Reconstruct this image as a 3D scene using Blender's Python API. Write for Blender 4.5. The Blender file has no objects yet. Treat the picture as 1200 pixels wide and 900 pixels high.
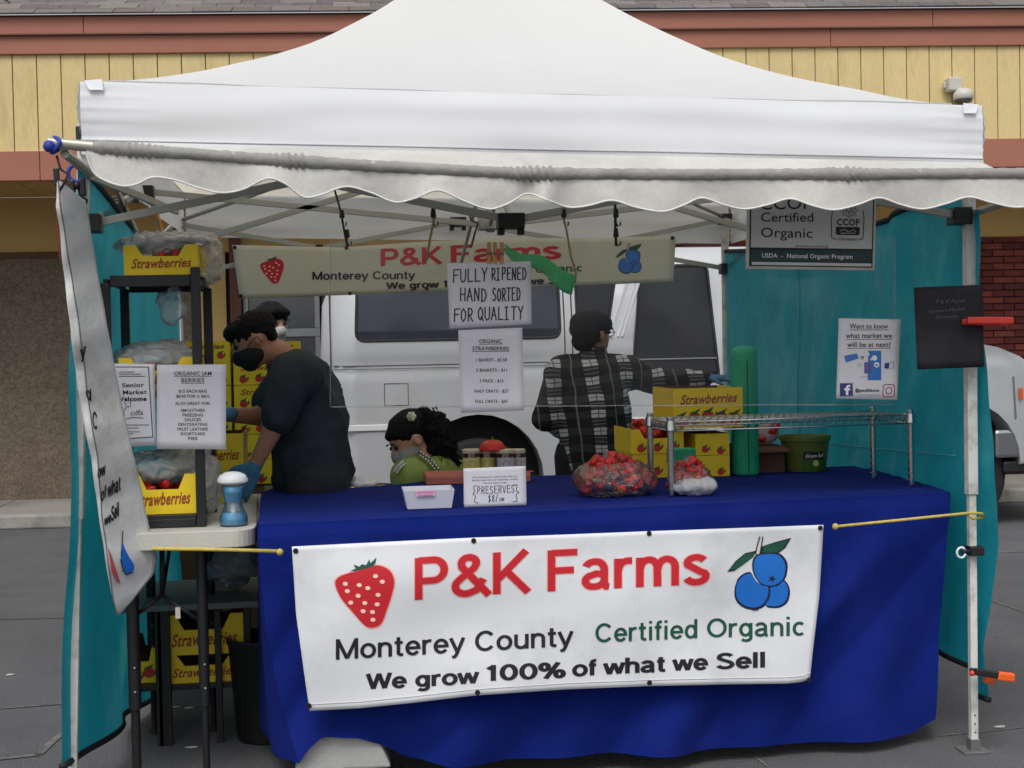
import bpy, bmesh, math, random
from mathutils import Vector, Matrix, noise
from mathutils.geometry import tessellate_polygon, delaunay_2d_cdt
random.seed(7)
sc = bpy.context.scene
COL = sc.collection
R = math.radians
# ------------------------------------------------------------------ camera
CX, CY, CH = -.686, -4.566, 1.44
YAW, PIT, ROL, FPX = R(7.314), R(1.378), R(1.178), 1607.0
cd = bpy.data.cameras.new('camera'); cam = bpy.data.objects.new('camera', cd); COL.objects.link(cam)
cd.sensor_width = 36; cd.lens = 36 * FPX / 1200; cd.clip_start = .05; cd.clip_end = 500
fwd = Vector((math.sin(YAW) * math.cos(PIT), math.cos(YAW) * math.cos(PIT), -math.sin(PIT)))
right0 = Vector((math.cos(YAW), -math.sin(YAW), 0)); up0 = right0.cross(fwd)
_c, _s = math.cos(ROL), math.sin(ROL)
# the photograph is rolled: level things climb to the right
RIGHT = right0 * _c - up0 * _s
UP = right0 * _s + up0 * _c
M3 = Matrix((RIGHT, UP, -fwd)).transposed()
cam.matrix_world = Matrix.Translation((CX, CY, CH)) @ M3.to_4x4()
sc.camera = cam
CAM = Vector((CX, CY, CH))
def ray(px, py): return RIGHT * ((px - 600) / FPX) + UP * ((450 - py) / FPX) + fwd
def at(px, py, Y, k=0.0):            # point of the place seen at photo pixel (px,py) on the upright plane y = Y + k x
    d = ray(px, py); t = (Y + k * CX - CY) / (d.y - k * d.x); return CAM + d * t
def atz(px, py, Z):
    d = ray(px, py); return CAM + d * ((Z - CH) / d.z)
# ------------------------------------------------------------------ world, sun, exposure
SUN_EL, SUN_AZ = R(58), R(200)
w = bpy.data.worlds.new('World'); sc.world = w; w.use_nodes = True
nt = w.node_tree; bg = nt.nodes['Background']
sky = nt.nodes.new('ShaderNodeTexSky'); sky.sky_type = 'NISHITA'; sky.sun_disc = False
sky.sun_elevation = SUN_EL; sky.sun_rotation = SUN_AZ; sky.dust_density = 4; sky.air_density = 1
hs = nt.nodes.new('ShaderNodeHueSaturation'); hs.inputs['Saturation'].default_value = .22
nt.links.new(sky.outputs[0], hs.inputs['Color']); nt.links.new(hs.outputs[0], bg.inputs['Color'])
bg.inputs['Strength'].default_value = .13
sl = bpy.data.lights.new('sun', 'SUN'); sl.energy = 1.2; sl.angle = R(28); sl.color = (1, .97, .93)
so = bpy.data.objects.new('sun', sl); COL.objects.link(so)
sd = Vector((math.sin(SUN_AZ) * math.cos(SUN_EL), math.cos(SUN_AZ) * math.cos(SUN_EL), math.sin(SUN_EL)))
so.rotation_euler = sd.to_track_quat('Z', 'Y').to_euler(); so.location = (0, -6, 9)
sc.view_settings.view_transform = 'Standard'; sc.view_settings.look = 'None'
sc.view_settings.exposure = 0.22; sc.view_settings.gamma = 1
sc.cycles.max_bounces = 8; sc.cycles.transparent_max_bounces = 16
# ------------------------------------------------------------------ materials
def s2l(c): return tuple(((v / 255) / 12.92 if v / 255 <= .04045 else ((v / 255 + .055) / 1.055) ** 2.4) for v in c)
MATS = {}
def mat(name, col, rough=.6, metal=0, var=.12, vs=6, bump=.0, bs=60, trans=0, alpha=1, coat=0, spec=.5, stretch=None, transl=0, dirt=None, dirt_s=2.5, dirt_lo=.5, dirt_hi=.75, speck=0, ss=260, tcol=None):
    if name in MATS: return MATS[name]
    m = bpy.data.materials.new(name); m.use_nodes = True; n = m.node_tree; b = n.nodes['Principled BSDF']
    c = s2l(col) if max(col) > 1.001 else tuple(col)
    tc = n.nodes.new('ShaderNodeTexCoord'); src = tc.outputs['Object']
    if stretch:
        mp = n.nodes.new('ShaderNodeMapping'); mp.inputs['Scale'].default_value = stretch
        n.links.new(src, mp.inputs[0]); src = mp.outputs[0]
    out = None
    if var:
        nz = n.nodes.new('ShaderNodeTexNoise'); nz.inputs['Scale'].default_value = vs; nz.inputs['Detail'].default_value = 6; nz.inputs['Roughness'].default_value = .6
        n.links.new(src, nz.inputs['Vector'])
        rp = n.nodes.new('ShaderNodeValToRGB'); rp.color_ramp.elements[0].position = .3; rp.color_ramp.elements[1].position = .7
        rp.color_ramp.elements[0].color = tuple(v * (1 - var) for v in c) + (1,)
        rp.color_ramp.elements[1].color = tuple(min(1, v * (1 + var)) for v in c) + (1,)
        n.links.new(nz.outputs[0], rp.inputs[0]); out = rp.outputs[0]
        if dirt:
            n2 = n.nodes.new('ShaderNodeTexNoise'); n2.inputs['Scale'].default_value = dirt_s; n2.inputs['Detail'].default_value = 8; n2.inputs['Roughness'].default_value = .65
            n.links.new(src, n2.inputs['Vector'])
            r2 = n.nodes.new('ShaderNodeMapRange'); r2.inputs[1].default_value = dirt_lo; r2.inputs[2].default_value = dirt_hi
            n.links.new(n2.outputs[0], r2.inputs[0])
            mx = n.nodes.new('ShaderNodeMixRGB'); mx.inputs[2].default_value = s2l(dirt) + (1,)
            n.links.new(r2.outputs[0], mx.inputs[0]); n.links.new(out, mx.inputs[1]); out = mx.outputs[0]
        if speck:
            n3 = n.nodes.new('ShaderNodeTexNoise'); n3.inputs['Scale'].default_value = ss; n3.inputs['Detail'].default_value = 2; n.links.new(src, n3.inputs['Vector'])
            r3 = n.nodes.new('ShaderNodeMapRange'); r3.inputs[1].default_value = .3; r3.inputs[2].default_value = .7; r3.inputs[3].default_value = 1 - speck; r3.inputs[4].default_value = 1 + speck; n.links.new(n3.outputs[0], r3.inputs[0])
            vm = n.nodes.new('ShaderNodeVectorMath'); vm.operation = 'SCALE'; n.links.new(out, vm.inputs[0]); n.links.new(r3.outputs[0], vm.inputs['Scale']); out = vm.outputs[0]
        n.links.new(out, b.inputs['Base Color'])
    else: b.inputs['Base Color'].default_value = c + (1,)
    b.inputs['Roughness'].default_value = rough; b.inputs['Metallic'].default_value = metal
    b.inputs['Specular IOR Level'].default_value = spec; b.inputs['Coat Weight'].default_value = coat
    if coat: b.inputs['Coat Roughness'].default_value = .08
    b.inputs['Transmission Weight'].default_value = trans; b.inputs['Alpha'].default_value = alpha
    if bump:
        nb = n.nodes.new('ShaderNodeTexNoise'); nb.inputs['Scale'].default_value = bs; nb.inputs['Detail'].default_value = 5
        n.links.new(src, nb.inputs['Vector'])
        bp = n.nodes.new('ShaderNodeBump'); bp.inputs['Strength'].default_value = min(1, bump); bp.inputs['Distance'].default_value = .01
        n.links.new(nb.outputs[0], bp.inputs['Height']); n.links.new(bp.outputs[0], b.inputs['Normal'])
    if transl:
        o = n.nodes['Material Output']; t = n.nodes.new('ShaderNodeBsdfTranslucent'); mxs = n.nodes.new('ShaderNodeMixShader')
        mxs.inputs[0].default_value = transl
        if tcol: t.inputs[0].default_value = tcol + (1,)
        elif out: n.links.new(out, t.inputs[0])
        else: t.inputs[0].default_value = c + (1,)
        n.links.new(b.outputs[0], mxs.inputs[1]); n.links.new(t.outputs[0], mxs.inputs[2]); n.links.new(mxs.outputs[0], o.inputs[0])
    MATS[name] = m; return m
def film(name, tint=(1, 1, 1), gloss=.12, rough=.12, milky=.08, wrinkle=.5, bs=14, fk=1.0):   # clear plastic sheet
    if name in MATS: return MATS[name]
    m = bpy.data.materials.new(name); m.use_nodes = True; n = m.node_tree; n.nodes.clear()
    o = n.nodes.new('ShaderNodeOutputMaterial'); tr = n.nodes.new('ShaderNodeBsdfTransparent'); tr.inputs[0].default_value = tint + (1,)
    gl = n.nodes.new('ShaderNodeBsdfGlossy'); gl.inputs['Roughness'].default_value = rough
    df = n.nodes.new('ShaderNodeBsdfDiffuse'); df.inputs[0].default_value = (.8, .82, .84, 1)
    fr = n.nodes.new('ShaderNodeFresnel'); fr.inputs[0].default_value = 1.45
    nz = n.nodes.new('ShaderNodeTexNoise'); nz.inputs['Scale'].default_value = bs; nz.inputs['Detail'].default_value = 4
    tc = n.nodes.new('ShaderNodeTexCoord'); n.links.new(tc.outputs['Object'], nz.inputs['Vector'])
    bp = n.nodes.new('ShaderNodeBump'); bp.inputs['Strength'].default_value = wrinkle; bp.inputs['Distance'].default_value = .02
    n.links.new(nz.outputs[0], bp.inputs['Height'])
    for q in (gl, fr): n.links.new(bp.outputs[0], q.inputs['Normal'])
    ad = n.nodes.new('ShaderNodeMath'); ad.operation = 'MULTIPLY_ADD'; ad.inputs[1].default_value = fk; ad.inputs[2].default_value = gloss; ad.use_clamp = True
    n.links.new(fr.outputs[0], ad.inputs[0])
    m1 = n.nodes.new('ShaderNodeMixShader'); m1.inputs[0].default_value = milky
    n.links.new(tr.outputs[0], m1.inputs[1]); n.links.new(df.outputs[0], m1.inputs[2])
    m2 = n.nodes.new('ShaderNodeMixShader'); n.links.new(ad.outputs[0], m2.inputs[0]); n.links.new(m1.outputs[0], m2.inputs[1]); n.links.new(gl.outputs[0], m2.inputs[2])
    n.links.new(m2.outputs[0], o.inputs[0]); MATS[name] = m; return m
def wave_mat(name, c1, c2, scale, axis='X', **k):
    return mat(name, c1, **k)
# ------------------------------------------------------------------ object helpers
def rootloc(o):
    while o is not None and o.parent is not None: o = o.parent
    return Vector(o.location) if o is not None else Vector((0, 0, 0))
def thing(name, label, cat, loc=(0, 0, 0), group=None):
    o = bpy.data.objects.new(name, None); o.empty_display_size = .1; COL.objects.link(o); o.location = loc
    tag(o, label, cat, group); return o
def tag(o, label=None, cat=None, group=None, kind=None):
    if label: o['label'] = label
    if cat: o['category'] = cat
    if group: o['group'] = group
    if kind: o['kind'] = kind
    return o
def link(name, me, parent=None):
    o = bpy.data.objects.new(name, me); COL.objects.link(o)
    if parent: o.parent = parent
    return o
def copy_tree(o, off, label=None, parent=None, group=None):
    c = o.copy(); COL.objects.link(c)
    if parent is None: c.location = Vector(o.location) + Vector(off)
    else: c.parent = parent
    if label: c['label'] = label
    if group: c['group'] = group
    for ch in list(o.children): copy_tree(ch, (0, 0, 0), None, c)
    return c
class MB:
    def __init__(s): s.v = []; s.f = []; s.m = []; s.cm = 0
    def face(s, pts):
        i = len(s.v); s.v += [Vector(p) for p in pts]; s.f.append(tuple(range(i, i + len(pts)))); s.m.append(s.cm); return s
    def mesh(s, vs, fs):
        i = len(s.v); s.v += [Vector(p) for p in vs]
        for f in fs: s.f.append(tuple(j + i for j in f)); s.m.append(s.cm)
        return s
    def box(s, a, b, rz=0, about=None):
        x0, y0, z0 = a; x1, y1, z1 = b
        vs = [Vector(p) for p in ((x0, y0, z0), (x1, y0, z0), (x1, y1, z0), (x0, y1, z0), (x0, y0, z1), (x1, y0, z1), (x1, y1, z1), (x0, y1, z1))]
        if rz:
            c = Vector(about) if about else (Vector(a) + Vector(b)) / 2; mr = Matrix.Rotation(rz, 3, 'Z')
            vs = [mr @ (p - c) + c for p in vs]
        return s.mesh(vs, [(0, 3, 2, 1), (4, 5, 6, 7), (0, 1, 5, 4), (1, 2, 6, 5), (2, 3, 7, 6), (3, 0, 4, 7)])
    def slab(s, pts, d):           # planar polygon pts extruded by vector d
        d = Vector(d); n = len(pts); P = [Vector(p) for p in pts]
        vs = P + [p + d for p in P]
        fs = [(i, (i + 1) % n, n + (i + 1) % n, n + i) for i in range(n)]
        if n <= 4: fs += [tuple(range(n - 1, -1, -1)), tuple(range(n, 2 * n))]
        else:
            for t in tessellate_polygon([P]): fs += [tuple(t), tuple(n + j for j in t)]
        return s.mesh(vs, fs)
    def tube(s, pts, r, n=8, cap=True, flat=1.0):
        P = [Vector(p) for p in pts]; rr = r if isinstance(r, (list, tuple)) else [r] * len(P)
        vs = []; fs = []; prev = None
        for i, p in enumerate(P):
            t = (P[min(i + 1, len(P) - 1)] - P[max(i - 1, 0)])
            t = t.normalized() if t.length > 1e-9 else Vector((0, 0, 1))
            if prev is None:
                a = Vector((0, 0, 1)) if abs(t.z) < .9 else Vector((0, 1, 0)); u = t.cross(a).normalized()
            else:
                u = prev - t * prev.dot(t); u = u.normalized() if u.length > 1e-6 else t.orthogonal().normalized()
            prev = u; w_ = t.cross(u)
            for j in range(n):
                a = 2 * math.pi * j / n; vs.append(p + (u * math.cos(a) + w_ * math.sin(a) * flat) * rr[i])
        for i in range(len(P) - 1):
            for j in range(n):
                k = (j + 1) % n; fs.append((i * n + j, i * n + k, (i + 1) * n + k, (i + 1) * n + j))
        if cap: fs += [tuple(range(n - 1, -1, -1)), tuple(range((len(P) - 1) * n, len(P) * n))]
        return s.mesh(vs, fs)
    def bar(s, a, b, w_, h_):      # rectangular bar between two points
        a, b = Vector(a), Vector(b); t = (b - a).normalized(); z = Vector((0, 0, 1)) if abs(t.z) < .95 else Vector((0, 1, 0))
        u = t.cross(z).normalized() * w_ / 2; q = u.cross(t).normalized() * h_ / 2
        vs = [a - u - q, a + u - q, a + u + q, a - u + q, b - u - q, b + u - q, b + u + q, b - u + q]
        return s.mesh(vs, [(0, 1, 2, 3), (7, 6, 5, 4), (0, 4, 5, 1), (1, 5, 6, 2), (2, 6, 7, 3), (3, 7, 4, 0)])
    def lathe(s, c, prof, n=20, sx=1, sy=1):   # prof: (r,z) from bottom to top
        c = Vector(c); vs = []; fs = []
        for r, z in prof:
            for j in range(n):
                a = 2 * math.pi * j / n; vs.append(c + Vector((r * math.cos(a) * sx, r * math.sin(a) * sy, z)))
        m_ = len(prof)
        for i in range(m_ - 1):
            for j in range(n):
                k = (j + 1) % n; fs.append((i * n + j, i * n + k, (i + 1) * n + k, (i + 1) * n + j))
        fs += [tuple(range(n - 1, -1, -1)), tuple(range((m_ - 1) * n, m_ * n))]
        return s.mesh(vs, fs)
    def ball(s, c, r, n=12, m_=8, rot=None):
        c = Vector(c); r = Vector(r) if hasattr(r, '__len__') else Vector((r, r, r)); vs = []; fs = []
        for i in range(m_ + 1):
            a = math.pi * i / m_
            for j in range(n):
                b = 2 * math.pi * j / n
                p = Vector((r.x * math.sin(a) * math.cos(b), r.y * math.sin(a) * math.sin(b), -r.z * math.cos(a)))
                if rot: p = rot @ p
                vs.append(c + p)
        for i in range(m_):
            for j in range(n):
                k = (j + 1) % n
                if i == 0: fs.append((j, n + k, n + j))
                elif i == m_ - 1: fs.append((i * n + j, i * n + k, (i + 1) * n + j))
                else: fs.append((i * n + j, i * n + k, (i + 1) * n + k, (i + 1) * n + j))
        return s.mesh(vs, fs)
    def grid(s, f, nu, nv, closed=False):
        vs = [f(i / nu, j / nv) for j in range(nv + 1) for i in range(nu + 1)]
        fs = [(j * (nu + 1) + i, j * (nu + 1) + i + 1, (j + 1) * (nu + 1) + i + 1, (j + 1) * (nu + 1) + i) for j in range(nv) for i in range(nu)]
        return s.mesh(vs, fs)
    def build(s, name, mats, parent=None, smooth=False, bevel=0, solid=0, sub=0, weld=True, autos=False):
        rl = rootloc(parent)
        me = bpy.data.meshes.new(name); me.from_pydata([v - rl for v in s.v], [], s.f); me.update()
        if not isinstance(mats, (list, tuple)): mats = [mats]
        for m_ in mats: me.materials.append(m_)
        if len(mats) > 1:
            for p, i in zip(me.polygons, s.m): p.material_index = i
        bm = bmesh.new(); bm.from_mesh(me)
        if weld: bmesh.ops.remove_doubles(bm, verts=bm.verts, dist=1e-5)
        bmesh.ops.recalc_face_normals(bm, faces=bm.faces)
        bm.to_mesh(me); bm.free()
        if smooth:
            for p in me.polygons: p.use_smooth = True
        o = link(name, me, parent)
        if autos: me.set_sharp_from_angle(angle=R(40))
        if solid:
            q = o.modifiers.new('t', 'SOLIDIFY'); q.thickness = solid; q.offset = 0
        if bevel:
            q = o.modifiers.new('b', 'BEVEL'); q.width = bevel; q.segments = 2; q.limit_method = 'ANGLE'; q.angle_limit = R(40)
        if sub:
            q = o.modifiers.new('s', 'SUBSURF'); q.levels = sub; q.render_levels = sub
        return o
# ------------------------------------------------------------------ flat print: text, strokes, polygons laid on a surface S(px,py,off)
_T = {}
def text_geo(txt, bold=0, shear=0, res=3):
    key = (txt, bold, shear, res)
    if key in _T: return _T[key]
    cu = bpy.data.curves.new('t', 'FONT'); cu.body = txt; cu.size = 1; cu.offset = bold; cu.shear = shear; cu.resolution_u = res; cu.fill_mode = 'FRONT'
    if bold: cu.space_character = 1 + bold * 2.5
    ob = bpy.data.objects.new('t', cu); COL.objects.link(ob)
    dg = bpy.context.evaluated_depsgraph_get(); me = bpy.data.meshes.new_from_object(ob.evaluated_get(dg))
    V = [(v.co.x, v.co.y) for v in me.vertices]; F = [tuple(p.vertices) for p in me.polygons]
    bpy.data.objects.remove(ob); bpy.data.curves.remove(cu); bpy.data.meshes.remove(me)
    _T[key] = (V, F); return V, F
_cap = max(v[1] for v in text_geo('H')[0])
def plane_S(Y, k=0.0):
    return lambda px, py, off=0: at(px, py, Y, k) + Vector((0, -off, 0))
def ptext(name, parent, m, txt, p0, p1, h, S, off=.002, bold=0, shear=0, res=3, upx=0.0):
    """text from photo pixel p0 to p1 (baseline), capital height h pixels"""
    V, F = text_geo(txt, bold, shear, res)
    if not V: return None
    x0 = min(v[0] for v in V); x1 = max(v[0] for v in V); W_ = x1 - x0
    dx, dy = p1[0] - p0[0], p1[1] - p0[1]; b = MB(); vs = []
    for x, y in V:
        u = (x - x0) / W_; q = y / _cap * h
        vs.append(S(p0[0] + dx * u + q * upx, p0[1] + dy * u - q, off))
    b.mesh(vs, F); return b.build(name, m, parent, weld=False)
def ctext(parent, m, txt, cx_, y, w_, h, S, slope=0, **k):   # centred line
    return ptext('lettering', parent, m, txt, (cx_ - w_ / 2, y - slope * w_ / 2), (cx_ + w_ / 2, y + slope * w_ / 2), h, S, **k)
def ppoly(name, parent, m, polys, S, off=.002):
    b = MB()
    for P in polys:
        v3 = [Vector((p[0], -p[1], 0)) for p in P]
        b.mesh([S(p[0], p[1], off) for p in P], [tuple(t) for t in tessellate_polygon([v3])])
    return b.build(name, m, parent, weld=False)
def strip(P, w_):      # polyline -> list of quads
    out = []
    for a, c in zip(P[:-1], P[1:]):
        dx, dy = c[0] - a[0], c[1] - a[1]; L = math.hypot(dx, dy) or 1; ex, ey = dx / L * w_ * .35, dy / L * w_ * .35; nx, ny = -dy / L * w_ / 2, dx / L * w_ / 2
        out.append([(a[0] - ex + nx, a[1] - ey + ny), (c[0] + ex + nx, c[1] + ey + ny), (c[0] + ex - nx, c[1] + ey - ny), (a[0] - ex - nx, a[1] - ey - ny)])
    return out
def pstroke(name, parent, m, lines, w_, S, off=.002):
    q = []
    for P in lines: q += strip(P, w_)
    b = MB()
    for i, P in enumerate(q): b.face([S(p[0], p[1], off + (i % 3) * .00012) for p in P])
    return b.build(name, m, parent, weld=False)
HW = {'F': [[(.1, 1), (.05, 0)], [(.1, .97), (.8, 1.02)], [(.08, .55), (.6, .58)]], 'U': [[(.05, 1), (.08, .2), (.3, 0), (.6, .1), (.7, .4), (.72, 1)]],
      'L': [[(.1, 1), (.1, .02), (.7, .05)]], 'Y': [[(.0, 1), (.35, .5), (.7, 1.02)], [(.35, .5), (.3, 0)]], 'R': [[(.1, 0), (.1, 1), (.5, .98), (.65, .75), (.5, .5), (.1, .48)], [(.25, .48), (.7, 0)]],
      'I': [[(.05, 1), (.45, 1)], [(.25, 1), (.25, 0)], [(.02, 0), (.48, .02)]], 'P': [[(.1, 0), (.12, 1), (.5, 1), (.65, .75), (.5, .5), (.12, .46)]],
      'E': [[(.65, 1), (.1, .98), (.1, .02), (.65, 0)], [(.1, .52), (.55, .54)]], 'N': [[(.05, 0), (.1, 1), (.6, .02), (.68, 1)]], 'D': [[(.1, 0), (.1, 1), (.5, .9), (.7, .5), (.5, .1), (.1, 0)]],
      'H': [[(.1, 1), (.08, 0)], [(.7, 1), (.66, 0)], [(.08, .5), (.68, .52)]], 'A': [[(0, 0), (.35, 1), (.7, 0)], [(.12, .36), (.58, .38)]], 'S': [[(.65, .9), (.35, 1), (.1, .8), (.2, .58), (.55, .42), (.65, .2), (.4, 0), (.05, .1)]],
      'O': [[(.35, 1), (.08, .75), (.06, .3), (.33, 0), (.64, .25), (.66, .75), (.35, 1)]], 'T': [[(0, 1), (.7, 1)], [(.35, 1), (.33, 0)]], 'Q': [[(.35, 1), (.06, .7), (.08, .25), (.35, .02), (.68, .3), (.66, .75), (.35, 1)], [(.45, .25), (.8, -.05)]],
      'V': [[(0, 1), (.35, 0), (.7, 1)]], '$': [[(.6, .85), (.3, .9), (.12, .7), (.55, .35), (.5, .1), (.1, .1)], [(.35, 1.05), (.32, -.08)]], '8': [[(.35, .52), (.12, .75), (.35, 1), (.58, .75), (.35, .52), (.08, .25), (.35, 0), (.62, .25), (.35, .52)]],
      '/': [[(.1, -.05), (.5, 1.05)]], 'j': [[(.35, .6), (.33, -.1), (.1, -.2)]], 'a': [[(.5, .55), (.2, .5), (.1, .2), (.3, 0), (.5, .3), (.52, .55), (.55, 0)]], 'r': [[(.15, .55), (.17, 0)], [(.17, .35), (.45, .55)]],
      '{': [[(.6, 1.3), (.3, 1.2), (.3, .7), (.1, .5), (.3, .3), (.3, -.3), (.6, -.4)]], '}': [[(.1, 1.3), (.4, 1.2), (.4, .7), (.6, .5), (.4, .3), (.4, -.3), (.1, -.4)]], '1': [[(.2, .8), (.35, 1), (.35, 0)]], '&': [[(.6, 0), (.2, .7), (.35, 1), (.5, .8), (.1, .3), (.3, 0), (.65, .4)]],
      'K': [[(.1, 1), (.1, 0)], [(.65, 1), (.12, .45), (.68, 0)]], 'M': [[(.02, 0), (.08, 1), (.36, .4), (.64, 1), (.72, 0)]], ' ': []}
def hand(txt, x0, x1, y0, y1, h):     # handwritten capitals between pixel x0..x1, baseline y0..y1
    n = len(txt); st = (x1 - x0) / n; L = []
    for i, ch in enumerate(txt):
        by = y0 + (y1 - y0) * i / n + random.uniform(-.5, .5)
        for P in HW.get(ch, []): L.append([(x0 + st * i + p[0] * st * 1.05, by - p[1] * h) for p in P])
    return L

# a plain grotesque alphabet drawn as ribbons: capital height 1, x-height .72
def _A(cx_, cy_, rx, ry, a0, a1, n_=12): return [(cx_ + rx * math.cos(R(a0 + (a1 - a0) * i / n_)), cy_ + ry * math.sin(R(a0 + (a1 - a0) * i / n_))) for i in range(n_ + 1)]
GL = {'P': (.72, [[(.09, 0), (.09, 1)], [(.09, .93), (.40, .93)] + _A(.40, .685, .22, .245, 90, -90)[1:] + [(.09, .44)]]),
 '&': (.80, [[(.78, .0), (.22, .70)] + _A(.36, .79, .155, .14, 215, -20)[1:] + [(.46, .66), (.20, .44)] + _A(.29, .25, .21, .185, 120, 290)[1:] + [(.52, .14), (.66, .40)]]),
 'K': (.76, [[(.09, 0), (.09, 1)], [(.70, 1.0), (.12, .36)], [(.27, .56), (.74, .0)]]),
 'F': (.66, [[(.09, 0), (.09, 1)], [(.09, .93), (.62, .93)], [(.09, .50), (.55, .50)]]),
 'a': (.60, [_A(.27, .52, .19, .155, 165, 90, 6) + _A(.29, .47, .17, .205, 80, 0, 6) + [(.46, .12), (.50, .06), (.56, .05)], [(.46, .36), (.30, .38)] + _A(.23, .205, .155, .14, 90, 270)[1:] + _A(.26, .23, .20, .165, -80, 0, 6)]),
 'r': (.40, [[(.09, 0), (.09, .72)], [(.09, .40)] + _A(.30, .44, .20, .22, 170, 90, 6) + [(.38, .66)]]),
 'm': (.92, [[(.09, 0), (.09, .72)], [(.09, .42)] + _A(.275, .47, .17, .19, 165, 0, 8) + [(.45, 0)], [(.45, .42)] + _A(.64, .47, .17, .19, 165, 0, 8) + [(.81, 0)]]),
 's': (.54, [_A(.27, .53, .18, .135, 25, 200, 8) + [(.20, .42), (.36, .31)] + _A(.27, .20, .20, .145, 30, -165, 9)]),
 'M': (.92, [[(.09, 0), (.09, 1)], [(.09, .98), (.455, .04)], [(.455, .04), (.82, .98)], [(.82, 1), (.82, 0)]]),
 'o': (.62, [_A(.31, .36, .24, .30, 0, 360, 22)]), 'n': (.60, [[(.09, 0), (.09, .72)], [(.09, .42)] + _A(.30, .46, .20, .20, 165, 0, 8) + [(.50, 0)]]),
 't': (.38, [[(.17, .92), (.17, .16)] + _A(.29, .16, .12, .10, 180, 270, 5) + [(.36, .06)], [(.02, .66), (.34, .66)]]),
 'e': (.60, [[(.08, .36), (.53, .36)] + _A(.305, .36, .225, .30, 0, 325, 18)[1:]]),
 'y': (.56, [[(.03, .72), (.29, .02)], [(.53, .72), (.25, -.10), (.19, -.19), (.08, -.21)]]),
 'C': (.80, [_A(.42, .50, .33, .43, 38, 322, 20)]), 'u': (.60, [[(.51, .72), (.51, 0)], [(.09, .72), (.09, .26)] + _A(.29, .26, .20, .20, 180, 345, 8)]),
 'i': (.25, [[(.12, 0), (.12, .72)], [(.12, .87), (.12, 1.0)]]), 'f': (.34, [[(.15, 0), (.15, .80)] + _A(.27, .82, .12, .12, 175, 95, 5) + [(.33, .94)], [(.01, .66), (.32, .66)]]),
 'd': (.62, [_A(.29, .36, .21, .30, 0, 360, 20), [(.51, 0), (.51, 1)]]), 'O': (.86, [_A(.43, .50, .35, .43, 0, 360, 26)]),
 'g': (.62, [_A(.29, .37, .21, .29, 0, 360, 20), [(.51, .72), (.51, -.04)] + _A(.31, -.04, .20, .16, 0, -150, 8)[1:]]), 'c': (.57, [_A(.30, .36, .22, .30, 48, 312, 16)]),
 'W': (1.02, [[(.04, 1), (.27, .03)], [(.27, .03), (.51, .98)], [(.51, .98), (.75, .03)], [(.75, .03), (.98, 1)]]), 'w': (.82, [[(.03, .72), (.21, .02)], [(.21, .02), (.41, .70)], [(.41, .70), (.61, .02)], [(.61, .02), (.79, .72)]]),
 '1': (.46, [[(.28, 0), (.28, 1)], [(.30, .95), (.08, .74)]]), '0': (.66, [_A(.33, .50, .24, .43, 0, 360, 24)]), '%': (.94, [_A(.20, .73, .14, .20, 0, 360, 16), _A(.74, .27, .14, .20, 0, 360, 16), [(.70, 1), (.24, 0)]]),
 'h': (.60, [[(.09, 0), (.09, 1)], [(.09, .42)] + _A(.30, .46, .20, .20, 165, 0, 8) + [(.50, 0)]]), 'S': (.74, [_A(.37, .73, .25, .20, 20, 205, 10) + [(.28, .56), (.50, .45)] + _A(.36, .27, .28, .205, 35, -165, 11)]), 'l': (.24, [[(.12, 0), (.12, 1)]])}
def ribbon(P, w_):
    n_ = len(P); L = []; Rr = []; closed = math.hypot(P[0][0] - P[-1][0], P[0][1] - P[-1][1]) < 1e-4 and n_ > 3
    for i in range(n_):
        a = P[i - 1] if i > 0 else (P[-2] if closed else P[0]); c = P[i + 1] if i < n_ - 1 else (P[1] if closed else P[-1]); p = P[i]
        def un(u, v):
            d = math.hypot(v[0] - u[0], v[1] - u[1]); return ((v[0] - u[0]) / d, (v[1] - u[1]) / d) if d > 1e-9 else None
        t0, t1 = un(a, p), un(p, c); t0 = t0 or t1; t1 = t1 or t0; tx, ty = t0[0] + t1[0], t0[1] + t1[1]; d = math.hypot(tx, ty) or 1; tx /= d; ty /= d
        k = w_ / 2 / max(.5, tx * t1[0] + ty * t1[1]); L.append((p[0] - ty * k, p[1] + tx * k)); Rr.append((p[0] + ty * k, p[1] - tx * k))
    return L, Rr
def gtext(parent, m, txt, p0, p1, h, S, off=.002, wt=.14):
    """own grotesque lettering from pixel p0 to p1 on the baseline, capital height h"""
    SPC = .05; adv = sum((GL[c][0] if c != ' ' else .32) + SPC for c in txt) - SPC; b = MB(); x = 0; step = 0; k0 = .09 - wt / 2; tot = adv
    for ch in txt:
        if ch == ' ': x += .32 + SPC; continue
        a, st_ = GL[ch]
        for P in st_:
            Q = [P[0]]
            for q in P[1:]:
                n_ = max(1, int(math.hypot(q[0] - Q[-1][0], q[1] - Q[-1][1]) / .13)); a0 = Q[-1]; Q += [(a0[0] + (q[0] - a0[0]) * i / n_, a0[1] + (q[1] - a0[1]) * i / n_) for i in range(1, n_ + 1)]
            L, Rr = ribbon(Q, wt); step += 1; o = off + (step % 4) * .00012
            def T(q): u = (x + q[0]) / tot; return S(p0[0] + (p1[0] - p0[0]) * u, p0[1] + (p1[1] - p0[1]) * u - q[1] * h, o)
            b.mesh([T(q) for q in L] + [T(q) for q in Rr], [(i, i + 1, len(L) + i + 1, len(L) + i) for i in range(len(L) - 1)])
        x += a + SPC
    return b.build('lettering', m, parent, weld=False)
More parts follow.
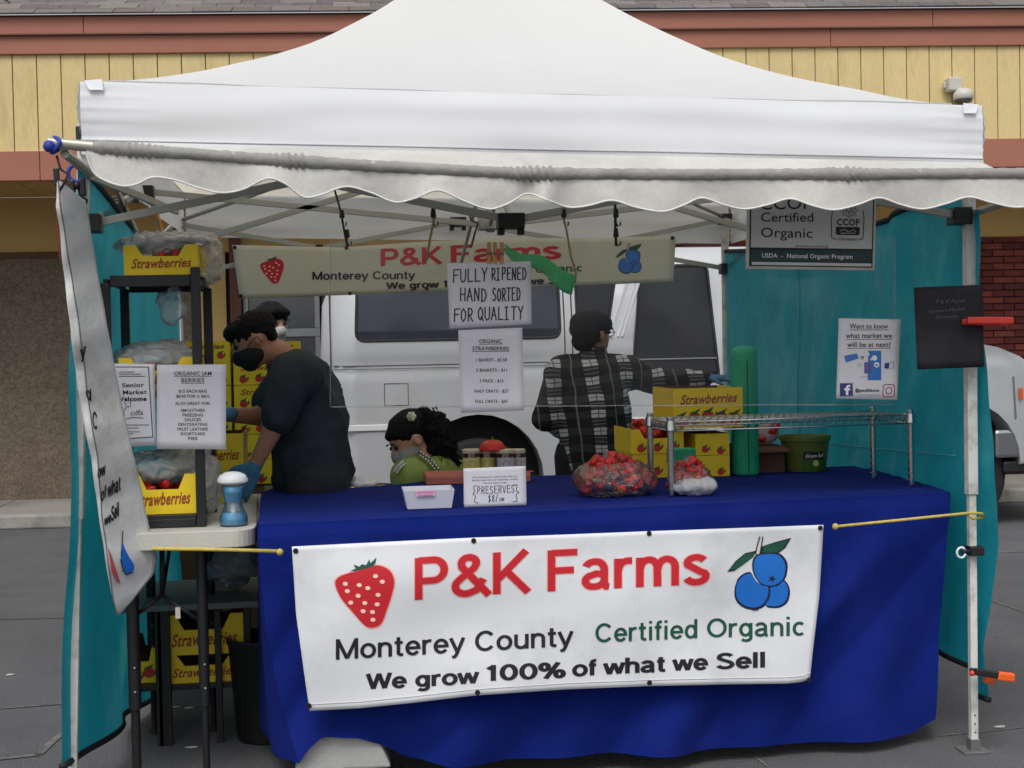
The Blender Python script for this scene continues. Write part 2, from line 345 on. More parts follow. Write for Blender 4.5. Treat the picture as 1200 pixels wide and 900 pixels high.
# ------------------------------------------------------------------ organic shapes
def blob(name, prims, mats, parent, voxel=.01, smooth=3, disp=None, keep=None):
    """prims: ('c',p0,p1,r0,r1) tapered capsule or ('e',c,(rx,ry,rz),rot) ellipsoid -> one continuous surface"""
    rl = rootloc(parent); b = MB()
    for p in prims:
        if p[0] == 'c':
            a, c, r0, r1 = Vector(p[1]), Vector(p[2]), p[3], p[4]; sq = p[5] if len(p) > 5 else 1
            t = (c - a); L = t.length; t.normalize() if L else None; pts = []; rr = []
            for q in (-.98, -.85, -.5, 0): pts.append(a + t * r0 * q); rr.append(r0 * math.sqrt(1 - q * q))
            for q in (0, .5, .85, .98): pts.append(c + t * r1 * q); rr.append(r1 * math.sqrt(1 - q * q))
            b.tube(pts, rr, 14, True, sq)
        else: b.ball(p[1], p[2], 16, 10, p[3] if len(p) > 3 else None)
    me = bpy.data.meshes.new('tmp'); me.from_pydata([v - rl for v in b.v], [], b.f); o = bpy.data.objects.new('tmp', me); COL.objects.link(o)
    bm = bmesh.new(); bm.from_mesh(me); bmesh.ops.recalc_face_normals(bm, faces=bm.faces); bm.to_mesh(me); bm.free()
    q = o.modifiers.new('r', 'REMESH'); q.mode = 'VOXEL'; q.voxel_size = voxel
    q = o.modifiers.new('s', 'SMOOTH'); q.iterations = smooth; q.factor = .5
    dg = bpy.context.evaluated_depsgraph_get(); m2 = bpy.data.meshes.new_from_object(o.evaluated_get(dg)); bpy.data.objects.remove(o); bpy.data.meshes.remove(me)
    if disp:
        nn = [v.normal.copy() for v in m2.vertices]
        for v, n_ in zip(m2.vertices, nn): v.co += n_ * disp(v.co + rl)
    m2.name = name; m2.materials.clear()
    for m_ in (mats if isinstance(mats, (list, tuple)) else [mats]): m2.materials.append(m_)
    for p in m2.polygons: p.use_smooth = True
    return link(name, m2, parent)
def nz(p, s=1.0): return noise.noise(Vector(p) * s)
def wrinkle(p, s=9, a=.008):
    q = Vector((p.x * s, p.y * s, p.z * s * .55)); return a * (1 - 2 * abs(noise.noise(q)) * 1.6) + a * .4 * noise.noise(q * 3)
# ================================================================== SETTING
asphalt = mat('asphalt', (84, 84, 87), .92, var=.16, vs=1.3, bump=.8, bs=150, dirt=(98, 98, 100), dirt_s=.9, dirt_lo=.45, dirt_hi=.75, speck=.32, ss=130)
concrete = mat('concrete', (140, 137, 130), .9, var=.12, vs=3, bump=.3, bs=60, dirt=(105, 102, 97), dirt_s=1.5)
kerbm = mat('kerb_concrete', (155, 152, 145), .9, var=.15, vs=4, bump=.3, bs=60, dirt=(110, 107, 100), dirt_s=3)
KB = -.0765
def by(x, y): return y + KB * x          # building planes run slightly askew to the tent
m = MB(); n = 40
m.grid(lambda u, v: Vector((-60 + 120 * u, -20 + 90 * v, 0)), 30, 30)
tag(m.build('ground', asphalt), kind='structure')
# sidewalk and kerb
b = MB(); b.mesh([(-30, by(-30, 7.47), .1), (30, by(30, 7.47), .1), (30, by(30, 9.2), .1), (-30, by(-30, 9.2), .1), (-30, by(-30, 7.47), .0), (30, by(30, 7.47), .0), (30, by(30, 9.2), .0), (-30, by(-30, 9.2), .0)],
       [(0, 1, 2, 3), (4, 5, 1, 0), (7, 4, 0, 3), (5, 6, 2, 1)])
walk = tag(b.build('sidewalk', concrete), kind='structure')
for i in range(-6, 7):
    x0, x1 = i * 1.25 + .006, (i + 1) * 1.25 - .006
    b = MB(); b.slab([(x0, by(x0, 7.5), .1), (x1, by(x1, 7.5), .1), (x1, by(x1, 8.72), .1), (x0, by(x0, 8.72), .1)], (0, 0, .016)); b.build('slab', concrete, walk, bevel=.004)
for i in range(-4, 5):
    x0, x1 = i * 2.4, (i + 1) * 2.4 - .012
    b = MB(); b.slab([(x0, by(x0, 7.33), 0), (x1, by(x1, 7.33), 0), (x1, by(x1, 7.468), 0), (x0, by(x0, 7.468), 0)], (0, 0, .118)); b.build('kerb', kerbm, walk, bevel=.015)
# worn stripes and cracks on the asphalt
paint = mat('worn_stripe_paint', (118, 116, 112), .9, var=.3, vs=18, bump=.3, dirt=(84, 84, 86), dirt_s=14, dirt_lo=.42, dirt_hi=.6)
def ground_line(name, P, w_, label, mt=paint, cat='marking', z=.004):
    b = MB(); pts = [atz(p[0], p[1], z) for p in P]
    for a, c in zip(pts[:-1], pts[1:]):
        t = (c - a).normalized(); n_ = Vector((-t.y, t.x, 0)) * w_ / 2; b.face([a - n_, c - n_, c + n_, a + n_])
    o = b.build(name, mt); return tag(o, kind='structure')
ground_line('pavement_seam', [(-60, 833), (0, 830), (40, 827), (90, 823), (160, 818)], .014, '')
ground_line('pavement_seam', [(-60, 893), (0, 889), (45, 884), (62, 868), (100, 838)], .03, '')
ground_line('pavement_seam', [(-40, 727), (30, 725), (70, 724), (150, 722)], .012, '', mat('crack', (56, 56, 57), .95))
ground_line('pavement_seam', [(1140, 648), (1210, 646), (1300, 645)], .02, '')
ground_line('pavement_seam', [(1150, 700), (1168, 706), (1184, 711), (1200, 717)], .012, '')
ground_line('pavement_seam', [(870, 878), (890, 890), (905, 903)], .008, '')
ground_line('pavement_seam', [(1100, 862), (1200, 852), (1300, 846)], .008, '')
# scattered bits of litter and leaf
for i, (px, py) in enumerate(((205, 829), (225, 876), (222, 830), (1172, 852), (12, 791), (96, 877))):
    p = atz(px, py, .004); b = MB(); a = random.random() * 3
    b.slab([p + Vector((math.cos(a + t) * .022 * q, math.sin(a + t) * .009 * q, 0)) for t, q in ((0, 1), (1.2, .9), (2.6, 1.1), (3.8, .8), (5.2, 1))], (0, 0, .004))
    tag(b.build('paper_scrap', mat('scrap', (190, 190, 188), .8, var=.1)), ['pale scrap of litter on the asphalt by the dark table legs', 'crumpled pale scrap on the asphalt near the folding table foot', 'small pale scrap beside the black shade filler', 'pale scrap on the asphalt right of the white tent leg foot', 'small pale scrap on the open asphalt at far left', 'pale scrap on the asphalt under the left mesh tarp'][i], 'litter')

# ------------------------------------------------------------------ building behind
FD = 7.35; WL = 8.72
tan_ = mat('tan_siding', (214, 192, 138), .8, var=.07, vs=2.5, stretch=(1, 1, .25), bump=.15, bs=40, dirt=(176, 150, 98), dirt_s=5, dirt_lo=.55, dirt_hi=.85, speck=.05, ss=60)
tanw = mat('tan_wall', (196, 164, 104), .85, var=.06, vs=2, bump=.15, bs=60)
terra = mat('terracotta_trim', (160, 104, 86), .7, var=.07, vs=2, bump=.1, bs=30, stretch=(.3, 1, 1))
groove = mat('groove_dark', (90, 74, 48), .9)
bld = thing('commercial_building', 'long tan building with terracotta trim, shingled eave and brick wall behind the van', 'building', (0, WL, 0))
def fa(px, py): return at(px, py, FD, KB)
z_top, z_mid, z_sid, z_bt, z_bb = fa(600, 17).z, fa(600, 41 - 3).z, fa(600, 60).z, fa(600, 171).z, fa(600, 204).z
z_top, z_mid, z_sid, z_bt, z_bb = 4.37, 4.205, 4.045, 3.225, 2.975
XL, XR = -6.4, 7.4
def fbox(x0, x1, y0, y1, z0, z1):   # box following the building's direction
    return [(x0, by(x0, y0), z0), (x1, by(x1, y0), z0), (x1, by(x1, y1), z0), (x0, by(x0, y1), z0)], (0, 0, z1 - z0)
sidm = {}
x = XL; wb = .203; i = 0
while x < XR:
    b = MB(); b.slab(*fbox(x + .004, x + wb - .004, FD, FD + .02, z_bt - .01, z_sid + .02)); b.build('siding_board', tan_, bld, bevel=.003); x += wb
b = MB(); b.slab(*fbox(XL, XR, FD + .012, FD + .1, z_bt - .01, z_sid + .02)); b.build('siding_backing', groove, bld)
for x0 in [XL + 3.66 * k for k in range(4)]:
    x1 = min(x0 + 3.655, XR)
    b = MB(); b.slab(*fbox(x0, x1, FD - .05, FD + .05, z_mid + .004, z_top - .012)); b.build('fascia_board', terra, bld, bevel=.004)
    b = MB(); b.slab(*fbox(x0 - .9, x1 - .9, FD - .028, FD + .05, z_sid, z_mid - .002)); b.build('fascia_board', terra, bld, bevel=.004)
    b = MB(); b.slab(*fbox(x0 - .4, x1 - .4, FD - .03, FD + .05, z_bb, z_bt)); b.build('trim_board', terra, bld, bevel=.004)
b = MB(); b.slab(*fbox(XL, XR, FD - .06, FD + .06, z_mid - .004, z_mid + .008)); b.build('drip_edge', mat('drip_edge', (110, 72, 60), .6), bld)
b = MB(); b.slab(*fbox(XL, XR, FD - .085, FD + .05, z_top - .011, z_top - .0095)); b.build('roof_edge_flashing', mat('dark_flashing', (58, 52, 50), .8), bld)
b = MB(); b.slab(*fbox(XL, XR, FD + .05, FD + .1, z_sid, z_top - .02)); b.build('eave_backing', groove, bld)
# soffit boards run out from the wall
x = XL
sofm = mat('soffit_paint', (190, 155, 92), .85, var=.05, vs=3)
while x < XR:
    b = MB(); b.slab([(x + .004, by(x, FD + .05), z_bb + .02), (x + .296, by(x + .3, FD + .05), z_bb + .02), (x + .296, by(x + .3, WL), z_bb + .02), (x + .004, by(x, WL), z_bb + .02)], (0, 0, .02)); b.build('soffit_board', sofm, bld); x += .3
b = MB(); b.slab(*fbox(XL, XR, FD + .05, WL + .1, z_bb + .035, z_bb + .06)); b.build('soffit_backing', groove, bld)
# shingle roof
shm = [mat('shingle_%d' % k, c, .95, var=.18, vs=30, bump=.4, bs=200) for k, c in enumerate(((112, 107, 104), (98, 93, 92), (122, 116, 112), (106, 98, 93)))]
sl_ = R(27); rows = 7; tabw = .33; expo = .127
dirs = Vector((0, math.cos(sl_), math.sin(sl_)))
base0 = Vector((0, 0, 0))
tabs = []
for k in range(4):
    t = MB(); t.slab([(.003, -.0, .0), (tabw - .003, 0, 0), (tabw - .003, expo * 1.35 * dirs.y, expo * 1.35 * dirs.z), (.003, expo * 1.35 * dirs.y, expo * 1.35 * dirs.z)], (0, -math.sin(sl_) * .012, math.cos(sl_) * .012))
    me = bpy.data.meshes.new('shingle'); me.from_pydata(t.v, [], t.f); me.materials.append(shm[k]); tabs.append(me)
cnt = 0
for r in range(rows):
    x = XL + (r % 2) * .16 + random.uniform(-.05, .05)
    while x < XR - tabw and cnt < 298:
        o = link('shingle', tabs[random.choice((0, 0, 1, 2, 3))], bld)
        o.location = Vector((x, by(x, FD - .10), z_top - .006)) + dirs * expo * r + Vector((0, 0, random.uniform(0, .006))) - rootloc(bld)
        o.rotation_euler = (0, 0, math.atan(KB)); x += tabw; cnt += 1
b = MB(); p0 = Vector((XL, by(XL, FD - .09), z_top + .006)); p1 = Vector((XR, by(XR, FD - .09), z_top + .006))
b.slab([p0, p1, p1 + dirs * 5.5, p0 + dirs * 5.5], (0, 0, -.01)); b.build('roof', mat('roof_felt', (62, 60, 58), .95, var=.3, vs=9, stretch=(1, 1, 14)), bld)
# wall: rough stucco at left, tan upper wall, brick at right
stucco = mat('rough_stucco', (112, 100, 86), .95, var=.14, vs=14, bump=1, bs=55, dirt=(84, 72, 60), dirt_s=3, dirt_lo=.5, dirt_hi=.9, speck=.3, ss=40)
def wa(px, py): return at(px, py, WL, KB)
zs_top = wa(40, 299).z; xs_end = wa(232, 400).x
b = MB(); b.slab(*fbox(XL, xs_end, WL + .0, WL + .2, 0.0, zs_top)); b.build('stucco_wall', stucco, bld)
b = MB(); b.slab(*fbox(XL, XR, WL + .015, WL + .25, zs_top + .002, z_bb + .02)); b.build('upper_wall', tanw, bld)
b = MB(); b.slab(*fbox(XL, xs_end, WL - .02, WL + .014, zs_top - .03, zs_top + .03)); b.build('wall_trim', mat('trim_dark', (84, 64, 42), .8), bld)
xw0, xw1 = wa(284, 380).x, wa(560, 380).x
b = MB(); b.slab(*fbox(xs_end + .003, xw0 - .15, WL + .018, WL + .2, 0, zs_top)); b.build('tan_wall', tanw, bld)
b = MB(); b.slab(*fbox(wa(270, 330).x, wa(283, 330).x, WL - .12, WL + .016, .1, z_bb + .018)); b.build('corner_post', mat('redwood_post', (92, 52, 42), .7, var=.15, vs=8, stretch=(4, 4, .4)), bld, bevel=.004)
# shop windows
glassd = mat('shop_glass', (62, 70, 80), .06, var=.35, vs=1.6, metal=.0, spec=.9, coat=.6, stretch=(1, 1, 2))
alum = mat('aluminium', (150, 152, 154), .35, metal=.8, var=.05)
alud = mat('dark_frame', (50, 50, 52), .5)
wx = [xw0, xw0 + .75, xw0 + 1.5, xw0 + 2.3, xw1]
for k in range(4):
    fr = MB(); x0, x1 = wx[k] + .01, wx[k + 1] - .01
    for (a0, a1, c0, c1) in ((x0, x1, .5, .56), (x0, x1, 1.62, 1.7), (x0, x1, 2.4, 2.46)): fr.slab(*fbox(a0, a1, WL + .0, WL + .07, c0, c1))
    for (a0, a1) in ((x0, x0 + .05), (x1 - .05, x1)):
        for c0, c1 in ((.562, 1.618), (1.702, 2.398)): fr.slab(*fbox(a0, a1, WL + .003, WL + .067, c0, c1))
    fo = fr.build('window', alum if k % 2 == 0 else alud, bld, bevel=.003)
    for c0, c1 in ((.562, 1.618), (1.702, 2.398)):
        g = MB(); g.slab(*fbox(x0 + .052, x1 - .052, WL + .03, WL + .04, c0 + .002, c1 - .002)); g.build('pane', glassd, fo)
b = MB(); b.slab(*fbox(xw0 - .148, xw1, WL + .09, WL + .2, 0, zs_top)); b.build('window_bay', mat('bay_dark', (36, 36, 38), .8), bld)
b = MB(); b.slab(*fbox(xw0 - .148, xw1, WL + .002, WL + .088, 0.1, .498)); b.build('window_sill_wall', tanw, bld)
# brick: single bricks where the photograph shows them
brm = [mat('brick_%d' % k, c, .9, var=.2, vs=22, bump=.5, bs=120) for k, c in enumerate(((112, 48, 42), (98, 42, 38), (122, 58, 48), (90, 40, 38)))]
mort = mat('mortar', (70, 48, 44), .95, var=.2, vs=30, bump=.4)
xb0 = wa(800, 350).x; zb = wa(1175, 276).z
b = MB(); b.slab(*fbox(xw1 + .002, XR, WL + .03, WL + .2, 0, zb)); b.build('brick_backing', mort, bld)
bh, bw = .0665, .212; bmz = []
for k in range(4):
    t = MB(); t.box((0, 0, 0), (bw - .01, .05, bh - .011)); me = bpy.data.meshes.new('brick'); me.from_pydata(t.v, [], t.f); me.materials.append(brm[k]); bmz.append(me)
cnt = 0; row = 0; z = zb - bh
while z > .1:
    x = wa(1115, 350).x + (row % 2) * bw / 2
    while x < wa(1262, 350).x and cnt < 296:
        o = link('brick', random.choice(bmz), bld); o.location = Vector((x, by(x, WL + random.uniform(-.002, .003)), z)) - rootloc(bld); o.rotation_euler = (0, 0, math.atan(KB)); x += bw; cnt += 1
    z -= bh; row += 1
b = MB(); z = zb - bh; row = 0
xe = wa(1115, 350).x - .012
while z > .1:
    x = xb0 - (row % 2) * bw / 2
    while x < xe: b.slab(*fbox(x, min(x + bw - .01, xe), WL, WL + .05, z, z + bh - .011)); x += bw
    z -= bh; row += 1
o = b.build('far_bricks', brm[0], bld); tag(o, kind='stuff')
# wall lamp
lp = fa(1119, 106); lm = mat('lamp_housing', (196, 194, 184), .5, var=.05)
la = thing('wall_lamp', 'pale security lamp with square box and round hood on the tan siding', 'wall lamp', lp)
b = MB(); b.box((lp.x - .1, lp.y - .11, lp.z - .02), (lp.x + .02, lp.y, lp.z + .1)); b.build('housing', lm, la, bevel=.012)
b = MB(); b.box((lp.x - .13, lp.y - .06, lp.z + .01), (lp.x - .103, lp.y - .02, lp.z + .06)); b.build('sensor', lm, la, bevel=.006)
b = MB(); b.lathe((lp.x + .03, lp.y - .1, lp.z - .1), [(.08, 0), (.088, .01), (.088, .05), (.06, .09), (.03, .1)], 20); b.build('hood', lm, la, smooth=True, autos=True)
b = MB(); b.lathe((lp.x + .03, lp.y - .1, lp.z - .13), [(.05, 0), (.075, .01), (.075, .028)], 20); b.build('lens', mat('lamp_lens', (50, 52, 56), .2), la, smooth=True, autos=True)
# pine tree: its trunk stands left of the picture, a bough reaches in at the top left corner
pt = thing('pine_tree', 'dark green pine bough reaching in over the roof at the top left corner', 'tree', (-7.2, 5.2, 0))
bark = mat('bark', (86, 70, 56), .95, var=.3, vs=8, bump=.8, bs=20, stretch=(3, 3, .6))
b = MB(); b.tube([(-7.2, 5.2, 0), (-7.15, 5.25, 2.5), (-7.1, 5.2, 5.2), (-7.1, 5.2, 7)], [.2, .16, .11, .04], 12); b.build('trunk', bark, pt, smooth=True)
ndl = mat('needles', (58, 84, 48), .7, var=.35, vs=5); tip = at(12, 3, 5.4)
b = MB(); b.tube([(-7.1, 5.2, 4.75), (-6.4, 5.3, 4.7), tip + Vector((-.15, 0, .08)), tip], [.05, .035, .014, .004], 8)
for k in range(7):
    a = k * 2.4; b.tube([(-7.1, 5.2, 4.9 + k * .27), (-7.1 + math.cos(a) * 1.2, 5.2 + math.sin(a) * 1.2, 4.95 + k * .27)], [.04, .01], 6)
b.build('limb', bark, pt, smooth=True)
b = MB()
def tuft(c, n_, s):
    for _ in range(n_):
        d = Vector((random.gauss(0, 1), random.gauss(0, 1), random.gauss(0, .7))).normalized(); q = d.orthogonal().normalized() * .0035; b.mesh([c - q, c + q, c + d * s], [(0, 1, 2)])
for k in range(60): tuft(tip + Vector((random.uniform(-.75, .06), random.uniform(-.2, .2), random.uniform(-.02, .16) + .12)), 26, .08)
for k in range(7):
    a = k * 2.4
    for q in range(40): f_ = random.uniform(.2, 1.05); tuft(Vector((-7.1 + math.cos(a) * 1.2 * f_, 5.2 + math.sin(a) * 1.2 * f_, 4.93 + k * .27 + random.uniform(-.12, .12))), 14, .14)
b.build('crown', ndl, pt, weld=False)

# ================================================================== VAN
VY = 5.45
silver = mat('silver_paint', (188, 190, 193), .32, metal=.25, var=.02, vs=2, coat=.7, bump=.0, dirt=(160, 160, 158), dirt_s=1.2, dirt_lo=.5, dirt_hi=.9)
rub = mat('rubber', (26, 26, 27), .8, var=.1); vglass = mat('van_glass', (34, 39, 50), .1, var=.25, vs=1.8, coat=.0, spec=.45)
vdark = mat('van_dark_glass', (14, 16, 23), .12, var=.2, vs=1.8, spec=.35)
chrome = mat('chrome', (200, 202, 205), .18, metal=1, var=.04)
blackp = mat('black_plastic', (24, 24, 25), .55, var=.08)
van = thing('van', 'long silver passenger van parked across behind the stall', 'van', (1.2, VY + 1, 0))
def V(px, py): return at(px, py, VY)
x0 = V(374, 380).x; xrw = V(562, 560).x; xfw = V(1128, 560).x; x1 = V(1212, 480).x + .32
ZR, ZB = 2.2, .48
def yoff(z, x):      # how far the side curves in
    t = max(0, z - 1.5) / .7; o = .13 * t ** 1.4 + (.5 * max(0, z - 2.1)) ** 1 * 1.2 + .03 * max(0, .9 - z) ** 1.3
    cr = .012 if 1.33 < z < 1.36 else 0; o += cr
    if x < x0 + .25: o += (.25 - (x - x0)) ** 2 * 3.2
    if x > x1 - .5: o += ((x - x1 + .5)) ** 2 * .9
    return o
hoodx = V(1150, 405).x; WSX = V(1040, 400).x
# outline of side
def arc(cx, cz, r, a0, a1, n_=14): return [(cx + r * math.cos(R(a0 + (a1 - a0) * i / n_)), cz + r * math.sin(R(a0 + (a1 - a0) * i / n_))) for i in range(n_ + 1)]
WZ, AR = .4, .48
arr = arc(xrw, WZ + .1, AR, 180, 0); arf = arc(xfw, WZ + .1, AR, 180, 0)
out = [(x0 + .06, ZB)] + [(xrw - AR, ZB)] + arr + [(xrw + AR, ZB), (xfw - AR, ZB)] + arf + [(xfw + AR, ZB), (x1 - .05, ZB + .02), (x1, .75), (x1 - .02, 1.08), (V(1196, 418).x, V(1190, 418).z), (V(1170, 408).x, V(1170, 407).z), (hoodx, V(1150, 403).z), (hoodx - .2, 1.47), (WSX, 1.54), (WSX - .5, 2.12), (WSX - .75, ZR), (x0 + .5, ZR), (x0 + .15, ZR - .06), (x0 + .02, ZR - .4), (x0, 1.4), (x0 + .02, .9)]
# windows as holes
def rrect(P, r=.07, n_=4):
    res = []; m_ = len(P)
    for i in range(m_):
        a, c, d = Vector(P[i - 1]), Vector(P[i]), Vector(P[(i + 1) % m_]); u = (a - c).normalized() * r; w_ = (d - c).normalized() * r
        for k in range(n_ + 1):
            t = k / n_; res.append(tuple(c + u * (1 - t) ** 2 + w_ * t ** 2))
    return res
zwb = V(530, 398).z; zwt = 2.06
wins = [rrect([(V(417, 398).x, zwb), (V(657, 398).x, zwb), (V(657, 398).x, zwt), (V(420, 398).x, zwt)]),
        rrect([(V(677, 398).x, zwb), (V(711, 398).x, zwb), (V(728, 398).x, zwt), (V(677, 398).x, zwt)], .04),
        rrect([(V(742, 445).x, V(790, 445).z), (V(843, 445).x, V(843, 443).z), (V(832, 310).x, zwt), (V(752, 310).x, zwt)], .05)]
def panel(outl, holes, yf, mats, name, par, step=.12):
    pts = [Vector(p) for p in outl]; edges = []; loops = [list(range(len(outl)))]
    n_ = len(outl); edges += [(i, (i + 1) % n_) for i in range(n_)]; faces = [list(range(n_))]
    for h in holes:
        s_ = len(pts); pts += [Vector(p) for p in h]; edges += [(s_ + i, s_ + (i + 1) % len(h)) for i in range(len(h))]
    # interior grid points that are inside the outline and outside the holes
    def inside(p, poly):
        c = False; j = len(poly) - 1
        for i in range(len(poly)):
            if (poly[i][1] > p[1]) != (poly[j][1] > p[1]) and p[0] < (poly[j][0] - poly[i][0]) * (p[1] - poly[i][1]) / (poly[j][1] - poly[i][1]) + poly[i][0]: c = not c
            j = i
        return c
    xs = [p[0] for p in outl]; zs = [p[1] for p in outl]; x = min(xs) + .03
    while x < max(xs):
        z = min(zs) + .02
        while z < max(zs):
            if inside((x, z), outl) and not any(inside((x, z), h) for h in holes): pts.append(Vector((x, z)))
            z += step * .5
        x += step
    r = delaunay_2d_cdt(pts, edges, [], 0, 1e-5); b = MB(); vs = [(p[0], yf(p[1], p[0]), p[1]) for p in r[0]]
    fs = []
    for f in r[2]:
        cx_ = sum(r[0][i][0] for i in f) / len(f); cz = sum(r[0][i][1] for i in f) / len(f)
        if inside((cx_, cz), outl) and not any(inside((cx_, cz), h) for h in holes): fs.append(tuple(f))
    b.mesh(vs, fs); return b
sy = lambda z, x: VY + yoff(z, x)
b = panel(out, wins, sy, silver, 'side', van); nb = len(b.v)
body = b
fy = lambda z, x: VY + 2.0 - yoff(z, x)
b2 = panel(out, [], fy, silver, 'side', van, .3); b.mesh(b2.v, b2.f)
# skin joining the two sides over roof, hood, nose and rear
top = out[len(out) - 16:]; ring = [o_ for o_ in out if True]
for i in range(len(out)):
    a, c = out[i], out[(i + 1) % len(out)]
    if a[1] <= WZ + .1 + AR and c[1] <= WZ + .1 + AR and (abs(a[0] - xrw) < AR + .01 or abs(a[0] - xfw) < AR + .01): depth = .25
    else: depth = None
    for k in range(4 if depth is None else 1):
        t0, t1 = (k / 4, (k + 1) / 4) if depth is None else (0, .12)
        def P(q, t):
            crown = .05 * math.sin(math.pi * t) if q[1] > 2.1 else 0
            return (q[0] + (.10 * math.sin(math.pi * t) if q[0] > x1 - .15 else 0), sy(q[1], q[0]) * (1 - t) + fy(q[1], q[0]) * t, q[1] + crown)
        b.face([P(a, t0), P(c, t0), P(c, t1), P(a, t1)])
bo = b.build('body', silver, van, smooth=True, autos=True)
for k, wn in enumerate(wins):
    g = MB(); g.slab([(p[0], sy(p[1], p[0]) + .012, p[1]) for p in wn], (0, .006, 0)); gw = g.build('window', vglass if k == 0 else vdark, van)
    g = MB(); g.tube([(p[0], sy(p[1], p[0]) + .002, p[1]) for p in wn] + [(wn[0][0], sy(wn[0][1], wn[0][0]) + .002, wn[0][1])], .011, 6, False); g.build('window_seal', rub, gw, smooth=True)
# windscreen
g = MB(); xa, xb = WSX - .49, WSX - .01
g.slab([(xa, sy(2.1, xa) + .08, 2.11), (xa, fy(2.1, xa) - .08, 2.11), (xb, fy(1.53, xb) - .06, 1.54), (xb, sy(1.53, xb) + .06, 1.54)], (.012, 0, .008)); g.build('windscreen', vglass, van)
# divided bright pillar between the doors (reflecting channel) and door lines
g = MB(); pa, pb = V(746, 300), V(716, 404)
for q, w_ in ((0, .045), (.055, .012), (.085, .012)):
    g.bar((pa.x + q, sy(zwt, 0) - .004, zwt + .02), (pb.x + q, sy(1.52, 0) - .004, 1.53), .014, w_)
g.build('door_pillar', mat('white_trim', (205, 206, 208), .4, var=.03), van)
def seam(name, P, w_=.008, m_=rub, off=.002):
    g = MB(); L = []
    for a, c in zip(P[:-1], P[1:]):
        n_ = max(1, int(math.hypot(c[0] - a[0], c[1] - a[1]) / .08))
        L += [(a[0] + (c[0] - a[0]) * i / n_, a[1] + (c[1] - a[1]) * i / n_) for i in range(n_)]
    L.append(P[-1]); g.tube([(p[0], sy(p[1], p[0]) - off + w_ * .3, p[1]) for p in L], w_ * .6, 6); return g.build(name, m_, van, smooth=True)
for px in (387, 662, 671): seam('door_seam', [(V(px, 400).x, 2.08), (V(px, 400).x, .56)])
seam('door_seam', [(V(851, 400).x, 1.5), (V(851, 400).x, .56)])
zc = V(500, 427).z; zm = V(450, 501).z
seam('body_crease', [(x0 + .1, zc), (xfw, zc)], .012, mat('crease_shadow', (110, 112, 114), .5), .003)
g = MB(); 
for a, c in ((x0 + .1, xrw - AR - .02), (xrw + AR + .02, xfw - AR - .02)):
    g.slab([(a, sy(zm, a + .2) - .012, zm - .022), (c, sy(zm, c) - .012, zm - .022), (c, sy(zm, c) - .012, zm + .022), (a, sy(zm, a + .2) - .012, zm + .022)], (0, .014, 0))
g.build('side_moulding', mat('white_trim', (205, 206, 208)), van, bevel=.004)
g = MB(); tz0, tz1 = V(392, 498).z, V(392, 432).z
g.slab([(x0 - .012, VY + .21, tz0), (x0 + .07, sy(tz0, x0 + .07) - .006, tz0), (x0 + .07, sy(tz1, x0 + .07) - .006, tz1), (x0 - .012, VY + .21, tz1)], (0, .03, 0)); g.build('tail_lamp', mat('red_lens', (74, 22, 24), .2, var=.1, coat=.5), van, bevel=.01)
for px in (655, 680, 746):
    c = V(px, 440); g = MB(); g.box((c.x - .05, sy(c.z, c.x) - .022, c.z - .014), (c.x + .05, sy(c.z, c.x) - .002, c.z + .014)); g.build('door_handle', blackp, van, bevel=.006)
fq = [(V(440, 0).x, 1.22), (V(468, 0).x, 1.22), (V(468, 0).x, 1.06), (V(440, 0).x, 1.06), (V(440, 0).x, 1.22)]; seam('fuel_flap', fq, .005)
seam('door_seam', [(V(387, 400).x, 1.33), (V(662, 400).x, 1.33)], .004)
# wheels
for xx in (xrw, xfw):
    for yy in (VY + .06, VY + 1.72):
        g = MB(); g.lathe((0, 0, 0), [(.24, 0), (.37, .01), (.4, .04), (.4, .19), (.37, .22), (.24, .23)], 28)
        g.v = [Vector((xx + p.x, yy + p.z, WZ + p.y)) for p in g.v]; wh = g.build('wheel', rub, van, smooth=True, autos=True)
        g = MB(); g.lathe((0, 0, 0), [(.02, .015), (.09, .02), (.2, .05), (.235, .012), (.245, .004), (.245, .1)], 24)
        g.v = [Vector((xx + p.x, yy + p.z, WZ + p.y)) for p in g.v]; g.build('rim', mat('steel_rim', (80, 82, 86), .4, metal=.6), wh, smooth=True, autos=True)
g = MB(); g.box((x0 + .3, VY + .26, .5), (x1 - .3, VY + 1.74, .6)); g.box((xrw - .5, VY + .255, .6), (xrw + .5, VY + 1.745, 1.05)); g.box((xfw - .5, VY + .255, .6), (xfw + .5, VY + 1.745, 1.05)); g.build('underbody', blackp, van)
# headlamp, bumper
hl0, hl1 = V(1187, 440), V(1187, 492)
g = MB(); g.slab([(V(1186, 440).x, sy(1.1, V(1186, 0).x) - .012, hl0.z), (x1 + .03, sy(1.1, x1) + .08, hl0.z), (x1 + .03, sy(1.1, x1) + .08, hl1.z), (V(1189, 490).x, sy(1.1, V(1189, 0).x) - .012, hl1.z)], (0, .06, 0))
hl = g.build('headlight', mat('clear_lens', (112, 120, 128), .08, var=.35, vs=30, coat=1), van, bevel=.01)
g = MB(); g.slab([(V(1188, 0).x + .002, sy(1, V(1190, 0).x) - .022, V(1187, 468).z), (x1 + .025, sy(1.1, x1) + .065, V(1187, 468).z), (x1 + .025, sy(1.1, x1) + .065, V(1187, 455).z), (V(1188, 0).x, sy(1, V(1190, 0).x) - .022, V(1187, 455).z)], (0, .012, 0)); g.build('indicator', mat('amber_lens', (226, 96, 40), .2), hl)
g = MB(); bz0, bz1 = V(1180, 545).z, V(1180, 503).z
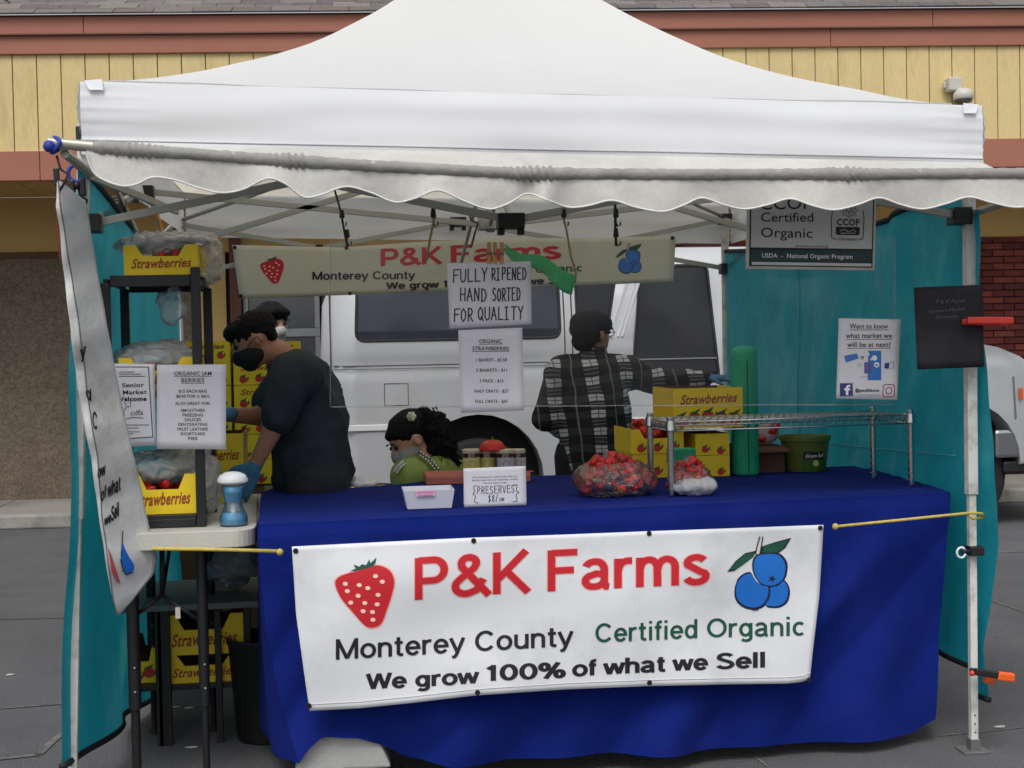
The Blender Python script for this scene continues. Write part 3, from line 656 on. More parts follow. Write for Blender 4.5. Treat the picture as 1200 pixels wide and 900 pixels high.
g.slab([(V(1166, 500).x, VY + .0, bz1), (x1 + .12, VY + .06, bz1), (x1 + .16, VY + 1.94, bz1), (V(1166, 500).x, VY + 2.0, bz1)], (0, 0, bz0 - bz1 + .05)); bu = g.build('bumper', chrome, van, bevel=.03)
g = MB(); g.slab([(V(1178, 500).x, VY + .03, V(1180, 556).z), (x1 + .11, VY + .1, V(1180, 556).z), (x1 + .11, VY + 1.9, V(1180, 556).z), (V(1178, 500).x, VY + 1.97, V(1180, 556).z)], (0, 0, .1)); g.build('valance_panel', blackp, van, bevel=.02)
# ================================================================== TENT
white_fab = mat('canopy_fabric', (246, 247, 248), .75, var=.012, vs=2.5, bump=.14, bs=4, transl=.41, tcol=(1, .93, .78))
white_fab2 = mat('valance_fabric', (232, 234, 238), .75, var=.02, vs=3, bump=.1, bs=8, transl=.2)
alu = mat('tent_aluminium', (168, 168, 160), .45, metal=.55, var=.06)
legw = mat('white_leg', (214, 214, 208), .5, var=.06, vs=12, dirt=(150, 148, 142), dirt_s=14)
blk = mat('black_fitting', (28, 28, 30), .5, var=.1)
tent = thing('canopy_tent', 'white pop-up canopy tent with a peaked roof standing over the strawberry stall', 'tent', (0, 1.5, 0))
EL = at(94, 96, -.03); ER = at(1150, 124, -.03)
HX0, HX1 = EL.x, ER.x; DT = 3.08; RISE = 1.0
def eave(x): return EL.z + (ER.z - EL.z) * (x - HX0) / (HX1 - HX0)
GP = [0, .13, .33, .635, 1.0]
def gprof(t):
    t = max(0, min(1, t)) * 4; k = min(int(t), 3); f_ = t - k; p = [-.02] + GP + [1.45]; a, b_, c, d = p[k], p[k + 1], p[k + 2], p[k + 3]
    return .5 * (2 * b_ + (c - a) * f_ + (2 * a - 5 * b_ + 4 * c - d) * f_ ** 2 + (3 * b_ - a - 3 * c + d) * f_ ** 3)
def roofp(u, v):
    x = HX0 + (HX1 - HX0) * u; y = -.03 + DT * v
    r = max(abs(2 * u - 1), abs(2 * v - 1)); t = 1 - r
    c = 1 - (min(abs(2 * u - 1), abs(2 * v - 1)) / max(r, .001)) ** 2   # between the hips the cloth sags
    g = gprof(t) - .05 * c * math.sin(math.pi * min(1, t))
    z = eave(x) + RISE * g + (.005 * nz((x * 2, y * 2, 0), 1.5) + .006 * (1 - 2 * abs(nz((x * 3 + y, y * 1.2, 4)))) * min(1, t * 5)) * (1 if t > .02 else 0)
    return Vector((x, y, z))
for k in range(4):      # four panels meeting on the hips
    def pan(a, t, k=k):
        q = (2 * a - 1) * (1 - t); e = (1 - t); uv = ((q, -e), (e, q), (-q, e), (-e, -q))[k]; return roofp((uv[0] + 1) / 2, (uv[1] + 1) / 2)
    b = MB(); b.grid(lambda a, t: pan(a, min(t, .9995)), 48, 40); b.build('canopy_panel', white_fab, tent, smooth=True)
# valance all round: slightly billowing, with horizontal tucks near its lower edge
def val(side):
    def f(u, v):
        d = v * .232
        if side == 'front': p = roofp(u, 0); o = Vector((0, -1, 0)); L = u
        if side == 'back': p = roofp(u, 1); o = Vector((0, 1, 0)); L = u
        if side == 'left': p = roofp(0, u); o = Vector((-1, 0, 0)); L = u
        if side == 'right': p = roofp(1, u); o = Vector((1, 0, 0)); L = u
        e = math.exp(-((u) / .05) ** 2) + math.exp(-((1 - u) / .05) ** 2)
        bulge = .014 * math.sin(math.pi * min(1, v * 1.3)) + .010 * math.sin(v * 9 + 3 * nz((L * 3, v, 2))) * v + .006 * nz((L * 7, v * 2, 5), 1) + .006 * e * math.sin(v * 40)
        return p + o * (bulge * (1 - .5 * e) + .004) + Vector((0, 0, -d))
    return f
for sd_ in ('front', 'back', 'left', 'right'):
    b = MB(); b.grid(val(sd_), 90, 18); b.build('valance', white_fab2, tent, smooth=True)
# hem seams on the roof and valance
sm = mat('stitching', (176, 178, 180), .8)
b = MB(); b.tube([roofp(u / 40, .022) + Vector((0, -.0, .003)) for u in range(1, 40)], .0022, 5); b.build('seam', sm, tent)
b = MB(); b.tube([val('front')(u / 60, .80) + Vector((0, -.001, 0)) for u in range(61)], .0025, 5); b.build('seam', sm, tent)
for u, v in ((0, 0), (1, 0)):
    b = MB(); p = roofp(u, v); s_ = 1 if u == 0 else -1
    b.slab([p + Vector((s_ * .012, -.002, .004)), p + Vector((s_ * .07, -.006, .008)), p + Vector((s_ * .075, -.02, -.03)), p + Vector((s_ * .03, -.02, -.03))], (0, -.004, 0)); b.build('corner_patch', white_fab2, tent, bevel=.002)
# legs
LFx = at(88, 800, 0).x; legtops = {}
def leg(x0, y0, x1_, y1_, zt, foot=True, name='leg'):
    b = MB(); b.bar((x0, y0, .0 + .006), (x0 + (x1_ - x0) * .45, y0 + (y1_ - y0) * .45, zt * .45), .026, .026); b.bar((x0 + (x1_ - x0) * .42, y0 + (y1_ - y0) * .42, zt * .42), (x1_, y1_, zt), .036, .036)
    o = b.build(name, legw, tent, bevel=.003)
    b = MB(); b.slab([(x0 - .055, y0 - .045, .0), (x0 + .04, y0 - .045, 0), (x0 + .045, y0 + .045, 0), (x0 - .05, y0 + .045, 0)], (0, 0, .008)); b.box((x0 - .018, y0 - .018, .008), (x0 + .018, y0 + .018, .045)); b.build('foot_plate', mat('galvanised', (120, 122, 122), .5, metal=.5, var=.15, vs=30), o, bevel=.002)
    for z in (.07, .10, .13):
        b = MB(); b.tube([(x0, y0 - .0135, z), (x0, y0 - .0145, z)], .003, 6); b.build('pin_hole', blk, o)
    return o
F0 = atz(84, 895, .0); FRp = atz(1141, 880, 0)
leg(at(84, 900, 0).x, 0, at(100, 240, 0).x, .02, 2.2)
leg(FRp.x, FRp.y, at(1139, 260, 0).x, .02, 2.15)
BLx, BRx = at(211, 390, 3.03).x, at(848, 300, 3.03).x
leg(BLx, 3.03, BLx, 3.0, 2.2); leg(BRx, 3.03, BRx, 3.0, 2.15)
# scissor trusses
CO = [(at(100, 240, 0).x + .012, .02), (FRp.x - .01, .02), (BRx, 2.99), (BLx, 2.99)]
zt_, zb_ = 2.16, 1.88
def truss(a, c, dz=0):
    A, C_ = Vector((a[0], a[1], 0)), Vector((c[0], c[1], 0)); Mx = (A + C_) / 2 + Vector((dz, 0, 0)); zz = lambda p, z: Vector((p.x, p.y, z))
    for P, Q in ((A, Mx), (Mx, C_)):
        o_ = (Q - P).normalized().cross(Vector((0, 0, 1))) * .012
        b = MB(); b.bar(zz(P + o_, zt_), zz(Q + o_, zb_), .013, .026); b.build('truss_bar', alu, tent, bevel=.002)
        b = MB(); b.bar(zz(P - o_, zb_), zz(Q - o_, zt_), .013, .026); b.build('truss_bar', alu, tent, bevel=.002)
        mid = (P + Q) / 2; b = MB(); b.box((mid.x - .02, mid.y - .022, (zt_ + zb_) / 2 - .02), (mid.x + .02, mid.y + .022, (zt_ + zb_) / 2 + .02)); b.build('pivot', blk, tent, bevel=.003)
    for z in (zt_, zb_):
        b = MB(); b.box((Mx.x - .045, Mx.y - .035, z - .03), (Mx.x + .045, Mx.y + .035, z + .022)); b.box((Mx.x - .045, Mx.y - .02, z - .05), (Mx.x - .022, Mx.y + .02, z - .0301)); b.box((Mx.x + .022, Mx.y - .02, z - .05), (Mx.x + .045, Mx.y + .02, z - .0301)); b.build('bracket', blk, tent, bevel=.004)
    return Mx
MID = [truss(CO[i], CO[(i + 1) % 4], -.11 if i == 0 else 0) for i in range(4)]
for c in CO:
    for z in (zt_, zb_):
        b = MB(); b.box((c[0] - .034, c[1] - .034, z - .03), (c[0] + .034, c[1] + .034, z + .03)); b.build('bracket', blk, tent, bevel=.004)
hub = Vector((sum(c[0] for c in CO) / 4, sum(c[1] for c in CO) / 4, 0))
for Mx in MID:
    b = MB(); b.bar((Mx.x, Mx.y, zb_), (hub.x, hub.y, 2.32), .013, .026); b.build('truss_bar', alu, tent, bevel=.002)
    b = MB(); b.bar((Mx.x, Mx.y, zt_), (hub.x, hub.y, 2.0), .013, .026); b.build('truss_bar', alu, tent, bevel=.002)
for c in CO:      # rafters to the peak
    top = roofp(.5, .5); b = MB(); n1 = Vector((c[0], c[1], 2.17)); mid = n1.lerp(Vector((hub.x, hub.y, 2.6)), .5) + Vector((0, 0, -.05)); b.tube([n1, mid, (hub.x, hub.y, 3.0)], .011, 8); b.build('rafter', alu, tent, smooth=True)
b = MB(); b.tube([(hub.x, hub.y, 1.97), (hub.x, hub.y, 3.09)], .02, 10); b.box((hub.x - .05, hub.y - .05, 1.98), (hub.x + .05, hub.y + .05, 2.04)); b.box((hub.x - .05, hub.y - .05, 2.29), (hub.x + .05, hub.y + .05, 2.35)); b.build('centre_pole', alu, tent, bevel=.003)
# rails holding the front curtain (thin grey bars under the eave)
b = MB(); b.bar(at(103, 205, .0), at(208, 248, .9), .013, .024); b.build('side_strut', alu, tent)

# ---- half awning on its pole in front of the eave
AWY = -.42
pole_m = mat('awning_pole', (172, 170, 158), .45, metal=.4, var=.08, vs=8)
aw = thing('scalloped_awning', 'grubby off-white scalloped awning strip sleeved on a pole along the tent front', 'awning', at(620, 204, AWY))
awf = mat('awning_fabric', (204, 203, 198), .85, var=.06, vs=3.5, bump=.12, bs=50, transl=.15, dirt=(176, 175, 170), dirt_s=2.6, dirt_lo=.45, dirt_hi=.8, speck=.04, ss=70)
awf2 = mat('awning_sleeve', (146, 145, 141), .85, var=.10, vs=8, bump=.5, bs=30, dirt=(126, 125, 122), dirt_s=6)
def interp(T, x):
    if x <= T[0][0]: return T[0][1] + (T[1][1] - T[0][1]) * (x - T[0][0]) / (T[1][0] - T[0][0])
    for a, c in zip(T[:-1], T[1:]):
        if x <= c[0]: return a[1] + (c[1] - a[1]) * (x - a[0]) / (c[0] - a[0])
    a, c = T[-2], T[-1]; return c[1] + (c[1] - a[1]) * (x - c[0]) / (c[0] - a[0])
PY = [(56, 167), (110, 172), (300, 186), (430, 194), (600, 203), (800, 204.5), (1000, 204), (1200, 203), (1270, 203)]
b = MB(); b.tube([at(x, interp(PY, x), AWY) for x in (57, 110, 200, 300, 430, 600, 800, 1000, 1200, 1268)], .0165, 12); b.build('pole', pole_m, aw, smooth=True, autos=True)
for a_, c_ in ((at(76, 180, AWY + .02), at(106, 203, .0)), (at(1262, 207, AWY + .02), at(1142, 250, .0))):
    b = MB(); b.tube([a_, c_], .014, 8); b.build('arm', pole_m, aw, smooth=True, autos=True)
SC = [(101, 180), (108, 200), (122, 211), (143, 218), (160, 216), (178, 208), (205, 211), (232, 220), (260, 226), (285, 222), (314, 209), (335, 216), (356, 231), (378, 228), (395, 221), (410, 219), (435, 226), (463, 237), (485, 233), (513, 223), (540, 234), (573, 245), (595, 239), (618, 227), (642, 235), (667, 243), (690, 241), (717, 235), (745, 243), (777, 248), (800, 241), (822, 232), (848, 240), (873, 245), (900, 240), (926, 233), (952, 241), (977, 246), (1005, 240), (1030, 232), (1056, 240), (1081, 245), (1108, 239), (1135, 231), (1160, 237), (1190, 243), (1225, 238), (1245, 232), (1258, 200)]
def scal(x):
    for i in range(len(SC) - 1):
        if SC[i][0] <= x <= SC[i + 1][0]:
            p0, p1, p2, p3 = SC[max(i - 1, 0)], SC[i], SC[i + 1], SC[min(i + 2, len(SC) - 1)]; t = (x - p1[0]) / (p2[0] - p1[0])
            m1 = (p2[1] - p0[1]) / (p2[0] - p0[0]) * (p2[0] - p1[0]); m2 = (p3[1] - p1[1]) / (p3[0] - p1[0]) * (p2[0] - p1[0])
            return (2 * t ** 3 - 3 * t ** 2 + 1) * p1[1] + (t ** 3 - 2 * t ** 2 + t) * m1 + (-2 * t ** 3 + 3 * t ** 2) * p2[1] + (t ** 3 - t ** 2) * m2
    return 200
def flap(u, v):
    x = 101 + (1258 - 101) * u; y0 = interp(PY, x) + 4.5; y1 = max(scal(x), y0 + 2); y = y0 + (y1 - y0) * v
    g = .012 * math.sin(x * .03 + 1.2) * v + .012 * (1 - v) + .010 * nz((x * .02, v * .6, 3)) * (v + .2) + .002 * nz((x * .08, v * 2, 9))
    g += .03 * math.exp(-((x - 640) / 26) ** 2) * v * math.sin((x - 600) * .12)
    return at(x, y, AWY - .018 + g)
b = MB(); b.grid(flap, 420, 8); b.build('flap', awf, aw, smooth=True)
b = MB(); b.tube([flap(i / 300, 1) for i in range(301)], .0032, 5, False); b.build('hem', mat('hem_tape', (216, 215, 210), .8, var=.05), aw, smooth=True)
def sleeve(i, j):
    x = 110 + (1256 - 110) * i / 300; a = 2 * math.pi * j / 12; c = at(x, interp(PY, x) + .5, AWY); pk = .4 if x < 180 else 0
    gather = math.exp(-((x - 345) / 28) ** 2) + math.exp(-((x - 630) / 34) ** 2) + math.exp(-((x - 985) / 30) ** 2) + math.exp(-((x - 150) / 35) ** 2)
    r = .0185 + .002 * nz((x * .05, a, 1), 2) + (.006 * math.sin(x * .8 + 2 * nz((x * .1, 0, 0))) + .004) * min(1, gather) + .0015 * math.sin(x * 1.3) * (.5 + nz((x * .02, 4, 0)))
    return c + Vector((0, math.cos(a) * r, math.sin(a) * r))
vs = [sleeve(i, j) for i in range(301) for j in range(12)]
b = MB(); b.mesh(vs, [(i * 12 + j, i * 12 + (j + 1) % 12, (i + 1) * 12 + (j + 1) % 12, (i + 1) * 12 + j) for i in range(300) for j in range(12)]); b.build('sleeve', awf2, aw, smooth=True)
def awtop(u, v):       # cloth running from the tent eave down to the pole
    x = 112 + (1250 - 112) * u; p = at(x, interp(PY, x) - 4, AWY + .004); xe = HX0 + .01 + (HX1 - HX0 - .02) * u
    q = Vector((xe, -.055, eave(xe) - .20)); z = p.lerp(q, v); sag = -.018 * math.sin(math.pi * v) + .008 * nz((x * .03, v * 2, 4)) * math.sin(math.pi * v)
    if x > 640: sag -= .02 * math.sin(math.pi * v)
    return z + Vector((0, 0, sag))
b = MB(); b.grid(awtop, 200, 8); b.build('top_sheet', awf, aw, smooth=True)

# ---- mesh tarps on both sides
def tarp_mat(name, col, hi):
    m = mat(name, col, .55, var=.14, vs=3.5, bump=.35, bs=18, dirt=hi, dirt_s=2.2, dirt_lo=.50, dirt_hi=.85, transl=.42); return m
teal = tarp_mat('teal_mesh', (30, 152, 168), (92, 184, 192))
hemb = mat('tarp_hem', (22, 26, 30), .7, var=.1)
tl = thing('mesh_tarp', 'teal mesh tarp with a black hem hung down the left side of the tent', 'tarp', (LFx, .1, 0))
P_tlf, P_tlb = at(107, 234, .0), at(213, 300, 2.98)
xL = P_tlf.x
def tleft(u, v):       # u: front->back, v: top->bottom
    y = .0 + 2.98 * u; ztop = 2.06 - .10 * math.sin(math.pi * u) - .02 * u; zbot = .15 - .12 * min(1, u * 2.2)
    z = ztop + (zbot - ztop) * v; x = xL + .02 * math.sin(y * 9 + v * 3) * v + .05 * nz((y * 2, z * 1.5, 0)) * v
    fx = at(interp([(0, 101), (250, 101), (320, 96), (450, 83), (500, 80), (600, 72), (720, 68), (865, 63), (1000, 60)], 234 + v * 630), 400, 0).x
    x += (fx - xL) * math.exp(-u * 8) 
    if u < .2: y = y - .02 * v * (1 - u / .2)
    x += (BLx - xL) * u * .96
    y -= .07 * math.exp(-(u / .03) ** 2)
    return Vector((x, y, z))
b = MB(); b.grid(tleft, 90, 60); b.build('mesh_sheet', teal, tl, smooth=True)
b = MB(); b.tube([tleft(i / 60, 0) for i in range(61)], .014, 6, flat=1); b.build('top_hem', hemb, tl, smooth=True)
b = MB(); b.tube([tleft(i / 60, 1) for i in range(61)], .012, 6); b.build('bottom_hem', hemb, tl, smooth=True)
tr = thing('mesh_tarp', 'teal mesh tarp wrapped round the right front leg and hung along the right side', 'tarp', (FRp.x, .1, 0))
FX = [(240, 1146), (300, 1148), (420, 1152), (560, 1158), (640, 1164), (700, 1158), (760, 1148), (815, 1152)]
def tright(u, v):
    if u < .10:        # the lap folded round the leg towards the front
        t = 1 - u / .10; py = 246 + v * 574; xo = at(interp(FX, py), 400, -.03).x; x = (FRp.x + .035) * (1 - t) + xo * t
        z = at(1146, py, -.03).z; y = -.03 + .10 * (1 - t) + .02 * math.sin(v * 9)
        return Vector((x + .01 * nz((v * 8, t, 0)), y - .02 * t, z))
    q = (u - .10) / .90; y = .07 + 2.93 * q; zt = 2.0 - .07 * math.sin(math.pi * q) - .02 * q; zb2 = .27 - .02 * q
    z = zt + (zb2 - zt) * v; x = FRp.x + .03 + (BRx - FRp.x - .03) * q
    x += (.05 * nz((y * 2.2 + z, z * 1.6, 3)) + .03 * (1 - 2 * abs(nz((y * 4 + z * 2.2, z * 1.2, 8)))) + .02 * math.sin(y * 5 + z * 2)) * math.sin(math.pi * min(1, q * 1.2 + .1))
    return Vector((x, y, z))
b = MB(); b.grid(tright, 110, 60); b.build('mesh_sheet', teal, tr, smooth=True)
b = MB(); b.tube([tright(.1 + .9 * i / 60, 0) for i in range(61)], .013, 6); b.build('top_hem', hemb, tr, smooth=True)
b = MB(); b.tube([tright(i / 60, 1) for i in range(61)], .011, 6); b.build('bottom_hem', hemb, tr, smooth=True)
seamt = mat('tarp_seam', (70, 160, 176), .6)
b = MB(); b.tube([tright(.10 + .9 * .60, i / 30) + Vector((-.004, 0, 0)) for i in range(31)], .003, 5); b.tube([tright(.12 + .88 * i / 40, .56) + Vector((-.006, 0, 0)) for i in range(41)], .003, 5); b.build('crease', seamt, tr, smooth=True)
# ================================================================== MARKET TABLE AND CLOTH
TZ = .90
blue = mat('blue_cloth', (10, 32, 112), .9, var=.10, vs=2.2, bump=.35, bs=240, spec=.15, speck=.10, ss=300, dirt=(26, 42, 128), dirt_s=3, dirt_lo=.45, dirt_hi=.9)
FRONT = [(303, 614), (320, 605), (450, 604), (600, 602), (750, 597), (900, 591), (1030, 584), (1095, 578), (1112, 577)]
BACK = [(306, 580), (320, 574), (420, 574), (500, 566), (650, 558), (760, 556), (900, 552), (1000, 548), (1016, 549)]
HEM = [(350, 897), (362, 880), (378, 866), (420, 867), (448, 876), (476, 890), (530, 897), (650, 890), (780, 883), (900, 876), (1000, 868), (1072, 861), (1100, 845)]
fe = [atz(p[0], p[1], TZ) for p in FRONT]; be = [atz(p[0], p[1], TZ) for p in BACK]
def poly3(P, u):
    n_ = len(P) - 1; k = min(int(u * n_), n_ - 1); return P[k].lerp(P[k + 1], u * n_ - k)
def yfront(x):      # depth of the table's front edge at x
    a, c = fe[0], fe[-1]; return a.y + (c.y - a.y) * (x - a.x) / (c.x - a.x)
cloth = MB()
hemN = len(HEM) - 1
def frontp(u, w_):      # w_ 0 top edge .. 1 hem
    top = Vector((fe[0].x + (fe[-1].x - fe[0].x) * u, 0, TZ)); top.y = yfront(top.x)
    hx = HEM[0][0] + (HEM[-1][0] - HEM[0][0]) * u; hy = interp(HEM, hx)
    y0 = top.y - .018; hm = at(hx, hy, y0 - .03)
    p = top.lerp(hm, w_); p.x = top.x + (hm.x - top.x) * w_ ** (1 + 1.2 * math.exp(-u * 12)); p.y = y0 - .03 * w_
    f_ = (.022 * math.sin(p.x * 9 + 1) + .018 * math.sin(p.x * 17 + 2 + w_ * 2)) * w_ ** 1.5 + .03 * nz((p.x * 2.2, w_ * 1.2, 5)) * w_
    dg = .02 * math.exp(-((u - .93 + w_ * .28) / .035) ** 2) + .014 * math.exp(-((u - .985 + w_ * .42) / .05) ** 2) + .018 * math.exp(-((u - .05 - w_ * .22) / .05) ** 2)   # pulls running from the corners
    p.y += f_ * 1.15 - dg * 1.5 * math.sin(math.pi * w_) + .014 * (1 - 2.5 * abs(nz((p.x * 3.2 + w_ * 2.4, w_ * 1.1, 9)))) * min(1, w_ * 4)
    if u < .12: p.y += .05 * (1 - u / .12) * w_ * math.sin(w_ * 3)
    if w_ < .04: p.y += .01
    return p
cloth.grid(frontp, 220, 44)
def topp(u, v):
    f_ = frontp(u, 0) ; f_.y += .012; f_.z = TZ
    n_ = len(be) - 1; q = poly3(be, u); p = f_.lerp(q, v); p.z = TZ + .005 * (1 - 2 * abs(nz((p.x * 2, p.y * 6, 0)))) + .002 * nz((p.x * 9, p.y * 9, 3)) + (.004 if v > .5 else 0)
    if v < .02: p.z = TZ - .003
    return p
cloth.grid(topp, 220, 16)
def endp(s_):
    def f(u, w_):
        a, c = (topp(0, u), None) if s_ < 0 else (topp(1, u), None)
        p = a.copy(); drop = (.80 if s_ > 0 else .8) * w_; p.z -= drop; f0 = frontp(0 if s_ < 0 else 1, w_)
        e = math.exp(-u * 6); c0 = topp(0 if s_ < 0 else 1, 0); p.x += s_ * .012 * (1 - e) + (f0.x - c0.x) * e + s_ * .012 * math.sin(u * 14) * w_ * (1 - e); p.z += (f0.z - p.z) * e; p.y += (f0.y - c0.y) * e
        return p
    return f
cloth.grid(endp(-1), 30, 20); cloth.grid(endp(1), 30, 20)
co = tag(cloth.build('tablecloth', blue, None, smooth=True), 'royal blue cloth draped over the long market table and hanging to the ground', 'tablecloth')
table = thing('market_table', 'long folding table hidden beneath the royal blue cloth, one grey foot showing', 'table', (fe[0].x + .4, .3, 0))
gpl = mat('grey_plastic', (150, 150, 148), .6); gst = mat('grey_steel', (110, 112, 114), .45, metal=.6)
b = MB(); b.slab([fe[0] + Vector((.02, .03, -.055)), fe[-1] + Vector((-.03, .03, -.055)), be[-1] + Vector((-.03, -.03, -.055)), be[0] + Vector((.02, -.03, -.055))], (0, 0, .045)); b.build('tabletop', gpl, table)
for px, dy in ((452, .12), (452, .7), (1040, .12), (1040, .8)):
    f_ = at(px, 880, .0 + dy); x = f_.x; y = yfront(x) + dy
    b = MB(); b.tube([(x, y, .004), (x - .03, y, .5), (x - .03, y, .84)], .014, 8); b.build('leg', gst, table, smooth=True)
# pale slab under the cloth's lifted corner
gb = mat('pale_slab', (176, 176, 174), .85, var=.15, vs=9, bump=.3, bs=60)
b = MB(); b.slab([at(p[0], p[1], -.075) for p in ((344, 906), (366, 862), (441, 860), (459, 900))], (0, .3, 0))
tag(b.build('base_weight', gb, None, bevel=.01), 'pale grey weight slab lying under the lifted corner of the blue cloth', 'weight')

# ---- print kit for the farm banner, laid out in the front banner's photo pixels
red = mat('print_red', (196, 26, 40), .6, var=.03); redw = mat('print_halo', (240, 170, 165), .6, var=0); blk_ink = mat('print_black', (22, 24, 28), .6, var=0); grn_ink = mat('print_green', (14, 78, 58), .6, var=.0)
seedm = mat('print_seed', (250, 205, 190), .6, var=0); blu_ink = mat('print_blue', (18, 108, 200), .6, var=.02); navy_ink = mat('print_navy', (10, 24, 66), .6, var=0)
vinyl = mat('banner_vinyl', (222, 224, 228), .5, var=.025, vs=4, bump=.05, bs=10, dirt=(196, 198, 200), dirt_s=3)
vinyl_old = mat('old_banner_vinyl', (220, 216, 198), .6, var=.04, vs=4, bump=.05, bs=10, transl=.15)
vinyl_wr = mat('side_banner_vinyl', (214, 215, 214), .6, var=.05, vs=5, bump=.35, bs=26, dirt=(186, 184, 178), dirt_s=6)
brass = mat('grommet', (44, 42, 40), .4, metal=.5)
def smooth_loop(P, n_=6):
    out_ = []; N = len(P)
    for i in range(N):
        p0, p1, p2, p3 = P[i - 1], P[i], P[(i + 1) % N], P[(i + 2) % N]
        for k in range(n_):
            t = k / n_; out_.append(tuple(.5 * (2 * p1[a] + (p2[a] - p0[a]) * t + (2 * p0[a] - 5 * p1[a] + 4 * p2[a] - p3[a]) * t * t + (3 * p1[a] - p0[a] - 3 * p2[a] + p3[a]) * t ** 3) for a in (0, 1)))
    return out_
def ell(cx_, cy_, rx, ry, n_=14, a0=0): return [(cx_ + rx * math.cos(2 * math.pi * k / n_) * math.cos(a0) - ry * math.sin(2 * math.pi * k / n_) * math.sin(a0), cy_ + rx * math.cos(2 * math.pi * k / n_) * math.sin(a0) + ry * math.sin(2 * math.pi * k / n_) * math.cos(a0)) for k in range(n_)]
BERRY = [(393, 685), (396, 677), (407, 672), (422, 668), (434, 663), (446, 663), (457, 669), (462, 681), (459, 697), (453, 715), (447, 730), (438, 735), (428, 733), (414, 718), (400, 701)]
SEEDS = [(404.7, 684), (421, 685.5), (431, 689), (440, 675), (448, 681.5), (407, 692.5), (419.7, 698), (443, 697), (411, 706), (427.5, 706.5), (442, 708), (425.5, 716), (436.5, 717), (437, 726)]
LEAF = [(410, 669), (417, 666), (414, 661), (421, 664), (424, 661), (429, 662), (433, 655), (434, 660), (441, 653), (440, 659), (437, 664), (425, 667), (416, 669)]
B1 = [(887, 650), (899, 648), (912, 649), (920, 658), (921, 668), (918, 679), (909, 686), (899, 687), (889, 682), (883, 671), (882, 659)]
B2 = [(880, 671), (885, 679), (893, 685), (901, 688), (900, 700), (894, 709), (884, 713), (873, 711), (864, 704), (861, 694), (863, 682), (871, 673)]
B3 = [(903, 688), (911, 686), (918, 680), (922, 684), (924, 693), (921, 704), (913, 710), (904, 711), (896, 709), (901, 701)]
LF1 = [(852, 670), (862, 657), (873, 648), (886, 645), (882, 653), (870, 662), (860, 669)]
LF2 = [(890, 648), (893, 640), (905, 636), (927, 630), (920, 642), (912, 648), (898, 649)]
def logos(par, S, T1, T2, halo=True, seeds=True, o=.002):
    """T1 maps the strawberry, T2 the blueberries from front-banner pixels to this banner's pixels"""
    bl = smooth_loop(BERRY, 4); c_ = (428, 697)
    if halo: ppoly('berry_outline', par, redw, [[T1((c_[0] + (x - c_[0]) * 1.045, c_[1] + (y - c_[1]) * 1.04)) for x, y in bl]], S, o)
    s_ = ppoly('strawberry_print', par, red, [[T1(p) for p in bl]], S, o + .0006)
    if seeds: [ppoly('seed_print', par, seedm, [[T1(p) for p in ell(x, y, 3.1, 2.5, 8, .1)]], S, o + .0013) for x, y in SEEDS]
    ppoly('leaf_print', par, grn_ink, [[T1(p) for p in LEAF]], S, o + .0013)
    ppoly('blueberry_outline', par, navy_ink, [[T2((887.5 + (x - 887.5) * 1 + (1.7 if x > 887 else -.6), y + (1.5 if y > 680 else -.5))) for x, y in smooth_loop(Bq, 4)] for Bq in (B1, B2, B3)], S, o)
    cen = ((901, 668), (881, 692), (911, 698))
    for Bq, cc in zip((B2, B3, B1), (cen[1], cen[2], cen[0])):
        ppoly('blueberry_print', par, blu_ink, [[T2((cc[0] + (x - cc[0]) * .94, cc[1] + (y - cc[1]) * .94)) for x, y in smooth_loop(Bq, 4)]], S, o + (.0007 if Bq is not B1 else .0012))
    ppoly('blueberry_outline', par, navy_ink, [[T2(p) for p in smooth_loop(B1, 4)]], S, o + .0009)
    star = []
    for k in range(10):
        a = math.pi * k / 5; r_ = 5.5 if k % 2 == 0 else 2; star.append(T2((904.5 + r_ * math.cos(a), 678 + r_ * .9 * math.sin(a))))
    ppoly('calyx_print', par, navy_ink, [star, [T2(p) for p in [(880, 712), (890, 711), (888, 715), (881, 715)]]], S, o + .0018)
    for L in (LF1, LF2):
        ppoly('leaf_outline', par, blk_ink, [[T2(p) for p in L]], S, o + .0008); c_ = (sum(p[0] for p in L) / len(L), sum(p[1] for p in L) / len(L))
        ppoly('leaf_print', par, grn_ink, [[T2((c_[0] + (x - c_[0]) * .86, c_[1] + (y - c_[1]) * .82)) for x, y in L]], S, o + .0014)
    for dx in (0, 5): pstroke('stem_print', par, blk_ink, [[T2((885 + dx, 649)), T2((887 + dx, 639)), T2((890 + dx * .7, 629))]], abs(T2((901.3, 0))[0] - T2((900, 0))[0]), S, o + .002)
def YB(px, py):      # slack of the front banner
    p = at(px, py, -.2); return yfront(p.x) - .10 + .006 * math.sin(px * .02 + py * .03) + .012 * nz((px * .008, py * .014, 2)) - .02 * max(0, (py - 640) / 190)
def SB(px, py, off=0): return at(px, py, YB(px, py)) + Vector((0, -off, 0))
BT = [(342, 640.5), (450, 635), (555, 630), (660, 626.5), (760, 622.5), (860, 619), (965, 615)]
BBt = [(362, 833), (420, 830), (480, 824), (557, 815), (660, 808), (760, 804), (850, 802), (925, 801), (942, 799), (950, 795)]
def bfr(u, v):
    lx = interp([(640, 342), (720, 347), (800, 358), (833, 363)], 640 + 193 * v); rx = interp([(615, 965), (700, 960), (760, 953), (797, 949)], 615 + 182 * v)
    x = lx + (rx - lx) * u; xt = 342 + 623 * u; yt = interp(BT, xt); xb_ = 362 + 588 * u; yb = interp(BBt, xb_); return SB(x, yt + (yb - yt) * v)
fb = thing('farm_banner', 'large white farm banner tied across the front of the blue tablecloth', 'banner', SB(650, 720))
b = MB(); b.grid(bfr, 110, 34); b.build('vinyl', vinyl, fb, smooth=True, solid=.0016)
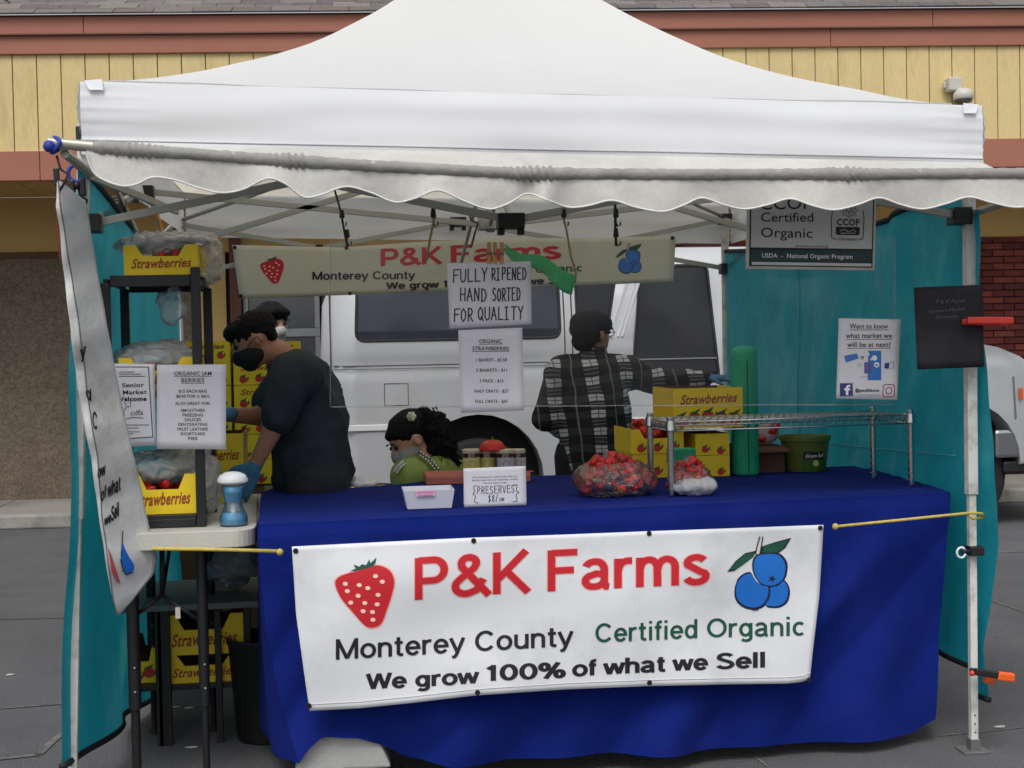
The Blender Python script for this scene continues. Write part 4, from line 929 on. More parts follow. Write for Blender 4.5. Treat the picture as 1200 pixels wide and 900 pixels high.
logos(fb, SB, lambda p: p, lambda p: p)
for t, p0, p1, h in (('P&K', (485.5, 703), (620, 693.5), 49), ('Farms', (641, 693), (831, 684), 48)):
    gtext(fb, redw, t, p0, p1, h, SB, off=.0018, wt=.195); gtext(fb, red, t, p0, p1, h, SB, off=.0026, wt=.155)
gtext(fb, blk_ink, 'Monterey', (393, 773), (544, 764), 24, SB, off=.0026, wt=.145); gtext(fb, blk_ink, 'County', (556, 763.5), (671, 756.5), 24, SB, off=.0026, wt=.145)
gtext(fb, grn_ink, 'Certified', (697, 753), (818, 747.5), 22.5, SB, off=.0026, wt=.14); gtext(fb, grn_ink, 'Organic', (828, 747), (944, 744.5), 22.5, SB, off=.0026, wt=.14)
for t, a, c, y0, y1 in (('We', 430, 476, 808, 805.5), ('grow', 487, 560, 805, 800.5), ('100%', 569, 662, 798, 794), ('of', 671, 699, 792.5, 791), ('what', 708, 780, 790.5, 786.5), ('we', 789, 829, 786, 784.5), ('Sell', 839, 897, 784, 782)):
    gtext(fb, blk_ink, t, (a, y0), (c, y1), 18.5, SB, off=.002, wt=.195)
for px, py in ((346.5, 645.5), (555, 633.5), (760.5, 625), (961, 618.5), (559.5, 811.5), (761, 800), (362, 827), (948, 797)):
    b = MB(); c = SB(px, py); b.lathe((0, 0, 0), [(.0035, 0), (.0085, 0), (.0085, .003), (.0035, .003)], 14); b.v = [Vector((c.x + p.x, c.y - .001 - p.z, c.z + p.y)) for p in b.v]; b.build('grommet', brass, fb)
sth = mat('banner_seam', (200, 201, 203), .6)
b = MB(); b.tube([bfr(i / 60, .96) + Vector((0, -.002, 0)) for i in range(61)], .0012, 5); b.build('seam', sth, fb)

# ---- rear banner
RY = 2.94
def SR(px, py, off=0): return at(px, py, RY + .012 * math.sin(px * .03)) + Vector((0, -off, 0))
rb = thing('rear_banner', 'long narrow farm banner hung across the back of the tent above the van', 'banner', SR(530, 320))
def rbf(u, v):
    t = (272 + 520 * u, interp([(272, 287), (400, 290), (500, 283), (600, 279), (700, 279), (792, 276)], 272 + 520 * u)); bt = (281 + 508 * u, interp([(281, 350), (400, 346), (520, 341), (600, 337), (700, 334), (789, 330)], 281 + 508 * u))
    return SR(t[0] + (bt[0] - t[0]) * v, t[1] + (bt[1] - t[1]) * v)
b = MB(); b.grid(rbf, 50, 10); b.build('vinyl', vinyl_old, rb, smooth=True, solid=.0016)
logos(rb, SR, lambda p: (319 + (p[0] - 428) * .40, 317 + (p[1] - 697) * .40), lambda p: (738 + (p[0] - 893) * .42, 303 + (p[1] - 672) * .42))
gtext(rb, red, 'P&K', (446, 312), (517, 309), 20, SR, off=.003, wt=.18); gtext(rb, red, 'Farms', (528, 308), (657, 303), 20, SR, off=.003, wt=.18)
gtext(rb, blk_ink, 'Monterey County', (366, 328), (486, 327), 9.5, SR, off=.003, wt=.17); gtext(rb, grn_ink, 'Certified Organic', (560, 322), (683, 318), 8.5, SR, off=.003, wt=.16)
gtext(rb, blk_ink, 'We grow 100% of what we Sell', (453, 339), (668, 332), 8, SR, off=.003, wt=.22)
for px, py in ((275, 290), (406, 290.5), (410, 344), (282, 347), (500, 338), (788, 279)):
    b = MB(); c = SR(px, py); b.lathe((0, 0, 0), [(.0035, 0), (.011, 0), (.011, .003), (.0035, .003)], 12); b.v = [Vector((c.x + p.x, c.y - .001 - p.z, c.z + p.y)) for p in b.v]; b.build('grommet', brass, rb)

# ---- side banner: hangs down the left side of the tent, seen almost edge-on
def YS(px, py): t = (py - 215) / 505; return -.42 + .34 * t + (px - (66 + 70 * t)) * .004 * (1 - .3 * t)
def SS(px, py, off=0): return at(px, py, YS(px, py) + .012 * math.sin(py * .045)) + Vector((-.0 * off, -off, 0))
sb = thing('side_banner', 'narrow white banner hanging skewed down the left edge of the tent, seen edge-on', 'banner', SS(110, 400))
EDL = [(212, 63), (240, 62), (262, 66), (300, 69), (360, 76), (420, 83), (480, 92), (540, 104), (600, 112), (660, 121), (700, 128), (721, 137)]
EDR = [(236, 101), (300, 111), (400, 129), (480, 144), (560, 163), (620, 175), (655, 185), (672, 181), (690, 166), (704, 155), (721, 139)]
FOL = [(212, 68), (240, 71), (300, 80), (360, 90), (420, 98), (480, 105), (540, 115), (600, 119), (660, 127), (700, 132), (721, 138)]
def sbf(u, v):
    y = 212 + 509 * v; lx = interp(EDL, y); rx = interp(EDR, max(y, 236)) if y > 236 else interp(EDL, y) + 8 + (y - 212) * 1.25; fx = interp(FOL, y)
    if u < .25: x = lx + (fx - lx) * u / .25; k = -.05 * (1 - u / .25)
    else: x = fx + (rx - fx) * (u - .25) / .75; k = 0
    p = SS(x, y); p.y += -k * .9 + .004 * math.sin(y * .12 + u * 3); return p
b = MB(); b.grid(sbf, 16, 90); b.build('vinyl', vinyl_wr, sb, smooth=True, solid=.0015)
def SS2(px, py, off=0): return SS(px, py, off + .006)
def svert(txt, x0_, y0_, x1_, y1_, h, m_=blk_ink, bold=.03): gtext(sb, m_, txt, (x0_, y0_), (x1_, y1_), h, SS2, wt=.16 if bold < .02 else .22)
svert('y', 95, 421, 101, 417, 16); svert('d', 101, 465, 108, 471, 14, bold=.01); svert('C', 109, 500, 115, 505, 20, bold=.01)
svert('ow', 115, 561, 124, 556, 15); svert('of', 119, 588, 125, 583, 15); svert('what', 127, 583, 142, 574, 17); svert('we', 123, 616, 131, 611, 12); svert('Sell', 131, 611, 140, 604, 17)
ppoly('blueberry_print', sb, blu_ink, [smooth_loop([(144, 636), (148, 645), (153, 654), (158, 663), (155, 670), (149, 672), (145, 664), (142, 652)], 3)], SS2, .002)
pstroke('stem_print', sb, navy_ink, [[(143, 650), (144.5, 622)], [(142, 655), (145, 668), (149, 673), (156, 670)]], 1.3, SS2, .003)
ppoly('strawberry_print', sb, mat('faded_red', (190, 80, 84), .7, var=.1), [[(127, 640), (131, 650), (137, 668), (142, 684), (137, 680), (131, 668)], [(66, 262), (68, 262), (72, 300), (70, 306)]], SS2, .002)
b = MB(); b.tube([sbf(.25, i / 60) + Vector((0, -.003, 0)) for i in range(61)], .002, 5); b.build('fold', mat('fold_line', (110, 106, 100), .8), sb)
b = MB(); b.tube([sbf(.92, i / 60) + Vector((0, -.0025, 0)) for i in range(4, 55)], .0012, 5); b.build('seam', sth, sb)

# ---- folding table at the left, seen from its short end
LT = thing('folding_table', 'white plastic folding table with adjustable black legs at the left of the stall', 'table', (-1.2, .1, 0))
wpl = mat('white_table_plastic', (196, 193, 184), .55, var=.05, vs=6, bump=.15, bs=150)
lr = at(298, 630, -.02); ll_x = at(122, 630, -.02).x; zt2 = atz; ztop = at(250, 622, -.02).z; zlow = at(250, 642, -.02).z
def rr_top(x0_, x1_, y0_, y1_, r, n_=6):
    P = []
    for cx_, cy_, a0 in ((x1_ - r, y0_ + r, -90), (x1_ - r, y1_ - r, 0), (x0_ + r, y1_ - r, 90), (x0_ + r, y0_ + r, 180)):
        for k in range(n_ + 1): a = R(a0 + 90 * k / n_); P.append((cx_ + r * math.cos(a), cy_ + r * math.sin(a)))
    return P
b = MB(); b.slab([(x, y, zlow) for x, y in rr_top(ll_x, lr.x, -.03, 1.15, .07)], (0, 0, ztop - zlow)); b.build('tabletop', wpl, LT, bevel=.006)
b = MB()
for y_ in (.3, .6, .9): b.box((ll_x + .04, y_ - .012, zlow - .03), (lr.x - .04, y_ + .012, zlow - .001))
b.build('rail', blk, LT)
blm = mat('black_leg', (30, 30, 32), .5, var=.12, vs=20, metal=.2)
def tleg(px, Yp, ptop, pbot, w_=.03):
    a = at(px, 660, Yp); o = None
    b = MB(); b.tube([(a.x, Yp, .28), (a.x, Yp, zlow - .001)], w_ / 2 + .003, 12); o = b.build('leg', blm, LT, smooth=True, autos=True)
    b = MB(); b.tube([(a.x, Yp, .012), (a.x, Yp, .30)], w_ / 2 - .003, 12); b.build('leg_extension', blm, o, smooth=True, autos=True)
    b = MB(); b.tube([(a.x, Yp, 0), (a.x, Yp, .02)], w_ / 2 + .002, 12); b.build('foot_cap', blk, o, smooth=True, autos=True)
    for z in (.34, .42): b = MB(); b.ball((a.x + .004, Yp - w_ / 2 - .003, z), .004, 8, 5); b.build('rivet', alu, o, smooth=True)
    return a.x
la0 = tleg(154, .08, 0, 0, .036); la1 = tleg(236, .08, 0, 0); tleg(176, .80, 0, 0); tleg(246, .80, 0, 0)
b = MB(); b.tube([at(190, 640, .12), at(190, 698, .12)], .009, 8); b.tube([at(190, 697, .12), at(158, 722, .09)], .007, 8); b.tube([at(190, 697, .12), at(232, 726, .09)], .007, 8); b.cm = 0
b.tube([at(190, 697, .12), (at(200, 697, .5).x, .6, zlow - .02)], .007, 8); b.build('brace', blm, LT, smooth=True)
b = MB(); b.box((at(209, 720, .1).x - .008, .085, at(209, 724, .1).z), (at(209, 720, .1).x + .008, .095, at(209, 711, .1).z)); b.build('tag', wpl, LT)

# ---- black rack standing on the folding table
RK = thing('black_rack', 'narrow black metal rack standing on the white folding table', 'rack', (at(176, 620, .1).x, .1, ztop))
rkm = mat('rack_metal', (36, 37, 40), .45, var=.15, vs=18, metal=.3)
xa, xb = at(123, 330, .10).x, at(233, 480, .10).x; dpt = .42; zr0 = ztop; zr1 = at(230, 313, .1).z; shelfz = [at(180, 328, .1).z, at(180, 462, .1).z, at(180, 606, .1).z]
for x in (xa, xb):
    for y in (.10, .10 + dpt):
        b = MB(); w2 = .0155; b.box((x - w2, y - .011, zr0 + .001), (x + w2, y + .011, zr1 - (.05 if x == xa or y > .2 else 0))); b.build('post', rkm, RK, bevel=.003)
for k, z in enumerate(shelfz):
    for (a, c) in (((xa + .017, .10), (xb - .017, .10)), ((xa + .017, .10 + dpt), (xb - .017, .10 + dpt))):
        b = MB(); b.box((a[0], a[1] - .009, z - (.022 if k == 0 else .012)), (c[0], a[1] + .009, z + (.016 if k == 0 else .006))); b.build('rail', rkm, RK, bevel=.002)
    for x in (xa, xb):
        b = MB(); b.box((x - .008, .112, z - .012), (x + .008, .10 + dpt - .012, z + .006)); b.build('rail', rkm, RK, bevel=.002)
    b = MB(); b.box((xa + .010, .112, z - .001), (xb - .010, .10 + dpt - .012, z + .005)); b.build('shelf', rkm, RK)
b = MB(); b.box((xa + .02, .09, zr0 + .002), (xb - .02, .115, zr0 + .03)); b.build('rail', rkm, RK, bevel=.002)

# ---- low stand under the folding table
LS = thing('low_stand', 'low black stand with a grey top standing under the white folding table', 'stand', (at(235, 800, .75).x, .75, 0))
SY = .62; sx0, sx1 = at(150, 700, SY).x, at(300, 700, SY).x; sz = at(235, 710, SY).z
b = MB(); b.box((sx0 - .03, SY - .02, sz - .012), (sx1 + .04, SY + .55, sz + .012)); b.build('top', mat('grey_board', (112, 116, 118), .6, var=.1), LS, bevel=.004)
for x in (at(168, 0, SY).x, at(186, 780, SY).x, at(196, 780, SY).x, at(256, 780, SY).x, at(291, 780, SY).x):
    b = MB(); b.box((x - .012, SY, .0), (x + .012, SY + .024, sz - .013)); b.build('post', blm, LS, bevel=.002)
zb0 = at(240, 806, SY).z
b = MB(); b.box((sx0, SY + .026, max(.03, zb0 - .01)), (sx1, SY + .5, max(.03, zb0 - .01) + .02)); b.build('bottom_shelf', blm, LS, bevel=.002)
BNZ = max(.03, zb0 - .01) + .02
# black lathed filler, added where the gap holds only deep shade
shade_blk = mat('shade_filler_black', (10, 10, 11), .5, var=.1)
c = at(314, 800, .66); b = MB(); b.lathe((c.x, c.y, 0), [(.10, 0), (.12, .01), (.145, .36), (.152, .37), (.152, .39), (.14, .39), (.12, .05)], 24); 
tag(b.build('bin', shade_blk, None, smooth=True, autos=True), 'tall black filler standing in for shade between the low stand and the blue cloth', 'bin')
# ================================================================== CRATES AND BERRIES
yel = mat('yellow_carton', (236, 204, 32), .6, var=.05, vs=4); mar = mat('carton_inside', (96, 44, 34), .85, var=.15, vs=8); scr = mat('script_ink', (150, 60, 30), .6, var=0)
pred = mat('printed_berry', (190, 40, 34), .6, var=.2, vs=40); pgrn = mat('printed_leaf', (44, 84, 58), .6, var=.2, vs=40)
bred = [mat('berry_red', (216, 34, 32), .32, var=.25, vs=70, bump=.35, bs=260, spec=.6), mat('berry_deep_red', (178, 22, 26), .32, var=.25, vs=70, bump=.35, bs=260, spec=.6)]
bgrn = mat('berry_cap', (74, 112, 44), .7, var=.2, vs=50)
bmesh_v = []
for k in range(2):
    g = MB(); g.lathe((0, 0, 0), [(.001, -.021), (.006, -.018), (.012, -.008), (.0155, .004), (.014, .012), (.006, .016)], 9); nf = len(g.f); g.cm = 1
    for q in range(5):
        a = q * 1.257; g.face([(0, 0, .0165), (.006 * math.cos(a - .5), .006 * math.sin(a - .5), .017), (.016 * math.cos(a), .016 * math.sin(a), .0145 + .004 * (q % 2)), (.006 * math.cos(a + .5), .006 * math.sin(a + .5), .017)])
    me = bpy.data.meshes.new('strawberry'); me.from_pydata(g.v, [], g.f); me.materials.append(bred[k]); me.materials.append(bgrn)
    for p, i in zip(me.polygons, g.m): p.material_index = i; p.use_smooth = (i == 0)
    bmesh_v.append(me)
def berries(par, pts, s=1.0):
    rl = rootloc(par)
    for p in pts:
        o = link('strawberry', random.choice(bmesh_v), par); o.location = Vector(p) - rl; o.rotation_euler = (random.uniform(0, 6.3), random.uniform(0, 6.3), random.uniform(0, 6.3)); k = s * random.uniform(.85, 1.15); o.scale = (k, k, k)
def heap(c, rx, ry, rz, n_, floor=None):
    out_ = []; tries = 0
    while len(out_) < n_ and tries < 6000:
        tries += 1; a = random.uniform(0, 6.3); r = random.random() ** .5; x, y = rx * r * math.cos(a), ry * r * math.sin(a); zt = rz * math.sqrt(max(0, 1 - r * r)); z = zt * random.uniform(.72, 1)
        p = Vector((c[0] + x, c[1] + y, c[2] + z + .012))
        if all((p - q).length > .023 for q in out_): out_.append(p)
    return out_
def crate(label, xl, xr, yf, z0, h, dp, text=True, notch=True, fill=0, prints=0, group=None, name='strawberry_crate', full='Strawberries', rz=0):
    """open berry flat: front panel with raised ends, side panels, floor; world coordinates"""
    t = thing(name, label, 'crate', ((xl + xr) / 2, yf, z0), group); w_ = xr - xl; lo = h * .62 if notch else h
    P = [(xl, z0), (xr, z0), (xr, z0 + h)] + ([(xr - w_ * .16, z0 + h), (xr - w_ * .26, z0 + lo), (xl + w_ * .26, z0 + lo), (xl + w_ * .16, z0 + h)] if notch else []) + [(xl, z0 + h)]
    b = MB(); b.slab([(x, yf, z) for x, z in P], (0, .005, 0)); b.build('front_panel', yel, t)
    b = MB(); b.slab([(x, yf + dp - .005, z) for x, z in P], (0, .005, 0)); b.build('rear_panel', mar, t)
    for x in (xl, xr - .005): b = MB(); b.box((x, yf + .0052, z0), (x + .005, yf + dp - .0052, z0 + h)); b.build('side_panel', yel, t)
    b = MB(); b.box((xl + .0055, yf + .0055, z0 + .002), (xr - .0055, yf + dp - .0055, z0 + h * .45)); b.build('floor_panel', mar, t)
    if rz is None: pass
    Sx = lambda px, py, off=0: Vector((px, yf - off, -py))
    if text: ptext('lettering', t, scr, full, (xl + w_ * .1, -(z0 + h * (.60 if prints else .22))), (xr - w_ * .08, -(z0 + h * (.64 if prints else .26))), h * (.22 if prints else .30), Sx, off=.0015, bold=.022, shear=.35)
    if prints:
        pr = []; lf = []
        for k in range(prints):
            cx_ = xl + w_ * (k + .6) / (prints + .2); cz = z0 + h * random.uniform(.14, .3); r = h * .17
            pr.append(ell(cx_, -cz, r, r * .95, 8)); lf.append([(cx_ - r * .9, -(cz + r * .8)), (cx_, -(cz + r * 1.1)), (cx_ + r * .9, -(cz + r * 1.5)), (cx_ + r * .2, -(cz + r * .5))]); lf.append([(cx_ + r * .8, -(cz - r * .6)), (cx_ + r * 1.5, -(cz + r * .2)), (cx_ + r * 1.2, -(cz + r))])
        for q in pr: ppoly('berry_print', t, pred, [q], Sx, .0012)
        for q in lf: ppoly('leaf_print', t, pgrn, [q], Sx, .0016)
    if fill: berries(t, [(xl + .02 + random.random() * (w_ - .04), yf + .02 + random.random() * (dp - .04), z0 + h * .5 + random.uniform(.0, .03)) for _ in range(fill)])
    return t
def crate_px(label, x0_, x1_, y0_, y1_, Y, dp, **k):
    a = at((x0_ + x1_) / 2, y1_, Y); c = at((x0_ + x1_) / 2, y0_, Y); return crate(label, at(x0_, y1_, Y).x, at(x1_, y1_, Y).x, Y, k.pop('z0', a.z), c.z - k.pop('zz', a.z), dp, **k)
S1, S2, S3 = shelfz
crate('yellow strawberry crate bagged in plastic on the top shelf of the black rack', at(146, 320, .12).x, at(232, 320, .12).x, .108, S1 + .017, at(190, 287, .12).z - S1 - .017, .36, fill=22, full='Strawberries')
crate('yellow strawberry crate on the middle rack shelf, mostly hidden by taped papers', at(140, 460, .12).x, at(228, 460, .12).x, .118, S2 + .007, .115, .36, fill=22)
crate('yellow strawberry crate on the lowest rack shelf beside the hand soap bottle', at(152, 598, .12).x, at(230, 598, .12).x, .118, S3 + .007, at(190, 556, .12).z - S3 - .007, .34, fill=26)
# boxes under the folding table
b1 = crate('lower of the two yellow crates on the low black stand', at(193, 800, .66).x, at(285, 800, .66).x, .66, BNZ + .001, .105, .36)
b2 = crate('upper of the two yellow crates on the low black stand', at(192, 774, .65).x, at(286, 774, .65).x, .65, BNZ + .109, .15, .36)
crate('yellow crate glimpsed between the dark table legs, left of the stacked pair', at(150, 800, .7).x, at(184, 800, .7).x, .70, BNZ + .001, .13, .3, text=False, prints=2)
# two crates on the back of the folding table
ca = crate('lower crate of the pair behind the hand soap bottle', at(222, 600, .85).x, at(286, 600, .85).x, .85, ztop + .001, .13, .26)
cb2 = crate('upper crate of the pair behind the hand soap bottle', at(222, 560, .84).x, at(286, 560, .84).x, .84, ztop + .133, .135, .26, notch=False)
# the tall stack behind the bending man
YK = 2.5; kx = [at(190, 450, YK).x, at(271, 450, YK).x, at(273, 450, YK).x, at(352, 450, YK).x]
card = mat('brown_cardboard', (106, 76, 58), .85, var=.12, vs=6)
zk = [at(250, y, YK).z for y in (398, 424, 452, 481, 510, 540, 569)]
base_z = zk[6]
for k in range(2):
    t = thing('storage_carton', ['brown cardboard carton under the left column of stacked yellow crates', 'brown cardboard carton under the right column of stacked yellow crates'][k], 'carton', ((kx[2 * k] + kx[2 * k + 1]) / 2, YK + .1, 0))
    b = MB(); b.box((kx[2 * k], YK + .02, 0), (kx[2 * k + 1], YK + .42, base_z - .006)); b.build('carton_body', card, t, bevel=.004)
    b = MB(); b.box(((kx[2 * k] + kx[2 * k + 1]) / 2 - .025, YK + .017, base_z - .2), ((kx[2 * k] + kx[2 * k + 1]) / 2 + .025, YK + .0195, base_z - .007)); b.build('tape', mat('tan_tape', (170, 140, 100), .3), t)
ordn = ['top', 'second', 'third', 'fourth', 'fifth', 'bottom']
for r in range(6):
    for k in range(2):
        h = zk[r] - zk[r + 1]
        if r == 0 and k == 1: h *= .88
        if r == 0 and k == 0: h *= .95
        dx = random.uniform(-.012, .012); xs0, xs1 = kx[2 * k] + .003, kx[2 * k + 1] - .003
        crate('yellow berry crate, %s in the %s column of the tall stack behind the bending man' % (ordn[r], ['left', 'right'][k]), xs0, xs1, YK + random.uniform(0, .015), zk[r + 1] + .001, h - .003, .38, notch=False, prints=4, text=(r < 3), full='Strawberries', group='yellow crates stacked behind the bending man')
# crates on the market table at the right
q = atz(790, 562, TZ); YR = q.y - .02; yb_ = .9
A = lambda px, py, Y=None: at(px, py, YR if Y is None else Y)
zA = TZ + .01
hA = A(770, 503).z - zA
crate('lower yellow crate beneath the heaped strawberry crate beside the man in plaid', A(743, 560).x, A(800, 560).x, YR + .02, zA, hA * .5 - .002, .34, text=False, prints=3, notch=False)
c1 = crate('open yellow crate heaped with strawberries beside the man in plaid', A(741, 560).x, A(803, 560).x, YR + .015, zA + hA * .5, hA * .5, .34, text=False, prints=3)
berries(c1, [(A(742, 0).x + .02 + random.random() * (A(803, 0).x - A(742, 0).x - .04), YR + .04 + random.random() * .28, zA + hA + random.uniform(-.045, .022)) for _ in range(90)])
hB = (A(805, 509).z - zA) / 2
xB0, xB1 = A(805, 0).x + .0, A(846, 0).x
c2 = crate('lower small yellow crate on the market table behind the wire shelf', xB0 + .004, xB1, YR + .0, zA, hB - .002, .34, text=False, prints=2, notch=False)
c3 = crate('middle small yellow crate on the market table behind the wire shelf', xB0 + .004, xB1, YR + .0, zA + hB, hB, .34, text=False, prints=2, notch=False)
c4 = crate('top yellow strawberry crate under the plaid man\'s blue glove', A(779, 0).x, A(861, 0).x, YR - .02, zA + hA + .0015, A(820, 455).z - zA - hA, .36, notch=False, prints=5, full='Strawberries')
# plastic pint cup, green basket, netting roll, carton, pot
grnp = mat('green_basket_plastic', (30, 168, 120), .45, var=.06)
def Z(px, py): return atz(px, py, TZ + .004)
q = Z(808, 572); gbk = thing('berry_basket', 'green plastic pint basket upside down on the berries behind the shelf leg', 'basket', (q.x, q.y + .12, TZ))
gz = at(808, 541, q.y + .12).z; b = MB(); b.lathe((q.x, q.y + .12, gz), [(.052, 0), (.05, .02), (.046, .045), (.043, .05)], 4); 
b = MB(); 
for k in range(15):
    a = k / 15; 
    for s_ in (-1, 1): b.box((q.x - .047 + a * .094, q.y + .12 + s_ * .045 - .001, gz), (q.x - .047 + a * .094 + .004, q.y + .12 + s_ * .045 + .001, gz + .048))
    for s_ in (-1, 1): b.box((q.x + s_ * .047 - .001, q.y + .075 + a * .09, gz), (q.x + s_ * .047 + .001, q.y + .075 + a * .09 + .004, gz + .048))
tag(b.build('lattice', grnp, gbk), kind='stuff')
b = MB(); b.box((q.x - .05, q.y + .072, gz - .004), (q.x + .05, q.y + .168, gz - .0005)); b.build('rim', grnp, gbk, bevel=.001)
b = MB(); b.box((q.x - .046, q.y + .076, gz + .0485), (q.x + .046, q.y + .164, gz + .053)); b.build('floor', grnp, gbk, bevel=.001)
YN = Z(878, 560).y + .05
a = at(862, 530, YN); c = at(893, 530, YN); zt3 = at(878, 405, YN).z; nr = mat('green_netting', (40, 176, 134), .6, var=.12, vs=7, bump=.5, bs=90, transl=.2)
rr_ = (c.x - a.x) / 2; cx_ = (a.x + c.x) / 2
nt_ = thing('netting_roll', 'tall rounded roll of green plastic netting standing behind the brown carton', 'roll', (cx_, YN + .05, TZ + .01))
b = MB(); b.lathe((cx_, YN + .05, TZ + .01), [(rr_ * .96, 0), (rr_, .01), (rr_, zt3 - TZ - .05), (rr_ * .93, zt3 - TZ - .03), (rr_ * .7, zt3 - TZ - .017), (rr_ * .3, zt3 - TZ - .011)], 24); b.build('netting', nr, nt_, smooth=True)
b = MB(); b.tube([(cx_ - .003, YN + .05 - rr_ - .002, TZ + .02), (cx_ - .003, YN + .05 - rr_ - .002, zt3 - .06)], .0025, 5); b.build('edge', mat('netting_edge', (16, 90, 74), .6), nt_)
q0, q1 = Z(836, 557), Z(915, 553); ct = thing('open_carton', 'low brown cardboard carton on the blue cloth, left of the olive pot', 'carton', ((q0.x + q1.x) / 2, q0.y, TZ)); zc_ = at(870, 524, q0.y).z
dcard = mat('dark_cardboard', (92, 60, 48), .85, var=.15, vs=8)
for nm, a_, c_ in (('front_panel', (q0.x, q0.y, TZ + .008), (q1.x, q0.y + .005, zc_)), ('rear_panel', (q0.x, q0.y + .26, TZ + .008), (q1.x, q0.y + .265, zc_)), ('side_panel', (q0.x, q0.y + .0055, TZ + .008), (q0.x + .005, q0.y + .2595, zc_)), ('side_panel', (q1.x - .005, q0.y + .0055, TZ + .008), (q1.x, q0.y + .2595, zc_)), ('floor_panel', (q0.x + .0055, q0.y + .0055, TZ + .009), (q1.x - .0055, q0.y + .2595, zc_ - .03))):
    b = MB(); b.box(a_, c_); b.build(nm, dcard, ct)
b = MB(); b.slab([(q0.x, q0.y - .001, zc_ - .004), (q1.x, q0.y - .001, zc_ - .004), (q1.x + .01, q0.y - .05, zc_ - .022), (q0.x - .02, q0.y - .05, zc_ - .026)], (0, 0, .004)); b.build('flap', dcard, ct)
ps = Z(918, 556); pe = Z(968, 553); pc = Vector(((ps.x + pe.x) / 2, ps.y + .11, TZ + .008)); pzt = at(944, 510, pc.y).z - TZ - .008
olive = mat('olive_plastic', (98, 112, 44), .5, var=.08, vs=5)
r1 = (at(972, 512, pc.y).x - at(914, 512, pc.y).x) / 2; pc.x = (at(972, 512, pc.y).x + at(914, 512, pc.y).x) / 2
pot = thing('plant_pot', 'olive green plastic pot with a dark printed label on the blue cloth', 'pot', pc)
b = MB(); b.lathe(pc, [(r1 * .76, 0), (r1 * .78, .004), (r1 * .94, pzt - .02), (r1, pzt - .019), (r1, pzt), (r1 * .95, pzt), (r1 * .86, pzt - .03), (r1 * .72, .01)], 32); b.build('wall', olive, pot, smooth=True, autos=True)
def SP(px, py, off=0):      # label wraps the pot's outside
    x = at(px, 530, pc.y - r1 * .85).x; z = at(px, py, pc.y - r1 * .85).z; t = max(-1, min(1, (x - pc.x) / r1)); rr2 = r1 * (.78 + .16 * max(0, (z - pc.z)) / pzt) + .002 + off
    a = math.asin(max(-.98, min(.98, (x - pc.x) / rr2))); return Vector((pc.x + rr2 * math.sin(a), pc.y - rr2 * math.cos(a), z))
g = MB(); g.grid(lambda u, v: SP(941 + 27 * u, 529 + 23 * v), 10, 4); lb = g.build('label', mat('pot_label', (56, 92, 30), .5), pot, smooth=True)
g = MB(); g.grid(lambda u, v: SP(942 + 25 * u, 530 + 8 * v, .001), 10, 2); g.build('label_band', blk_ink, lb, smooth=True)
paperw = mat('paper_white', (228, 228, 234), .65, var=.015, vs=5)
ptext('lettering', lb, paperw, 'Green Soil', (944, 536.5), (966, 535.5), 4.2, SP, off=.002, shear=.3, bold=.02); ppoly('emblem', lb, mat('label_green', (190, 210, 120), .6), [ell(956, 543, 3.6, 3.8, 12)], SP, .002)
# pale patterned bag of berries on the carton
clearb = film('clear_bag', (1, 1, 1), .06, .10, .05, 1.0, 30); clearm = film('milky_bag', (.98, .99, .99), .0, .3, .34, 1, 26); sheetf = film('clear_sheet', (.99, .993, .993), .004, .1, .012, .25, 3, .45)
def crumple(a, s=14): return lambda p: a * (1 - 2.2 * abs(nz(p, s))) + a * .5 * nz(p, s * 2.3)
bg2 = thing('berry_bag', 'pale plastic bag with a few berries showing on top of the brown carton', 'bag', at(889, 524, q0.y + .1))
lc = at(889, 522, q0.y + .1); blob('plastic_film', [('c', lc + Vector((-.055, 0, .04)), lc + Vector((.055, 0, .04)), .035, .035), ('c', lc + Vector((-.07, 0, .07)), lc + Vector((.075, 0, .08)), .012, .012)], mat('printed_bag', (206, 180, 184), .5, var=.1, transl=.4), bg2, .006, 2, crumple(.007, 18))
berries(bg2, [lc + Vector((.05 + .01 * k, -.035 + .004 * k, .06 + .012 * k)) for k in range(3)] + [lc + Vector((-.05, -.045, .02)), lc + Vector((.0, -.045, .03))])

# ---- wire shelf on the table
ws = thing('wire_shelf', 'chrome wire shelf on four ribbed legs standing on the blue cloth', 'shelf', Z(930, 578))
f0, f1 = Z(787, 581), Z(1068, 569); r0 = Z(762, 558); dpv = .33
bk0, bk1 = Vector((at(762, 520, f0.y + dpv).x, f0.y + dpv, 0)), Vector((at(1023, 520, f1.y + dpv - .02).x, f1.y + dpv - .02, 0))
zsf = at(787, 492, f0.y).z; zsr = at(1068, 489, f1.y).z; zs_ = (zsf + zsr) / 2
crn = [Vector((f0.x, f0.y, 0)), Vector((f1.x, f1.y, 0)), bk1, bk0]
for c in crn:
    b = MB(); pts = []; rr = []; z = TZ + .006
    while z < zs_ + .008: pts += [(c.x, c.y, z), (c.x, c.y, z + .021), (c.x, c.y, z + .0225), (c.x, c.y, z + .0245)]; rr += [.0125, .0125, .0108, .0108]; z += .026
    b.tube(pts, rr, 12); b.build('leg', chrome, ws, smooth=True, autos=True)
    b = MB(); b.lathe((c.x, c.y, zs_ - .03), [(.017, 0), (.02, .002), (.0175, .035), (.0145, .036)], 16); b.build('collar', chrome, ws, smooth=True, autos=True)
